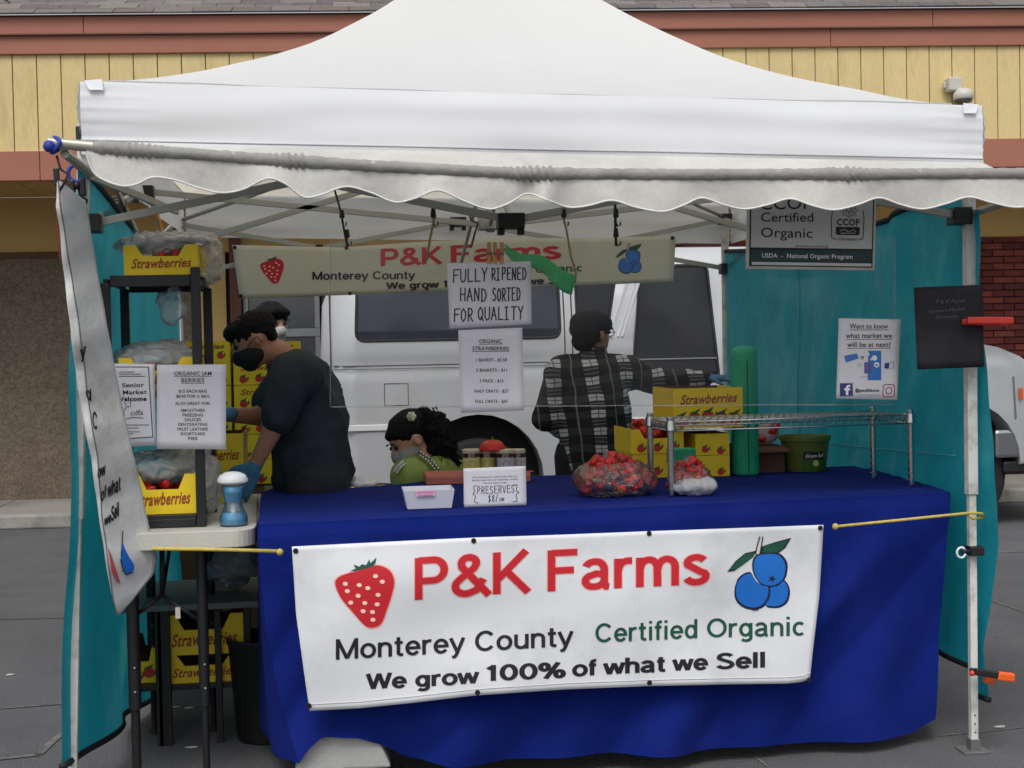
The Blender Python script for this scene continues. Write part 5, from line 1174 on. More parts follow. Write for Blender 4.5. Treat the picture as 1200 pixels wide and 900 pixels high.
for i in range(4):
    a, c = crn[i], crn[(i + 1) % 4]; L = (c - a).length; n_ = int(L / .028)
    for z in (zs_, zs_ - .032): b = MB(); b.tube([(a.x, a.y, z), (c.x, c.y, z)], .0032, 6); b.build('rim_wire', chrome, ws, smooth=True)
    b = MB(); b.tube([a.lerp(c, k / (2 * n_)) + Vector((0, 0, zs_ - (.004 if k % 2 else .028))) for k in range(2 * n_ + 1)], .0018, 5); b.build('zigzag_wire', chrome, ws, smooth=True)
for k in range(1, 32):
    a, c = crn[0].lerp(crn[1], k / 32), crn[3].lerp(crn[2], k / 32); b = MB(); b.tube([(a.x, a.y, zs_ + .004), (c.x, c.y, zs_ + .004)], .002, 5); b.build('shelf_wire', chrome, ws)
for k in range(1, 4):
    a, c = crn[0].lerp(crn[3], k / 4), crn[1].lerp(crn[2], k / 4); b = MB(); b.tube([(a.x, a.y, zs_ - .001), (c.x, c.y, zs_ - .001)], .0028, 5); b.build('cross_wire', chrome, ws)
# ---- bags of strawberries
def bag(label, px0, px1, pyt, pyb, ry, n_, flat=1.0):
    c = Z((px0 + px1) / 2, pyb); c.y += ry; xw = (at(px1, pyb, c.y).x - at(px0, pyb, c.y).x) / 2; hz = at(px0, pyt, c.y).z - TZ
    t = thing('bag_of_strawberries', label, 'bag', (c.x, c.y, TZ + .004))
    berries(t, heap((c.x, c.y, TZ + .01), xw * .86, ry * .86, hz * .80, n_))
    blob('plastic_film', [('e', (c.x, c.y, TZ + hz * .40), (xw * .98, ry * 1.0, hz * .44)), ('e', (c.x - xw * .4, c.y - ry * .3, TZ + hz * .34), (xw * .55, ry * .75, hz * .36)), ('e', (c.x + xw * .45, c.y - ry * .2, TZ + hz * .34), (xw * .5, ry * .7, hz * .36)), ('c', (c.x - xw * .2, c.y, TZ + hz * .8), (c.x + xw * .1, c.y + .02, TZ + hz * .95), .03, .012)], clearb, t, .008, 2, lambda p: .016 * (.3 - 1.5 * abs(nz(p, 13))) + .009 * (.4 - 1.8 * abs(nz(p, 31))))
    return t
bag('large clear bag of strawberries on the blue cloth, left of the shelf leg', 679, 779, 530, 584, .13, 100)
b_ = bag('smaller whitish bag of strawberries on the blue cloth, right of the shelf leg', 790, 843, 538, 581, .09, 45)
c = Z(817, 581); blob('paper_liner', [('e', (c.x, c.y + .03, TZ + .035), (.078, .05, .028)), ('e', (c.x + .035, c.y + .02, TZ + .04), (.04, .04, .026))], mat('white_liner', (206, 208, 212), .5, var=.06, transl=.3), b_, .006, 2, crumple(.008, 24))
c = Z(688, 566); blob('green_film', [('e', (c.x, c.y + .05, TZ + .04), (.03, .05, .035))], film('green_film', (.35, .8, .5), .1, .2, .2, .8, 20), b_.children[0].parent if False else [o for o in COL.objects if o.name.startswith('bag_of_strawberries')][0], .006, 2, crumple(.006, 22))
# ---- film over the rack crates
def bagfilm(label, prims, m_, a=.02, s=11, name='plastic_bag', voxel=.0075):
    p0 = prims[0][1]; t = thing(name, label, 'bag', p0); blob('film', prims, m_, t, voxel, 1, lambda p: a * (.35 - 1.6 * abs(nz(p, s))) + a * .55 * (.4 - 1.8 * abs(nz(p + Vector((3, 1, 2)), s * 2.3)))); return t
def E_(px, py, Y, rx, ry, rz): return ('e', at(px, py, Y), (rx, ry, rz))
bagfilm('milky plastic bag wrapped over the crate on top of the black rack', [E_(190, 289, .30, .16, .20, .045), E_(245, 305, .33, .045, .13, .095), E_(205, 283, .2, .12, .1, .02)], clearm)
bagfilm('domed milky plastic bag over the crate on the middle rack shelf', [E_(180, 425, .3, .15, .19, .07), E_(190, 410, .3, .09, .12, .035)], clearm)
bagfilm('milky plastic bag spilling over the crate on the lowest rack shelf', [E_(190, 546, .29, .15, .17, .055), E_(242, 565, .24, .05, .10, .10), E_(215, 530, .3, .09, .1, .04)], clearm)
bagfilm('small clear bag tied below the top rack shelf in front of the tarp', [E_(202, 362, .32, .05, .03, .055), E_(208, 345, .32, .03, .02, .04), E_(192, 352, .32, .03, .02, .03)], clearm, .02, 14, voxel=.006)
bagfilm('dark crumpled plastic bag on the low stand beneath the folding table', [E_(268, 664, .85, .10, .12, .085), E_(285, 655, .8, .05, .08, .08)], film('grey_bag', (.6, .62, .66), .02, .3, .3, .9, 20))
# ---- hand soap bottle
hc = atz(274, 616, ztop); hc.y = max(hc.y, .04); hc = Vector((at(274, 616, hc.y).x, hc.y, ztop + .001)); px1 = 1 / 350
bot = thing('soap_bottle', 'clear hourglass hand soap bottle with blue soap and a white domed top', 'bottle', hc)
def bz(py): return at(274, py, hc.y).z - hc.z
bl_c = film('bottle_plastic', (.93, .98, 1), .04, .06, .05, .2, 8); bl_l = mat('blue_soap', (60, 176, 222), .15, var=.05, trans=.0, coat=.3)
b = MB(); b.lathe(hc, [(15 * px1, 0), (16.5 * px1, .004), (16 * px1, bz(605)), (12 * px1, bz(596)), (10 * px1, bz(590)), (11 * px1, bz(584)), (12 * px1, bz(578)), (12.5 * px1, bz(567))], 24); b.build('shell', bl_c, bot, smooth=True)
b = MB(); b.lathe(hc, [(14 * px1, .003), (15.3 * px1, .006), (15 * px1, bz(606)), (13.5 * px1, bz(600))], 24); b.build('soap', bl_l, bot, smooth=True, autos=True)
b = MB(); b.lathe(hc, [(10 * px1, bz(588)), (11.3 * px1, bz(580)), (11.5 * px1, bz(569))], 24); b.build('soap', bl_l, bot, smooth=True, autos=True)
b = MB(); b.lathe(hc, [(13 * px1, bz(567)), (17.5 * px1, bz(564.5)), (18 * px1, bz(562)), (15 * px1, bz(556.5)), (9 * px1, bz(553.5)), (3 * px1, bz(552.5))], 28); b.build('domed_lid', mat('white_plastic', (226, 230, 234), .4, var=.02), bot, smooth=True, autos=True)
b = MB(); b.lathe(hc, [(3 * px1, bz(614)), (3 * px1, bz(586)), (6 * px1, bz(584)), (6 * px1, bz(572))], 12); b.build('pump_tube', mat('white_plastic', (226, 230, 234)), bot, smooth=True, autos=True)
# ---- jars on a pale box, tray, sign, napkin
q0 = Z(578, 566); jy = q0.y + .02
jz = at(578, 551, jy).z
jb = thing('jar_riser', 'low salmon pink box lying on the blue cloth beneath the jam jars', 'box', (q0.x, jy, TZ))
a_ = at(500, 575, jy - .05); c_ = at(622, 575, jy - .05); b = MB(); b.box((a_.x, jy - .05, TZ + .008), (c_.x, jy + .16, TZ + .045)); b.build('box_body', mat('salmon_card', (196, 110, 92), .7, var=.06), jb, bevel=.003)
b = MB(); b.box((a_.x + .0, jy - .0515, TZ + .034), (c_.x, jy - .0505, TZ + .045)); b.build('lid_edge', mat('salmon_light', (214, 140, 120), .7), jb)
jglass = mat('jam_dark', (74, 22, 20), .1, var=.2, coat=.6); lidm = mat('cream_lid', (216, 212, 180), .35, metal=.2, var=.05); ly = mat('yellow_label', (206, 200, 120), .6, var=.04); lg = mat('grey_label', (186, 186, 196), .6, var=.04)
RJ = .036
for i, (px, dy, kind, lab) in enumerate(((552, -.01, 'y', 'jam jar with a yellow label, leftmost of the jars'), (570, .035, 'y', 'jam jar with a yellow label, second jar from the left'), (592, -.01, 'g', 'jam jar with a grey label, in front right of the jars'), (606, .05, 'g', 'jam jar with a grey label, rightmost of the jars'), (578, .11, 'g', 'jam jar at the back of the group under the red berry ornament'))):
    y = jy + dy + .02; x = at(px, 540, y).x; z0 = TZ + .046; t = thing('jam_jar', lab, 'jar', (x, y, z0), 'jam jars on the blue cloth'); H = at(px, 526, y).z - z0 - .001
    b = MB(); b.lathe((x, y, z0), [(RJ * .9, 0), (RJ, .005), (RJ, H - .028), (RJ * .9, H - .018), (RJ * .9, H - .012)], 22); b.build('glass', jglass, t, smooth=True, autos=True)
    b = MB(); b.lathe((x, y, z0), [(RJ * .97, H - .016), (RJ * 1.0, H - .013), (RJ * 1.0, H - .002), (RJ * .94, H)], 22); b.build('lid', lidm, t, smooth=True, autos=True)
    def SJ(u, v, off=0): a2 = R(-90) + (u - .5) * 2.4; return Vector((x + (RJ + .0015 + off) * math.cos(a2), y + (RJ + .0015 + off) * math.sin(a2), z0 + .012 - v * (H - .045)))
    b = MB(); b.grid(lambda u, v: SJ(u, -v), 14, 2); lb = b.build('label', ly if kind == 'y' else lg, t, smooth=True)
    ppoly('emblem', lb, blk_ink if kind == 'g' else mat('olive_ink', (90, 92, 40), .6), [ell(.5, -.45, .17, .33, 14)], SJ, .0006); ppoly('emblem_centre', lb, ly if kind == 'y' else lg, [[(.38, -.46), (.5, -.3), (.62, -.46), (.5, -.42)], [(.40, -.6), (.6, -.6), (.56, -.67), (.44, -.67)]], SJ, .0012)
oc = Vector((at(577, 529, jy + .03).x, jy + .03, at(577, 527.5, jy + .03).z))
orn = thing('berry_ornament', 'red plastic half-strawberry ornament with a small green stalk resting on the jar lids', 'ornament', oc)
b = MB(); b.lathe(oc, [(.053, 0), (.054, .004), (.048, .024), (.036, .036), (.018, .042), (.004, .043)], 24); b.build('dome', mat('ornament_red', (206, 44, 34), .4, var=.06), orn, smooth=True)
b = MB(); b.tube([oc + Vector((0, 0, .042)), oc + Vector((.004, 0, .054))], [.005, .003], 8); 
for k in range(5): a2 = k * 1.257; b.face([oc + Vector((0, 0, .044)), oc + Vector((.02 * math.cos(a2 - .3), .02 * math.sin(a2 - .3), .0425)), oc + Vector((.028 * math.cos(a2), .028 * math.sin(a2), .040)), oc + Vector((.02 * math.cos(a2 + .3), .02 * math.sin(a2 + .3), .0425))])
b.build('stalk', bgrn, orn)
c = at(621, 562, jy); b = MB(); b.box((c.x - .012, jy - .03, TZ + .046), (c.x + .014, jy + .02, at(621, 552, jy).z)); tag(b.build('red_carton', mat('coral_card', (214, 70, 56), .6), None, bevel=.003), 'small coral red carton standing behind the preserves price card', 'carton')
# white tray
t0, t1 = Z(478, 598), Z(529, 596); tt0, tt1 = at(472, 571, t0.y - .01), at(532, 571, t0.y - .01); ty = (t0.y + t1.y) / 2
tr_ = thing('paper_tray', 'small white paper food tray with a pink sticker on its rim, on the blue cloth', 'tray', ((t0.x + t1.x) / 2, ty, TZ)); th = at(500, 574, ty).z; tw = mat('tray_card', (214, 216, 226), .6, var=.03)
o0, o1 = at(473, 574, ty).x, at(532, 574, ty).x; dd = .13
bot4 = [Vector((t0.x, ty, TZ + .008)), Vector((t1.x, ty, TZ + .008)), Vector((t1.x - .0, ty + dd, TZ + .008)), Vector((t0.x, ty + dd, TZ + .008))]; top4 = [Vector((o0, ty - .014, th)), Vector((o1, ty - .014, th)), Vector((o1, ty + dd + .014, th)), Vector((o0, ty + dd + .014, th))]
for i in range(4):
    b = MB(); b.face([bot4[i], bot4[(i + 1) % 4], top4[(i + 1) % 4], top4[i]]); b.build('side_panel', tw, tr_, solid=.002)
b = MB(); b.face(bot4); b.build('base_panel', tw, tr_, solid=.002)
Stray = lambda px, py, off=0: at(px, py, ty - .0155) + Vector((0, -off, 0))
ppoly('sticker', tr_, mat('pink_sticker', (226, 176, 206), .6), [[(486, 575), (510, 574), (510, 581), (488, 582)]], Stray, .002)
ptext('lettering', tr_, mat('pink_ink', (196, 90, 140), .6), 'SAMPLES', (489, 578.5), (508, 577.8), 2.2, Stray, off=.003); pstroke('lettering_line', tr_, mat('pink_ink', (196, 90, 140)), [[(490, 580.8), (507, 580)]], .6, Stray, .003)
# napkin heap
nc = Z(428, 571); nap = thing('napkin', 'crumpled white napkins at the left rear of the blue cloth', 'napkin', nc)
blob('folded_paper', [('e', nc + Vector((-.01, .05, .012)), (.06, .05, .012)), ('e', nc + Vector((-.02, .05, .025)), (.035, .03, .014))], paperw, nap, .005, 1, crumple(.008, 26))

# ================================================================== SIGNS
lam = film('laminate', (1, 1, 1), .01, .12, .01, .1, 6, .5)
def sheet(name, label, cat, quad, Y, m_, sleeve=True, th=.0012, bend=.006):
    ys = (lambda px, py: Y + bend * math.sin((px + py) * .02)) if bend else (lambda px, py: Y)
    S = lambda px, py, off=0: at(px, py, ys(px, py)) + Vector((0, -off, 0)); c = S((quad[0][0] + quad[2][0]) / 2, (quad[0][1] + quad[2][1]) / 2)
    t = thing(name, label, cat, c)
    def f(u, v):
        a_ = [quad[0][i] + (quad[1][i] - quad[0][i]) * u for i in (0, 1)]; c2 = [quad[3][i] + (quad[2][i] - quad[3][i]) * u for i in (0, 1)]; return S(a_[0] + (c2[0] - a_[0]) * v, a_[1] + (c2[1] - a_[1]) * v)
    b = MB(); b.grid(f, 10, 10); b.build('card' if m_ is not paperw else 'paper', m_, t, smooth=True, solid=th)
    if sleeve:
        def fs(u, v):
            p = f(u, v); cc = f(.5, .5); return cc + (p - cc) * 1.035 + Vector((0, -.0022, 0))
        b = MB(); b.grid(fs, 6, 6); b.build('sleeve', lam, t, smooth=True)
    return t, S
ink = mat('marker_ink', (26, 26, 30), .6, var=0); gink = mat('printed_ink', (44, 44, 48), .6, var=0)
t, S = sheet('quality_sign', 'handwritten white sign in large marker capitals hanging above the price list', 'sign', [(524, 309), (622, 306), (623, 380), (527, 385)], .0, paperw)
pstroke('handwriting', t, ink, hand('FULLY', 531, 573, 331, 329, 15) + hand('RIPENED', 576, 618, 328, 328, 14) + hand('HAND', 539, 572, 353, 353, 15) + hand('SORTED', 577, 611, 353, 352, 15) + hand('FOR', 532, 556, 377, 376, 15) + hand('QUALITY', 560, 615, 375, 374, 15), 1.5, S, .0016)
t, S = sheet('price_list', 'white printed strawberry price list hanging below the handwritten sign', 'sign', [(537, 387), (612, 384), (614, 481), (540, 484)], .0, paperw)
for tx, y, w_ in (('ORGANIC', 402, 27), ('STRAWBERRIES', 410.5, 43)): ctext(t, ink, tx, 575, y, w_, 4.3, S, off=.0016, bold=.012); pstroke('underline', t, gink, [[(575 - w_ / 2, y + 1.4), (575 + w_ / 2, y + 1)]], .6, S, .0016)
for tx, y, w_ in (('1 BASKET - $5.50', 423.5, 36), ('2 BASKETS - $11', 435.5, 36), ('3 PACK - $15', 448, 28), ('HALF CRATE - $27', 460, 40), ('FULL CRATE - $47', 472, 38)): ctext(t, ink, tx, 576, y, w_, 3.5, S, off=.0016, bold=.012)
t, S = sheet('jam_berries_sign', 'white printed jam berries price sign taped to the right post of the black rack', 'sign', [(184, 427.5), (265, 427), (264.5, 526.5), (183.5, 526)], .072, paperw)
for tx, y, w_, h in (('ORGANIC JAM', 440, 44, 4.6), ('BERRIES', 448, 27, 4.6)): ctext(t, ink, tx, 226, y, w_, h, S, off=.0016, bold=.010); pstroke('underline', t, gink, [[(226 - w_ / 2, y + 1.2), (226 + w_ / 2, y + 1.2)]], .5, S, .0016)
for tx, y, w_ in (('$15 EACH BAG', 460, 33), ('$8.00 FOR ½ BAG', 466, 39), ('ALSO GREAT FOR:', 474.5, 41), ('SMOOTHIES', 482.5, 28), ('FREEZING', 488, 24), ('SAUCES', 493.5, 19), ('DEHYDRATING', 499, 34), ('FRUIT LEATHER', 504.5, 36), ('SHORTCAKE', 510, 29), ('PIES', 515.5, 11)): ctext(t, ink, tx, 226, y, w_, 3.4, S, off=.0016, bold=.010)
t, S = sheet('senior_market_sign', 'framed white senior market notice partly covered by the side banner', 'sign', [(133, 426), (181, 426.5), (183, 522), (136, 524)], .078, paperw)
pstroke('frame_line', t, ink, [[(136, 430), (174, 430), (179, 512), (148, 514)]], 1.0, S, .0016)
for tx, x0_, x1_, y, h in (('WIC and Senior', 108, 169, 454, 4.8), ("Farmers' Market", 104, 172, 462.5, 4.8), ('Welcome', 136, 172, 470, 4.8)): ptext('lettering', t, ink, tx, (x0_ + 0, y), (x1_, y - .5), h, S, off=.0016, bold=.045) if tx == 'Welcome' else None
ptext('lettering', t, ink, 'Senior', (143, 454), (169, 453), 4.8, S, off=.0016, bold=.018); ptext('lettering', t, ink, 'Market', (144, 462.3), (172, 461.5), 4.8, S, off=.0016, bold=.018); ptext('lettering', t, gink, 'cdfa', (153, 487), (168, 486), 6, S, off=.0016)
for y, x1_ in ((436, 157), (438.5, 165), (441, 170), (498, 174), (501.5, 162), (506, 164), (508.5, 156)): pstroke('small_print', t, gink, [[(140, y), (x1_, y)]], .8, S, .0016)
pstroke('sun_emblem', t, gink, [[(146, 488), (145, 482), (148, 477), (153, 476)], [(144, 478), (141, 475)], [(148, 475), (146, 471)], [(153, 474), (153, 470)], [(143, 484), (139, 483)], [(147, 491), (156, 489), (168, 490)]], .8, S, .0016)
t, S = sheet('preserves_card', 'white tent card reading PRESERVES standing on the blue cloth before the jars', 'sign', [(543, 549), (616, 546), (617, 592), (544, 594.5)], Z(580, 594).y + .005, paperw, False, .002, 0)
pstroke('handwriting', t, gink, hand('PRESERVES', 559, 604, 579, 576.5, 8.5) + hand('$8/', 572, 585, 588, 587.5, 8) + hand('jar', 585, 592, 587, 586.5, 6), .8, S, .0016)
pstroke('bracket', t, gink, [[(559, 569), (555, 570), (556, 577), (554, 579), (557, 581), (556, 588), (560, 589.5)], [(602, 568), (606, 568), (605, 575), (608, 577), (605, 579), (606, 587), (601, 588)]], .8, S, .0016)
for tx, y, w_ in (('All preserves are made locally with our', 559.5, 53), ('Berries made with our organically certified', 563, 53), ('fruit and organic sugar', 566.5, 28)): ctext(t, gink, tx, 580, y, w_, 2.0, S, off=.0016, slope=-.03)
c0 = at(580, 594, Z(580, 594).y); b = MB(); p = [S(544, 549.2), S(616, 546.2)]; b.face([p[0] + Vector((0, .002, 0)), p[1] + Vector((0, .002, 0)), Vector((p[1].x, p[1].y + .07, TZ + .009)), Vector((p[0].x, p[0].y + .07, TZ + .009))]); b.build('back_leaf', paperw, t, solid=.0012)
t, S = sheet('market_poster', 'white poster with blue phone graphics and two square icons on the right tarp', 'sign', [(983, 373), (1055.5, 374.5), (1051, 468.5), (980, 467)], .02, paperw)
for tx, y, w_ in (('Want to know', 385, 45), ('what market we', 396, 54), ('will be at next?', 406.5, 51)): ctext(t, ink, tx, 1018, y, w_, 5.6, S, off=.0016, bold=.018); pstroke('underline', t, ink, [[(1018 - w_ / 2, y + 1.6), (1018 + w_ / 2, y + 1.6)]], .6, S, .0016)
b1m = mat('poster_blue', (30, 120, 200), .6); b2m = mat('poster_navy', (40, 60, 130), .6); gm_ = mat('poster_grey', (150, 156, 170), .6)
ppoly('phone_graphic', t, b1m, [[(1017, 411), (1032.5, 411), (1032.5, 445.5), (1016.5, 445.5)], [(989, 417), (1004, 414), (1006, 420), (991, 425)]], S, .0016)
ppoly('phone_graphic', t, mat('poster_purple', (90, 84, 150), .6), [[(1012.5, 424.5), (1021, 424), (1021, 437.5), (1012.5, 437.5)]], S, .0022)
for x, y, r in ((1024.5, 419.5, 3.2), (1027, 427.5, 3.2), (1017, 415, 2), (1021, 421, 1.4)): ppoly('bubble_graphic', t, paperw, [ell(x, y, r, r, 12)], S, .0028)
for x, y in ((1010, 419), (1007, 428)): pstroke('icon_line', t, gm_, [ell(x, y, 2, 2, 8) + [ell(x, y, 2, 2, 8)[0]]], .6, S, .0018)
ppoly('icon_graphic', t, b2m, [[(1036.5, 425.5), (1042, 425), (1041, 432), (1036, 431.5)], [(1009, 418), (1011.5, 418), (1010.5, 420.5)], [(1025.5, 427), (1028.5, 427), (1028.5, 428.5), (1025.5, 428.5)], [(1018.5, 413.5), (1020, 413.5), (1020, 416), (1018.5, 416)]], S, .0034); pstroke('icon_line', t, gm_, [[(1007, 442), (1016, 441.5)], [(1043, 424), (1047, 424), (1047, 431), (1043, 432)]], .7, S, .0018)
ppoly('square_icon', t, mat('icon_navy', (44, 54, 120), .6), [smooth_loop([(984, 449), (999, 449), (999.5, 464), (984, 464.5)], 1)], S, .0016)
ppoly('square_icon_letter', t, paperw, [[(991, 463), (991, 457.5), (989, 457.5), (989, 455), (991, 455), (991, 453.4), (992, 451.6), (994, 451), (996.2, 451), (996.2, 453.2), (994.6, 453.2), (993.8, 454), (993.8, 455), (996, 455), (995.6, 457.5), (993.8, 457.5), (993.8, 463)]], S, .0024)
ctext(t, ink, '@pandkfarms', 1016, 459, 28, 3.4, S, off=.0016, bold=.035); pstroke('small_print', t, gm_, [[(1005, 463), (1030, 463)]], .7, S, .0018)
ip = mat('icon_magenta', (160, 60, 110), .6)
rq = rrect([(1035, 450.5), (1048, 450.5), (1048, 465), (1034, 465)], 3.5, 4); pstroke('camera_icon', t, ip, [rq + [rq[0]], ell(1041.3, 457.8, 3.6, 3.7, 14) + [ell(1041.3, 457.8, 3.6, 3.7, 14)[0]]], 1.1, S, .0018); ppoly('camera_icon_dot', t, ip, [ell(1045.3, 453.5, .8, .8, 6)], S, .0018)
# organic certificate board
signg = mat('sign_face', (196, 200, 196), .5, var=.02); dgr = mat('sign_green', (14, 52, 56), .5)
t, S = sheet('organic_certificate', 'framed grey and dark green organic certification board hung under the awning at right', 'sign', [(876, 214), (1027, 214), (1024, 317), (874, 315)], -.08, mat('frame_white', (206, 206, 202), .5), False, .012, 0)
ppoly('frame_line', t, blk_ink, [[(878.5, 218), (1024, 218), (1021.5, 314), (877, 312)]], S, .0072); ppoly('panel_face', t, signg, [[(880, 220), (1022.5, 220), (1020.5, 292), (879, 290)]], S, .008)
ppoly('green_band', t, dgr, [[(879, 293), (1020.5, 294), (1020, 308), (879, 306)]], S, .008); ppoly('lower_band', t, signg, [[(880, 307), (1020, 309), (1020, 312.5), (880, 310.5)]], S, .0086)
ptext('lettering', t, ink, 'CCOF', (890, 246), (949, 245), 14, S, off=.009, bold=.005); ptext('lettering', t, ink, 'Certified', (891, 260), (952, 260), 10.5, S, off=.009, bold=.004); ptext('lettering', t, ink, 'Organic', (891, 278), (951, 279), 11, S, off=.009, bold=.004)
ptext('lettering', t, gink, 'www.ccof.org', (931, 290), (970, 290.5), 3.2, S, off=.009, shear=.3); ptext('lettering', t, paperw, 'USDA  -  National Organic Program', (892, 302), (998, 303.5), 5, S, off=.009, bold=.01)
ptext('lettering', t, ink, 'CCOF', (979.5, 264), (1006, 264.5), 7, S, off=.009, bold=.03); ptext('lettering', t, ink, 'Organic', (981, 282), (1003, 282), 3.4, S, off=.009, bold=.02)
ppoly('emblem_block', t, ink, [rrect([(978, 266), (1006.5, 266.5), (1006, 276), (978.5, 275.5)], 2)], S, .009); pstroke('emblem_line', t, signg, [[(983, 271), (988, 269), (993, 272), (998, 269.5), (1002, 272)], [(984, 273.5), (1001, 273.5)]], .7, S, .0098)
pstroke('emblem_frame', t, ink, [[(975, 246), (973, 256), (973.5, 279), (979, 281)], [(1010, 247), (1011.5, 256), (1010, 280), (1005, 281)]], .9, S, .009)
sw = [[(994 + r * math.cos(R(a)), 246 - r * math.sin(R(a)) * .9) for r, a in ((2, q), (5, q + 40), (8, q + 60), (10, q + 95))] for q in range(0, 360, 45)]; pstroke('emblem_sun', t, gink, sw, .8, S, .009)
# blackboard and clamps
bbm = mat('blackboard', (30, 30, 36), .75, var=.1, vs=5, dirt=(46, 46, 52), dirt_s=5); chalk = mat('faint_chalk', (104, 102, 104), .9, var=.1)
t, S = sheet('blackboard', 'black chalkboard sheet with faint writing clamped to the white tent leg', 'sign', [(1071, 337), (1151, 333.5), (1153, 430), (1075, 433)], -.09, bbm, False, .004, .004)
ptext('lettering', t, chalk, 'P & K Farms', (1096, 356), (1131, 354), 4, S, off=.003, bold=-.004, shear=.2); ptext('lettering', t, chalk, 'Farmers Market', (1088, 367), (1131, 363.5), 4, S, off=.003, bold=-.004, shear=.2); ptext('lettering', t, chalk, 'Discounts', (1096, 373.5), (1121, 372), 3.6, S, off=.003, bold=-.004, shear=.2)
def clamp(label, P0, P1, Y, colm, jaw, name='spring_clamp'):
    a, c = at(*P0, Y), at(*P1, Y); t = thing(name, label, 'clamp', a); m_ = a.lerp(c, .5)
    b = MB(); b.bar(a, c, .02, .024); b.build('handle', colm, t, bevel=.005)
    b = MB(); b.bar(a + Vector((0, .035, -.004)), c + Vector((.0, .042, -.01)), .016, .02); b.build('handle', colm, t, bevel=.005)
    b = MB(); b.tube([a.lerp(c, .3) + Vector((0, -.006, 0)), a.lerp(c, .3) + Vector((0, .045, 0))], .007, 10); b.build('pivot', jaw, t, smooth=True, autos=True); return t
clamp('flat red clamp gripping the edge of the black chalkboard', (1133, 375.5), (1187, 375.5), -.14, mat('clamp_red', (216, 62, 50), .5, var=.05), mat('clamp_red', (216, 62, 50)))
t = clamp('orange-tipped black spring clamp holding the teal tarp near the ground', (1142, 787), (1188, 794), -.10, blk, blk); org = mat('clamp_orange', (236, 98, 34), .5, var=.05)
b = MB(); b.bar(at(1168, 792, -.10), at(1188, 794, -.10), .026, .03); b.build('grip', org, t, bevel=.006); b = MB(); b.bar(at(1153, 795, -.06), at(1165, 797, -.06), .024, .03); b.build('grip', org, t, bevel=.006); b = MB(); b.ball(at(1139, 789, -.1), .010, 10, 6); b.build('jaw_pad', mat('clamp_red', (216, 62, 50)), t, smooth=True)
# strap with a ring on the right leg
t = thing('leg_strap', 'black strap with a white ring wrapped round the right tent leg', 'strap', at(1143, 645, 0)); c = at(1142, 645, FRp.y)
b = MB(); b.box((c.x - .026, c.y - .026, c.z - .016), (c.x + .026, c.y + .026, c.z + .016)); b.build('band', blk, t, bevel=.004); b = MB(); b.tube([c + Vector((-.026, -.024, 0)), c + Vector((-.05, -.03, .004)), c + Vector((-.06, -.03, -.004))], .008, 6); b.build('loop', blk, t, smooth=True)
b = MB(); rc = c + Vector((-.066, -.036, 0)); b.tube([rc + Vector((.016 * math.cos(k / 16 * 5.4 + .6), 0, .018 * math.sin(k / 16 * 5.4 + .6))) for k in range(17)], .004, 8); b.build('ring', mat('white_plastic', (226, 230, 234)), t, smooth=True)

# ================================================================== CORDS
ycord = mat('yellow_cord', (196, 176, 84), .7, var=.15, vs=60); kcord = mat('black_cord', (30, 28, 30), .7); tcord = mat('tan_cord', (150, 132, 80), .7, var=.15, vs=50); bcord = mat('blue_cord', (34, 56, 150), .6, var=.1); wpin = mat('clothespin_wood', (186, 152, 96), .8, var=.15, vs=20)
def cord(label, P, Y, m_, r=.004, hook=None, ball=None, name='bungee_cord', cat='cord'):
    pts = [at(p[0], p[1], p[2] if len(p) > 2 else Y) for p in P]; t = thing(name, label, cat, pts[0]); b = MB(); b.tube(pts, r, 8); b.build('cord', m_, t, smooth=True)
    if hook:
        for h in hook:
            c = at(h[0], h[1], Y); b = MB(); b.tube([c + Vector((0, 0, .028)), c + Vector((0, 0, .004)), c + Vector((.006, 0, -.010)), c + Vector((.014, 0, -.006)), c + Vector((.015, 0, .006))], .0028, 6); b.build('hook', blk, t, smooth=True); b = MB(); b.lathe(c + Vector((0, 0, .02)), [(.008, 0), (.010, .004), (.007, .03)], 10); b.build('hook_cap', blk, t, smooth=True, autos=True)
    if ball:
        for h in ball: b = MB(); b.ball(at(h[0], h[1], Y), .011, 14, 10); b.build('ball', ycord, t, smooth=True)
    return t
cord('yellow ball bungee pulled tight from the side banner to the blue cloth', [(178, 643), (250, 644), (326, 646)], -.17, ycord, .006, ball=[(328, 647)])
cord('yellow ball bungee running from the blue cloth to the right tent leg', [(980, 617, -.07), (1060, 609, -.10), (1138, 601, -.05), (1151, 602, -.04), (1153, 606, -.02), (1140, 608, -.04), (1135, 604, -.05)], -.07, ycord, .005, ball=[(979, 617)])
cord('tan hanging cord left of the handwritten sign, against the rear banner', [(509, 255), (506, 270), (503, 285), (500, 305)], .03, tcord, .004, hook=[(508, 262)])
cord('black hook cord hanging at the left above the rear banner', [(392, 222), (400, 250), (403, 268), (407, 290)], .5, kcord, .004, hook=[(401, 262), (407, 285)])
cord('tan hanging cord right of the green plastic strip', [(659, 250), (664, 270), (669, 300), (675, 320), (674, 332)], .03, tcord, .0035, hook=[(661, 262)])
cord('black hook cord hanging above the blueberries of the rear banner', [(721, 236), (721, 262), (722, 288)], .03, kcord, .0045, hook=[(722, 262), (722, 285)])
cord('orange cord hanging at the inner left corner of the tent', [(184, 248), (188, 262), (190, 280)], .4, mat('orange_cord', (216, 150, 70), .6), .005)
cord('dark red twisted cord at the middle tent bracket', [(556, 246), (550, 252), (552, 258), (560, 262), (556, 275), (552, 290)], .1, mat('maroon_cord', (90, 40, 44), .7), .0035)
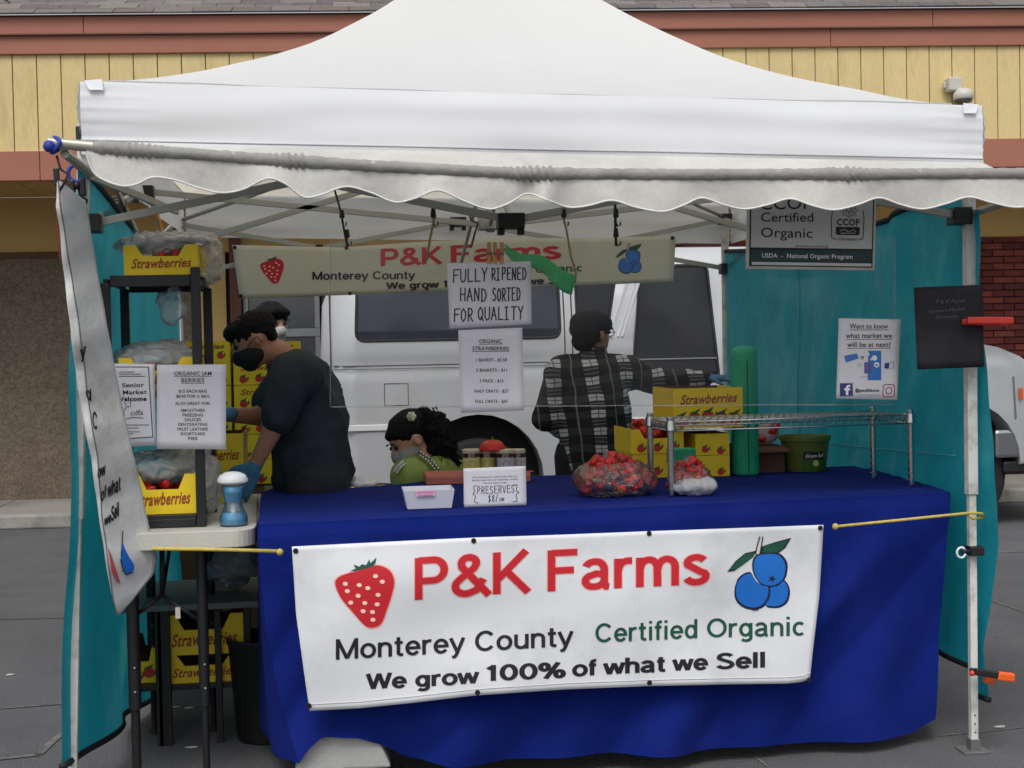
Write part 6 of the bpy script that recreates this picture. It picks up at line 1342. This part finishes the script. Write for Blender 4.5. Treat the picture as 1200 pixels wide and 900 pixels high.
for i, (px, Y, L) in enumerate(((62, AWY, 'blue ball bungee looped round the left end of the awning pole'), (90, -.1, 'blue bungee looped below the awning pole by the side banner'))):
    c = at(px + (4 if i == 0 else 0), 170 if i == 0 else 203, Y); t = thing('bungee_cord', L, 'cord', c); b = MB(); rr_ = .022 if i == 0 else .026
    b.tube([c + Vector((.014 * math.sin(k * .5) * (1 if i == 0 else .3), rr_ * math.cos(k / 20 * 5.9 + 2), rr_ * math.sin(k / 20 * 5.9 + 2))) if i == 0 else c + Vector((rr_ * math.cos(k / 20 * 4.6 + 1.2), 0, rr_ * math.sin(k / 20 * 4.6 + 1.2))) for k in range(21)], .006, 8); b.build('cord', bcord, t, smooth=True)
    b = MB(); b.ball(c + Vector((-.018 if i == 0 else 0, -.01, -.005 if i == 0 else -.04)), .018 if i == 0 else .013, 14, 10); b.build('ball', bcord if i == 0 else blk, t, smooth=True)
    b = MB(); e = c + Vector((.0, 0, -.03)); b.tube([e, e + Vector((.01, 0, -.04)), e + Vector((.03, 0, -.055)), e + Vector((.02, 0, -.08)), e + Vector((.005, .01, -.10))], .0035, 6); b.build('tail', kcord, t, smooth=True)
for i, (px, py) in enumerate(((84, 222), (97, 220), (66, 208))):
    c = at(px, py, -.12); b = MB(); b.bar(c + Vector((0, 0, .03)), c + Vector((.002, 0, -.025)), .018, .014); t = b.build('black_clip', blk, None, bevel=.004); tag(t, ['black clip gripping the top of the side banner, middle of three', 'black clip next to the teal tarp top, rightmost of three', 'small black clip at the far left top of the side banner'][i], 'clip')
for i, px in enumerate((573, 580, 588)):
    t = thing('clothespin', ['leftmost wooden clothespin above the handwritten sign', 'middle wooden clothespin above the handwritten sign', 'rightmost wooden clothespin above the handwritten sign'][i], 'clothespin', at(px, 305, .0), 'wooden clothespins above the handwritten sign')
    for dy in (-.006, .004): b = MB(); b.bar(at(px, 284, dy), at(px + .3, 309, dy), .006, .012) if False else b.tube([at(px, 284, dy), at(px + .3, 309, dy)], .0065, 8); b.build('prong', wpin, t, smooth=True, autos=True)
    b = MB(); b.tube([at(px, 297, -.012) + Vector((-.006, 0, 0)), at(px, 297, -.012) + Vector((.006, 0, 0))], .004, 8); b.build('spring', gst, t, smooth=True)
# green plastic strip
gst_m = mat('green_plastic', (104, 206, 146), .45, var=.12, vs=5, bump=.3, bs=12, transl=.5, alpha=.88)
def gsf(u, v): x = 592 + 84 * u; y = (286 + 34 * u + 4 * math.sin(u * 9)) + (11 + 13 * u) * v; return at(x - 6 * v * u, y, .10 + .05 * math.sin(u * 7) * v + .04 * v)
b = MB(); b.grid(gsf, 24, 6); t = b.build('green_strip', gst_m, None, smooth=True, solid=.001); tag(t, 'translucent green plastic strip trailing from the tent bracket behind the handwritten sign', 'plastic strip')
# clear curtain across the front
cs = thing('clear_curtain', 'clear plastic curtain hanging behind the paper signs above the blue table', 'curtain', at(720, 380, .06))
def csf(u, v):
    x = 387 + 664 * u; y = 280 + 197 * v - 3 * u; p = at(x, y, .06); p.y += (.022 * math.sin(u * 26) + .02 * nz((u * 9, v * 2, 1))) * (1 - .3 * v); return p
b = MB(); b.grid(csf, 120, 20); b.build('film', sheetf, cs, smooth=True); hemf = film('film_hem', (.93, .95, .95), .04, .2, .14, .2, 5)
b = MB(); b.tube([csf(i / 80, 1) for i in range(81)], .0022, 5); b.build('hem', hemf, cs, smooth=True)
for u in (0, 1): b = MB(); b.tube([csf(u, i / 30) for i in range(31)], .0016, 5); b.build('side_hem', hemf, cs, smooth=True)
# ================================================================== PEOPLE
skin = mat('skin', (182, 130, 106), .6, var=.06, vs=10, bump=.1, bs=80); skin2 = mat('skin_light', (200, 152, 128), .6, var=.06, vs=10)
hair = mat('black_hair', (14, 12, 13), .75, var=.2, vs=40, bump=.6, bs=110, stretch=(1, 1, .3), spec=.25); tee = mat('slate_tshirt', (38, 46, 54), .9, var=.08, vs=5, bump=.2, bs=220)
denim = mat('dark_trousers', (30, 34, 44), .9, var=.12, vs=8, bump=.2, bs=150); shoe = mat('dark_shoe', (30, 30, 32), .7); glove = mat('blue_glove', (70, 128, 168), .5, var=.08, vs=20, bump=.3, bs=60)
maskb = mat('black_mask', (22, 22, 25), .8, var=.1, bump=.2, bs=200); maskw = mat('white_mask', (206, 208, 206), .8, var=.04); green_top = mat('olive_top', (138, 158, 84), .9, var=.07, vs=6, bump=.25, bs=200); eyem = mat('eye', (20, 16, 14), .2)
def hand_prims(wr, d, n_, s=1.0, side=1, curl=.5):
    """palm, four fingers of different length and a thumb; wr wrist, d pointing direction, n_ palm normal"""
    d = Vector(d).normalized(); n_ = Vector(n_).normalized(); w_ = d.cross(n_).normalized() * side; pr = [('c', wr - d * .03, wr + d * .02 * s, .026 * s, .028 * s), ('c', wr + d * .03 * s + w_ * .018 * s, wr + d * .08 * s + w_ * .024 * s, .017 * s, .015 * s), ('c', wr + d * .03 * s - w_ * .018 * s, wr + d * .08 * s - w_ * .024 * s, .017 * s, .015 * s), ('c', wr + d * .02 * s, wr + d * .08 * s, .022 * s, .018 * s)]
    for k, (o, L) in enumerate(((-.03, .058), (-.01, .072), (.01, .078), (.03, .068))):
        a = wr + d * .085 * s + w_ * o * s; m_ = a + (d * math.cos(curl * .6) - n_ * math.sin(curl * .6)) * L * .5 * s; e = m_ + (d * math.cos(curl * 1.6) - n_ * math.sin(curl * 1.6)) * L * .55 * s
        pr += [('c', a, m_, .0095 * s, .009 * s), ('c', m_, e, .009 * s, .0075 * s)]
    a = wr + d * .025 * s + w_ * .03 * s; m_ = a + (d * .6 + w_ * .7 - n_ * .3) * .04 * s; pr += [('c', a, m_, .013 * s, .010 * s), ('c', m_, m_ + (d * .8 + w_ * .3 - n_ * .4) * .035 * s, .010 * s, .008 * s)]
    return pr
def head_prims(c, f, u, s=1.0):
    """skull, face, jaw, nose and ears; c head centre, f facing direction, u up direction of the head"""
    f = Vector(f).normalized(); u = Vector(u); u = (u - f * u.dot(f)).normalized(); r = f.cross(u); M_ = Matrix((r, f, u)).transposed()
    pr = [('e', c + u * .03 * s - f * .012 * s, (.078 * s, .098 * s, .09 * s), M_), ('e', c + f * .028 * s - u * .035 * s, (.058 * s, .068 * s, .075 * s), M_), ('e', c + f * .052 * s - u * .085 * s, (.036 * s, .036 * s, .024 * s), M_),
          ('c', c + f * .088 * s + u * .012 * s, c + f * .108 * s - u * .022 * s, .008 * s, .013 * s), ('e', c + f * .094 * s - u * .05 * s, (.02 * s, .01 * s, .008 * s), M_)]
    for k in (-1, 1): pr += [('e', c + r * k * .080 * s - f * .008 * s - u * .012 * s, (.010 * s, .020 * s, .032 * s), M_)]
    return pr, f, u, r, M_
def eyes(par, c, f, u, r, s=1.0):
    for k in (-1, 1): b = MB(); b.ball(c + f * .080 * s + r * k * .031 * s + u * .012 * s, .0105 * s, 10, 8); b.build('eye', eyem, par, smooth=True)
    for k in (-1, 1): b = MB(); p = c + f * .088 * s + r * k * .032 * s + u * .036 * s; b.tube([p - r * k * .018 * s, p, p + r * k * .02 * s - u * .004 * s], .0035 * s, 6); b.build('eyebrow', hair, par)
def mask_on(par, c, f, u, r, M_, m_, s=1.0):
    blob('face_mask', [('e', c + f * .036 * s - u * .045 * s, (.066 * s, .073 * s, .056 * s), M_), ('e', c + f * .075 * s - u * .035 * s, (.034 * s, .045 * s, .040 * s), M_), ('e', c + f * .058 * s - u * .082 * s, (.040 * s, .038 * s, .026 * s), M_)], m_, par, .006, 3)
    for k in (-1, 1):
        b = MB(); b.tube([c + f * .05 * s + r * k * .066 * s - u * .02 * s, c + r * k * .082 * s + f * .015 * s + u * .0 * s, c + r * k * .088 * s - f * .018 * s + u * .006 * s, c + r * k * .086 * s - f * .02 * s - u * .02 * s], .002, 5); b.build('ear_loop', m_, par)
def inflate(P, a): return [(p[0], p[1], p[2], p[3] + a, p[4] + a) if p[0] == 'c' else p for p in P]
# ---- man bending over at the left
Y1 = .92; PX = 1 / 299
m1 = thing('person', 'person bending left in a dark slate T-shirt, black mask and blue gloves', 'person', (at(365, 500, Y1).x, Y1 + .05, 0))
def W1(px, py, dy=0): return at(px, py, Y1 + dy)
hipz = .98; hx = W1(366, 500).x; sh = W1(352, 430); hc1 = W1(297, 399, .0); f1 = Vector((-.86, -.10, -.52)); u1 = Vector((-.5, -.02, .86))
hp, f, u, r, M_ = head_prims(hc1, f1, u1, .93)
e1 = W1(322, 498, -.16); w1 = W1(299, 545, -.12); e2 = W1(305, 488, .12); w2 = W1(262, 486, .02)
torso = [('c', Vector((hx, Y1 + .05, .95)), W1(362, 505, .05), .135, .125), ('c', W1(362, 505, .05), W1(354, 450, .05), .135, .115), ('c', W1(347, 442, -.09), W1(347, 440, .19), .075, .075), ('c', W1(345, 430, .05), W1(320, 414, .02), .06, .050)]
arms = [('c', W1(338, 446, -.14), e1, .055, .043), ('c', e1, w1, .042, .029), ('c', W1(338, 446, .24), e2, .05, .042), ('c', e2, w2, .04, .028)]
legs = []
for k in (-1, 1):
    hy = Y1 + .05 + k * .10; kn = Vector((hx - .03, hy, .52)); an = Vector((hx + .03, hy, .10)); legs += [('c', Vector((hx, hy, .92)), kn, .095, .062), ('c', kn, an, .06, .042)]
blob('body', hp + inflate(torso[:3], -.02) + torso[3:] + arms + legs + [('c', W1(328, 414, .03), hc1 - u * .03, .054, .052)], skin, m1, .011, 4)
eyes(m1, hc1, f, u, r, .93); mask_on(m1, hc1, f, u, r, M_, maskb, .95)
blob('hair', [('e', hc1 + u * .038 - f * .020, (.078, .098, .074), M_), ('e', hc1 + u * .072 + f * .030, (.062, .062, .032), M_), ('e', hc1 - f * .062 + u * .005, (.062, .036, .056), M_), ('e', hc1 + f * .068 + u * .058, (.052, .022, .020), M_)], hair, m1, .006, 2, lambda p: .004 * nz(p, 60) + .003 * nz((p.x, p.y, p.z), 140))
se1 = W1(338, 446, -.14).lerp(e1, .72); se2 = W1(338, 446, .24).lerp(e2, .7)
blob('t_shirt', inflate(torso[:3], .022) + [('c', W1(347, 440, .05), W1(334, 427, .03), .088, .060), ('c', W1(363, 520, .05), Vector((hx + .005, Y1 + .05, .86)), .138, .152), ('c', W1(356, 470, .05), W1(344, 500, .03), .122, .11), ('c', W1(338, 446, -.14), se1, .075, .068), ('c', se1, se1.lerp(e1, .2), .068, .066), ('c', W1(338, 446, .24), se2, .072, .066)], tee, m1, .011, 3, lambda p: wrinkle(p, 7, .016))
blob('trousers', inflate(legs, .02) + [('c', Vector((hx, Y1 - .02, .90)), Vector((hx, Y1 + .12, .90)), .13, .13)], denim, m1, .014, 3, lambda p: wrinkle(p, 9, .008))
for k in (-1, 1): blob('shoe', [('c', Vector((hx + .05, Y1 + .05 + k * .10, .055)), Vector((hx - .15, Y1 + .05 + k * .10, .045)), .052, .042)], shoe, m1, .01, 2)
blob('glove', hand_prims(w1, (w1 - e1) * 1 + Vector((-.02, 0, -.02)), (0, -1, 0), 1.1, 1, .5), glove, m1, .0055, 2)
blob('glove', hand_prims(w2, (-1, -.2, -.1), (0, 0, 1), 1.1, 1, .6), glove, m1, .0055, 2)
b = MB(); b.tube([W1(330, 423, -.05), W1(312, 462, -.145), W1(306, 500, -.15)], .003, 5); b.build('lanyard', mat('pale_blue_cord', (120, 160, 180), .6), m1)
# ---- person behind him
Y2 = 3.62
m2 = thing('person', 'person mostly hidden behind the bending man, dark hair and pale mask showing', 'person', (at(326, 400, Y2).x, Y2, 0))
hc2 = at(320, 380, Y2); f2 = Vector((.55, -.8, -.12)); hp, f, u, r, M_ = head_prims(hc2, f2, Vector((0, 0, 1)), 1.0); cx2 = at(326, 400, Y2).x
t2 = [('c', Vector((cx2, Y2, 1.0)), Vector((cx2, Y2, 1.32)), .14, .15), ('c', Vector((cx2 - .13, Y2, 1.38)), Vector((cx2 + .13, Y2, 1.38)), .075, .075), ('c', Vector((cx2, Y2, 1.4)), hc2 - u * .04, .055, .052)]
a2 = [('c', Vector((cx2 + k * .18, Y2, 1.38)), Vector((cx2 + k * .22, Y2 - .02, 1.12)), .05, .042) for k in (-1, 1)] + [('c', Vector((cx2 + k * .22, Y2 - .02, 1.12)), Vector((cx2 + k * .16, Y2 - .2, .98)), .04, .03) for k in (-1, 1)]
l2 = []
for k in (-1, 1): l2 += [('c', Vector((cx2 + k * .09, Y2, .92)), Vector((cx2 + k * .10, Y2, .5)), .085, .058), ('c', Vector((cx2 + k * .10, Y2, .5)), Vector((cx2 + k * .10, Y2, .09)), .055, .04), ]
blob('body', hp + inflate(t2[:2], -.02) + t2[2:] + a2 + l2, skin2, m2, .013, 3); eyes(m2, hc2, f, u, r); mask_on(m2, hc2, f, u, r, M_, maskw, 1.0)
blob('hair', [('e', hc2 + u * .05 - f * .025, (.094, .112, .088), M_), ('e', hc2 + u * .075 + f * .06, (.075, .04, .036), M_), ('e', hc2 - f * .06 - u * .02, (.08, .05, .08), M_)], hair, m2, .009, 2, lambda p: .005 * nz(p, 40))
blob('jacket', inflate(t2[:2], .025) + inflate(a2, .018) + [('c', Vector((cx2, Y2, .95)), Vector((cx2, Y2, 1.1)), .165, .165)], mat('dark_jacket', (24, 30, 40), .9, var=.1), m2, .013, 3, lambda p: wrinkle(p, 8, .008))
blob('trousers', inflate(l2, .018) + [('c', Vector((cx2 - .04, Y2, .9)), Vector((cx2 + .04, Y2, .9)), .12, .12)], denim, m2, .015, 3)
for k in (-1, 1):
    blob('shoe', [('c', Vector((cx2 + k * .10, Y2 + .04, .05)), Vector((cx2 + k * .12, Y2 - .14, .045)), .048, .042)], shoe, m2, .01, 2)
    wr = Vector((cx2 + k * .16, Y2 - .2, .98)); blob('hand', hand_prims(wr, (-.1 * k, -1, -.3), (0, 0, 1), 1.0, k, .5), skin2, m2, .0055, 2)
# ---- girl seated behind the table
Y3 = 1.38; P3 = lambda px, py, dy=0: at(px, py - 7, Y3 + dy)
g3 = thing('person', 'seated person with a curly black ponytail, olive top and checkered strap, head bowed', 'person', (P3(510, 570).x, Y3, 0))
hc3 = P3(480, 523); f3 = Vector((-.80, -.28, -.52)); hp, f, u, r, M_ = head_prims(hc3, f3, Vector((-.4, 0, .9)), .98)
sx_ = P3(508, 560).x; ng = P3(505, 552); sz_ = .50
t3 = [('c', Vector((sx_ + .06, Y3 + .02, .56)), P3(512, 600), .13, .125), ('c', P3(512, 600), P3(508, 568), .125, .115), ('c', P3(480, 562, -.10), P3(530, 566, .12), .070, .070), ('c', P3(505, 556), P3(494, 540), .062, .048)]
a3 = [('c', P3(478, 566, -.12), P3(470, 625, -.10), .05, .042), ('c', P3(470, 625, -.10), P3(430, 630, -.04), .04, .028), ('c', P3(538, 566, .14), P3(525, 625, .12), .05, .042), ('c', P3(525, 625, .12), P3(470, 632, .06), .04, .028)]
l3 = []
for k in (-1, 1): l3 += [('c', Vector((sx_ + .05, Y3 + k * .09, .53)), Vector((sx_ - .38, Y3 + k * .12, .52)), .085, .058), ('c', Vector((sx_ - .38, Y3 + k * .12, .52)), Vector((sx_ - .36, Y3 + k * .12, .09)), .055, .038)]
blob('body', hp + inflate(t3[:3], -.012) + t3[3:] + a3 + l3 + [('c', P3(494, 542), hc3 - u * .03 - f * .01, .047, .047)], skin2, g3, .010, 4); eyes(g3, hc3, f, u, r, .98); mask_on(g3, hc3, f, u, r, M_, mat('grey_mask', (150, 150, 146), .8, var=.04), .98)
def curl(p): return .014 * nz(p, 26) + .012 * nz(p, 60)
blob('hair', [('e', hc3 + u * .045 - f * .025, (.088, .104, .084), M_), ('e', hc3 + u * .062 + f * .045, (.060, .040, .028), M_), ('e', hc3 - f * .06 - u * .0, (.07, .05, .06), M_)], hair, g3, .008, 2, lambda p: .004 * nz(p, 40))
blob('ponytail', [('c', P3(497, 494, .01), P3(508, 506, .0), .04, .062), ('c', P3(508, 506), P3(517, 530), .064, .066), ('c', P3(517, 530), P3(521, 552), .060, .038), ('c', P3(524, 540), P3(531, 548), .04, .03)], hair, g3, .008, 1, curl)
b = MB()
for k in range(260):        # loose curls standing off the ponytail
    c = random.choice((P3(503, 500), P3(512, 515), P3(518, 532), P3(523, 546))) ; a = Vector((random.gauss(0, 1), random.gauss(0, 1), random.gauss(0, 1))).normalized(); s_ = c + a * random.uniform(.045, .062); q = a.orthogonal().normalized(); pts = []
    for i in range(6): pts.append(s_ + a * .006 * i + q * .007 * math.sin(i * 1.3) + a.cross(q) * .007 * math.cos(i * 1.3) + Vector((0, 0, -.003 * i)))
    b.tube(pts, [.0022] * 5 + [.0008], 4)
tag(b.build('curls', hair, g3), kind='stuff')
scr_ = P3(482, 495, -.075); b = MB(); fl = mat('cream_flower', (214, 218, 184), .8, var=.08)
for k in range(6): a = k * 1.047; b.ball(scr_ + Vector((.013 * math.cos(a), -.004 + .006 * math.sin(a * 2), .012 * math.sin(a))), (.009, .008, .010), 10, 6)
b.ball(scr_ + Vector((0, -.008, 0)), .010, 10, 6); b.build('hair_flower', fl, g3, smooth=True)
blob('top', [('c', Vector((sx_ + .05, Y3 + .02, .58)), P3(512, 600), .15, .14), ('c', P3(512, 600), P3(508, 570), .142, .125), ('c', P3(480, 566, -.10), P3(528, 564, .11), .084, .084), ('c', P3(508, 560), P3(500, 552), .085, .066), ('c', P3(478, 570, -.12), P3(473, 608, -.11), .064, .058), ('c', P3(538, 568, .14), P3(528, 608, .13), .064, .058)], green_top, g3, .010, 4, lambda p: wrinkle(p, 9, .006))
chk = mat('check_strap', (226, 226, 220), .7, var=0)
def strap(P):
    tot = 0; n_ = len(P) - 1; st = 22
    pts = [P[min(int(i / st * n_), n_ - 1)].lerp(P[min(int(i / st * n_), n_ - 1) + 1], i / st * n_ - min(int(i / st * n_), n_ - 1)) for i in range(st + 1)]
    b = MB(); b.tube(pts, .0125, 6, flat=.3); o = b.build('strap', blk, g3)
    b = MB()
    for i in range(st):
        m_ = pts[i].lerp(pts[i + 1], .5); t_ = (pts[i + 1] - pts[i]).normalized(); s_ = t_.cross(Vector((0, -1, 0))).normalized() * .006 * (1 if i % 2 else -1)
        b.box(m_ + s_ + Vector((-.0038, -.014, -.0038)), m_ + s_ + Vector((.0038, -.011, .0038)))
    tag(b.build('checks', chk, o), kind='stuff')
strap([P3(491, 537, -.085), P3(503, 545, -.115), P3(512, 556, -.13), P3(521, 572, -.14)]); strap([P3(474, 548, -.15), P3(468, 553, -.17), P3(463, 560, -.17)])
blob('trousers', inflate(l3, .018) + [('c', Vector((sx_ + .05, Y3 - .04, .55)), Vector((sx_ + .05, Y3 + .06, .55)), .13, .13)], denim, g3, .014, 3)
for k in (-1, 1):
    blob('shoe', [('c', Vector((sx_ - .34, Y3 + k * .12, .05)), Vector((sx_ - .52, Y3 + k * .12, .042)), .045, .038)], shoe, g3, .01, 2)
blob('hand', hand_prims(P3(430, 630, -.04), (-1, .1, -.1), (0, 0, 1), .92, 1, .6), skin2, g3, .0055, 2); blob('hand', hand_prims(P3(470, 632, .06), (-1, .1, -.1), (0, 0, 1), .92, -1, .6), skin2, g3, .0055, 2)
st = thing('stool', 'black stool under the seated person, hidden behind the blue cloth', 'stool', (sx_ + .06, Y3, 0)); b = MB(); b.lathe((sx_ + .06, Y3 + .01, .385), [(.15, 0), (.17, .01), (.17, .035), (.15, .045)], 24); b.build('seat', blk, st, smooth=True, autos=True)
for k in range(4): a = R(45 + 90 * k); b = MB(); b.tube([(sx_ + .06 + .12 * math.cos(a), Y3 + .12 * math.sin(a), .385), (sx_ + .06 + .17 * math.cos(a), Y3 + .17 * math.sin(a), 0)], .012, 8); b.build('leg', gst, st, smooth=True)
# ---- man in the plaid shirt
def plaid():
    m = bpy.data.materials.new('plaid_flannel'); m.use_nodes = True; n = m.node_tree; b = n.nodes['Principled BSDF']; b.inputs['Roughness'].default_value = .9
    tc = n.nodes.new('ShaderNodeTexCoord'); nzn = n.nodes.new('ShaderNodeTexNoise'); nzn.inputs['Scale'].default_value = 5; n.links.new(tc.outputs['Object'], nzn.inputs['Vector'])
    sub = n.nodes.new('ShaderNodeVectorMath'); sub.operation = 'MULTIPLY_ADD'; sub.inputs[1].default_value = (.05, .05, .05); n.links.new(nzn.outputs['Color'], sub.inputs[0]); n.links.new(tc.outputs['Object'], sub.inputs[2])
    sp = n.nodes.new('ShaderNodeSeparateXYZ'); n.links.new(sub.outputs[0], sp.inputs[0])
    def M(op, a, c=None, d=None):
        q = n.nodes.new('ShaderNodeMath'); q.operation = op
        for i, v in enumerate((a, c, d)):
            if v is None: continue
            if isinstance(v, (int, float)): q.inputs[i].default_value = v
            else: n.links.new(v, q.inputs[i])
        return q.outputs[0]
    def band(fr, lo, hi): return M('MULTIPLY', M('GREATER_THAN', fr, lo), M('LESS_THAN', fr, hi))
    # lean of the cloth: rows follow the body, columns tilt slightly
    xx = M('ADD', sp.outputs[0], M('MULTIPLY', sp.outputs[2], .10)); fx = M('FRACT', M('ADD', M('DIVIDE', xx, .178), 10.42)); fz = M('FRACT', M('ADD', M('DIVIDE', M('ADD', sp.outputs[2], M('MULTIPLY', sp.outputs[0], -.06)), .082), 10.1))
    wx = M('SUBTRACT', band(fx, .0, .38), band(fx, .18, .205)); wz = M('SUBTRACT', band(fz, .0, .42), band(fz, .19, .235)); white = M('MULTIPLY', wx, wz)
    lx = M('MULTIPLY', band(fx, 0, .38), M('ADD', band(fz, .58, .64), band(fz, .80, .86))); lz = band(fx, .66, .70); gx = band(fx, 0, .38); gz = band(fz, 0, .42)
    ctn = n.nodes.new('ShaderNodeMath'); base = M('ADD', M('MULTIPLY', M('ADD', gx, gz), .028), .014)
    v = M('MAXIMUM', M('MAXIMUM', M('MULTIPLY', white, .62), M('MULTIPLY', lx, .2)), M('MAXIMUM', M('MULTIPLY', lz, .2), base))
    cb = n.nodes.new('ShaderNodeCombineColor'); n.links.new(v, cb.inputs[0]); n.links.new(v, cb.inputs[1]); n.links.new(M('MULTIPLY', v, 1.06), cb.inputs[2]); n.links.new(cb.outputs[0], b.inputs['Base Color'])
    return m
pld = plaid()
Y4 = 2.0; P4 = lambda px, py, dy=0: at(px, py, Y4 + dy)
m4 = thing('person', 'person in a plaid shirt and dark cap seen from behind, one arm out', 'person', (P4(695, 500).x, Y4, 0))
hc4 = P4(694, 391); f4 = Vector((.80, .52, -.06)); hp, f, u, r, M_ = head_prims(hc4, f4, Vector((.05, 0, 1)), 1.0)
bx = P4(700, 500).x
t4 = [('c', Vector((bx - .0, Y4 + .02, 1.0)), P4(696, 500), .14, .155), ('c', P4(696, 500), P4(694, 455), .155, .16), ('c', P4(664, 437, -.02), P4(732, 434, .06), .085, .08), ('c', P4(695, 425), P4(695, 405), .062, .055)]
sl4, el4, wl4 = P4(656, 443, -.02), P4(641, 492, .02), P4(668, 503, .20); sr4, er4, wr4 = P4(738, 436, .06), P4(782, 446, .10), P4(824, 443, -.02)
a4 = [('c', sl4, el4, .055, .045), ('c', el4, wl4, .042, .03), ('c', sr4, er4, .055, .044), ('c', er4, wr4, .042, .028)]
l4 = []
for k in (-1, 1): l4 += [('c', Vector((bx + k * .10, Y4 + .02, .92)), Vector((bx + k * .11, Y4 + .0, .5)), .095, .062), ('c', Vector((bx + k * .11, Y4, .5)), Vector((bx + k * .11, Y4 + .02, .09)), .06, .042)]
blob('body', hp + inflate(t4[:3], -.025) + t4[3:] + inflate(a4, -.006) + l4, skin, m4, .012, 4); eyes(m4, hc4, f, u, r)
b = MB()
for k in (-1, 1):
    c = hc4 + f * .094 + r * k * .033 + u * .010; b.tube([c + (r * math.cos(i / 12 * 6.283) * .024 + u * math.sin(i / 12 * 6.283) * .018) for i in range(13)], .002, 5, False); b.tube([hc4 + f * .10 + r * k * .058 + u * .012, hc4 + f * .02 + r * k * .084 + u * .010, hc4 - f * .015 + r * k * .084 + u * .004], .002, 5)
b.tube([hc4 + f * .098 + r * .010 + u * .012, hc4 + f * .098 - r * .010 + u * .012], .002, 5); b.build('glasses', blk, m4)
capm = mat('dark_cap', (26, 29, 38), .85, var=.12, bump=.3, bs=60)
blob('cap', [('e', hc4 + u * .048 - f * .012, (.098, .114, .072), M_), ('e', hc4 + u * .02 - f * .05, (.088, .07, .06), M_), ('c', hc4 + u * .038 + f * .08, hc4 + u * .034 + f * .105, .040, .03, .3), ], capm, m4, .008, 3, lambda p: .003 * nz(p, 20))
blob('hair', [('e', hc4 - f * .055 - u * .038, (.074, .048, .055), M_), ('e', hc4 + r * .068 - f * .02 - u * .012, (.015, .034, .03), M_), ('e', hc4 - r * .068 - f * .02 - u * .012, (.015, .034, .03), M_)], hair, m4, .007, 2, lambda p: .003 * nz(p, 50))
blob('plaid_shirt', [('c', Vector((bx + .01, Y4 + .02, .84)), P4(699, 530), .168, .172), ('c', P4(699, 530), P4(696, 480), .172, .18), ('c', P4(695, 480), P4(694, 452), .18, .165), ('c', P4(662, 440, -.02), P4(733, 438, .06), .098, .094), ('c', P4(694, 430), P4(695, 415), .10, .062), ('c', P4(655, 447, -.02), P4(640, 490, .02), .072, .066), ('c', P4(640, 490, .02), P4(662, 503, .16), .064, .05), ('c', sr4, P4(782, 449, .10), .075, .062), ('c', P4(782, 449, .10), wr4, .060, .042)], pld, m4, .011, 4, lambda p: wrinkle(p, 7, .010))
blob('trousers', inflate(l4, .02) + [('c', Vector((bx - .05, Y4 + .02, .9)), Vector((bx + .05, Y4 + .02, .9)), .125, .125)], denim, m4, .014, 3)
for k in (-1, 1): blob('shoe', [('c', Vector((bx + k * .11, Y4 - .02, .05)), Vector((bx + k * .13 + .02, Y4 + .18, .045)), .05, .042)], shoe, m4, .01, 2)
blob('glove', hand_prims(wr4 + Vector((.01, 0, 0)), (1, -.25, -.05), (0, 0, 1), 1.05, 1, .6), glove, m4, .0055, 2); blob('glove', hand_prims(wl4, (.8, .6, .1), (0, 0, 1), 1.05, -1, .6), glove, m4, .0055, 2)
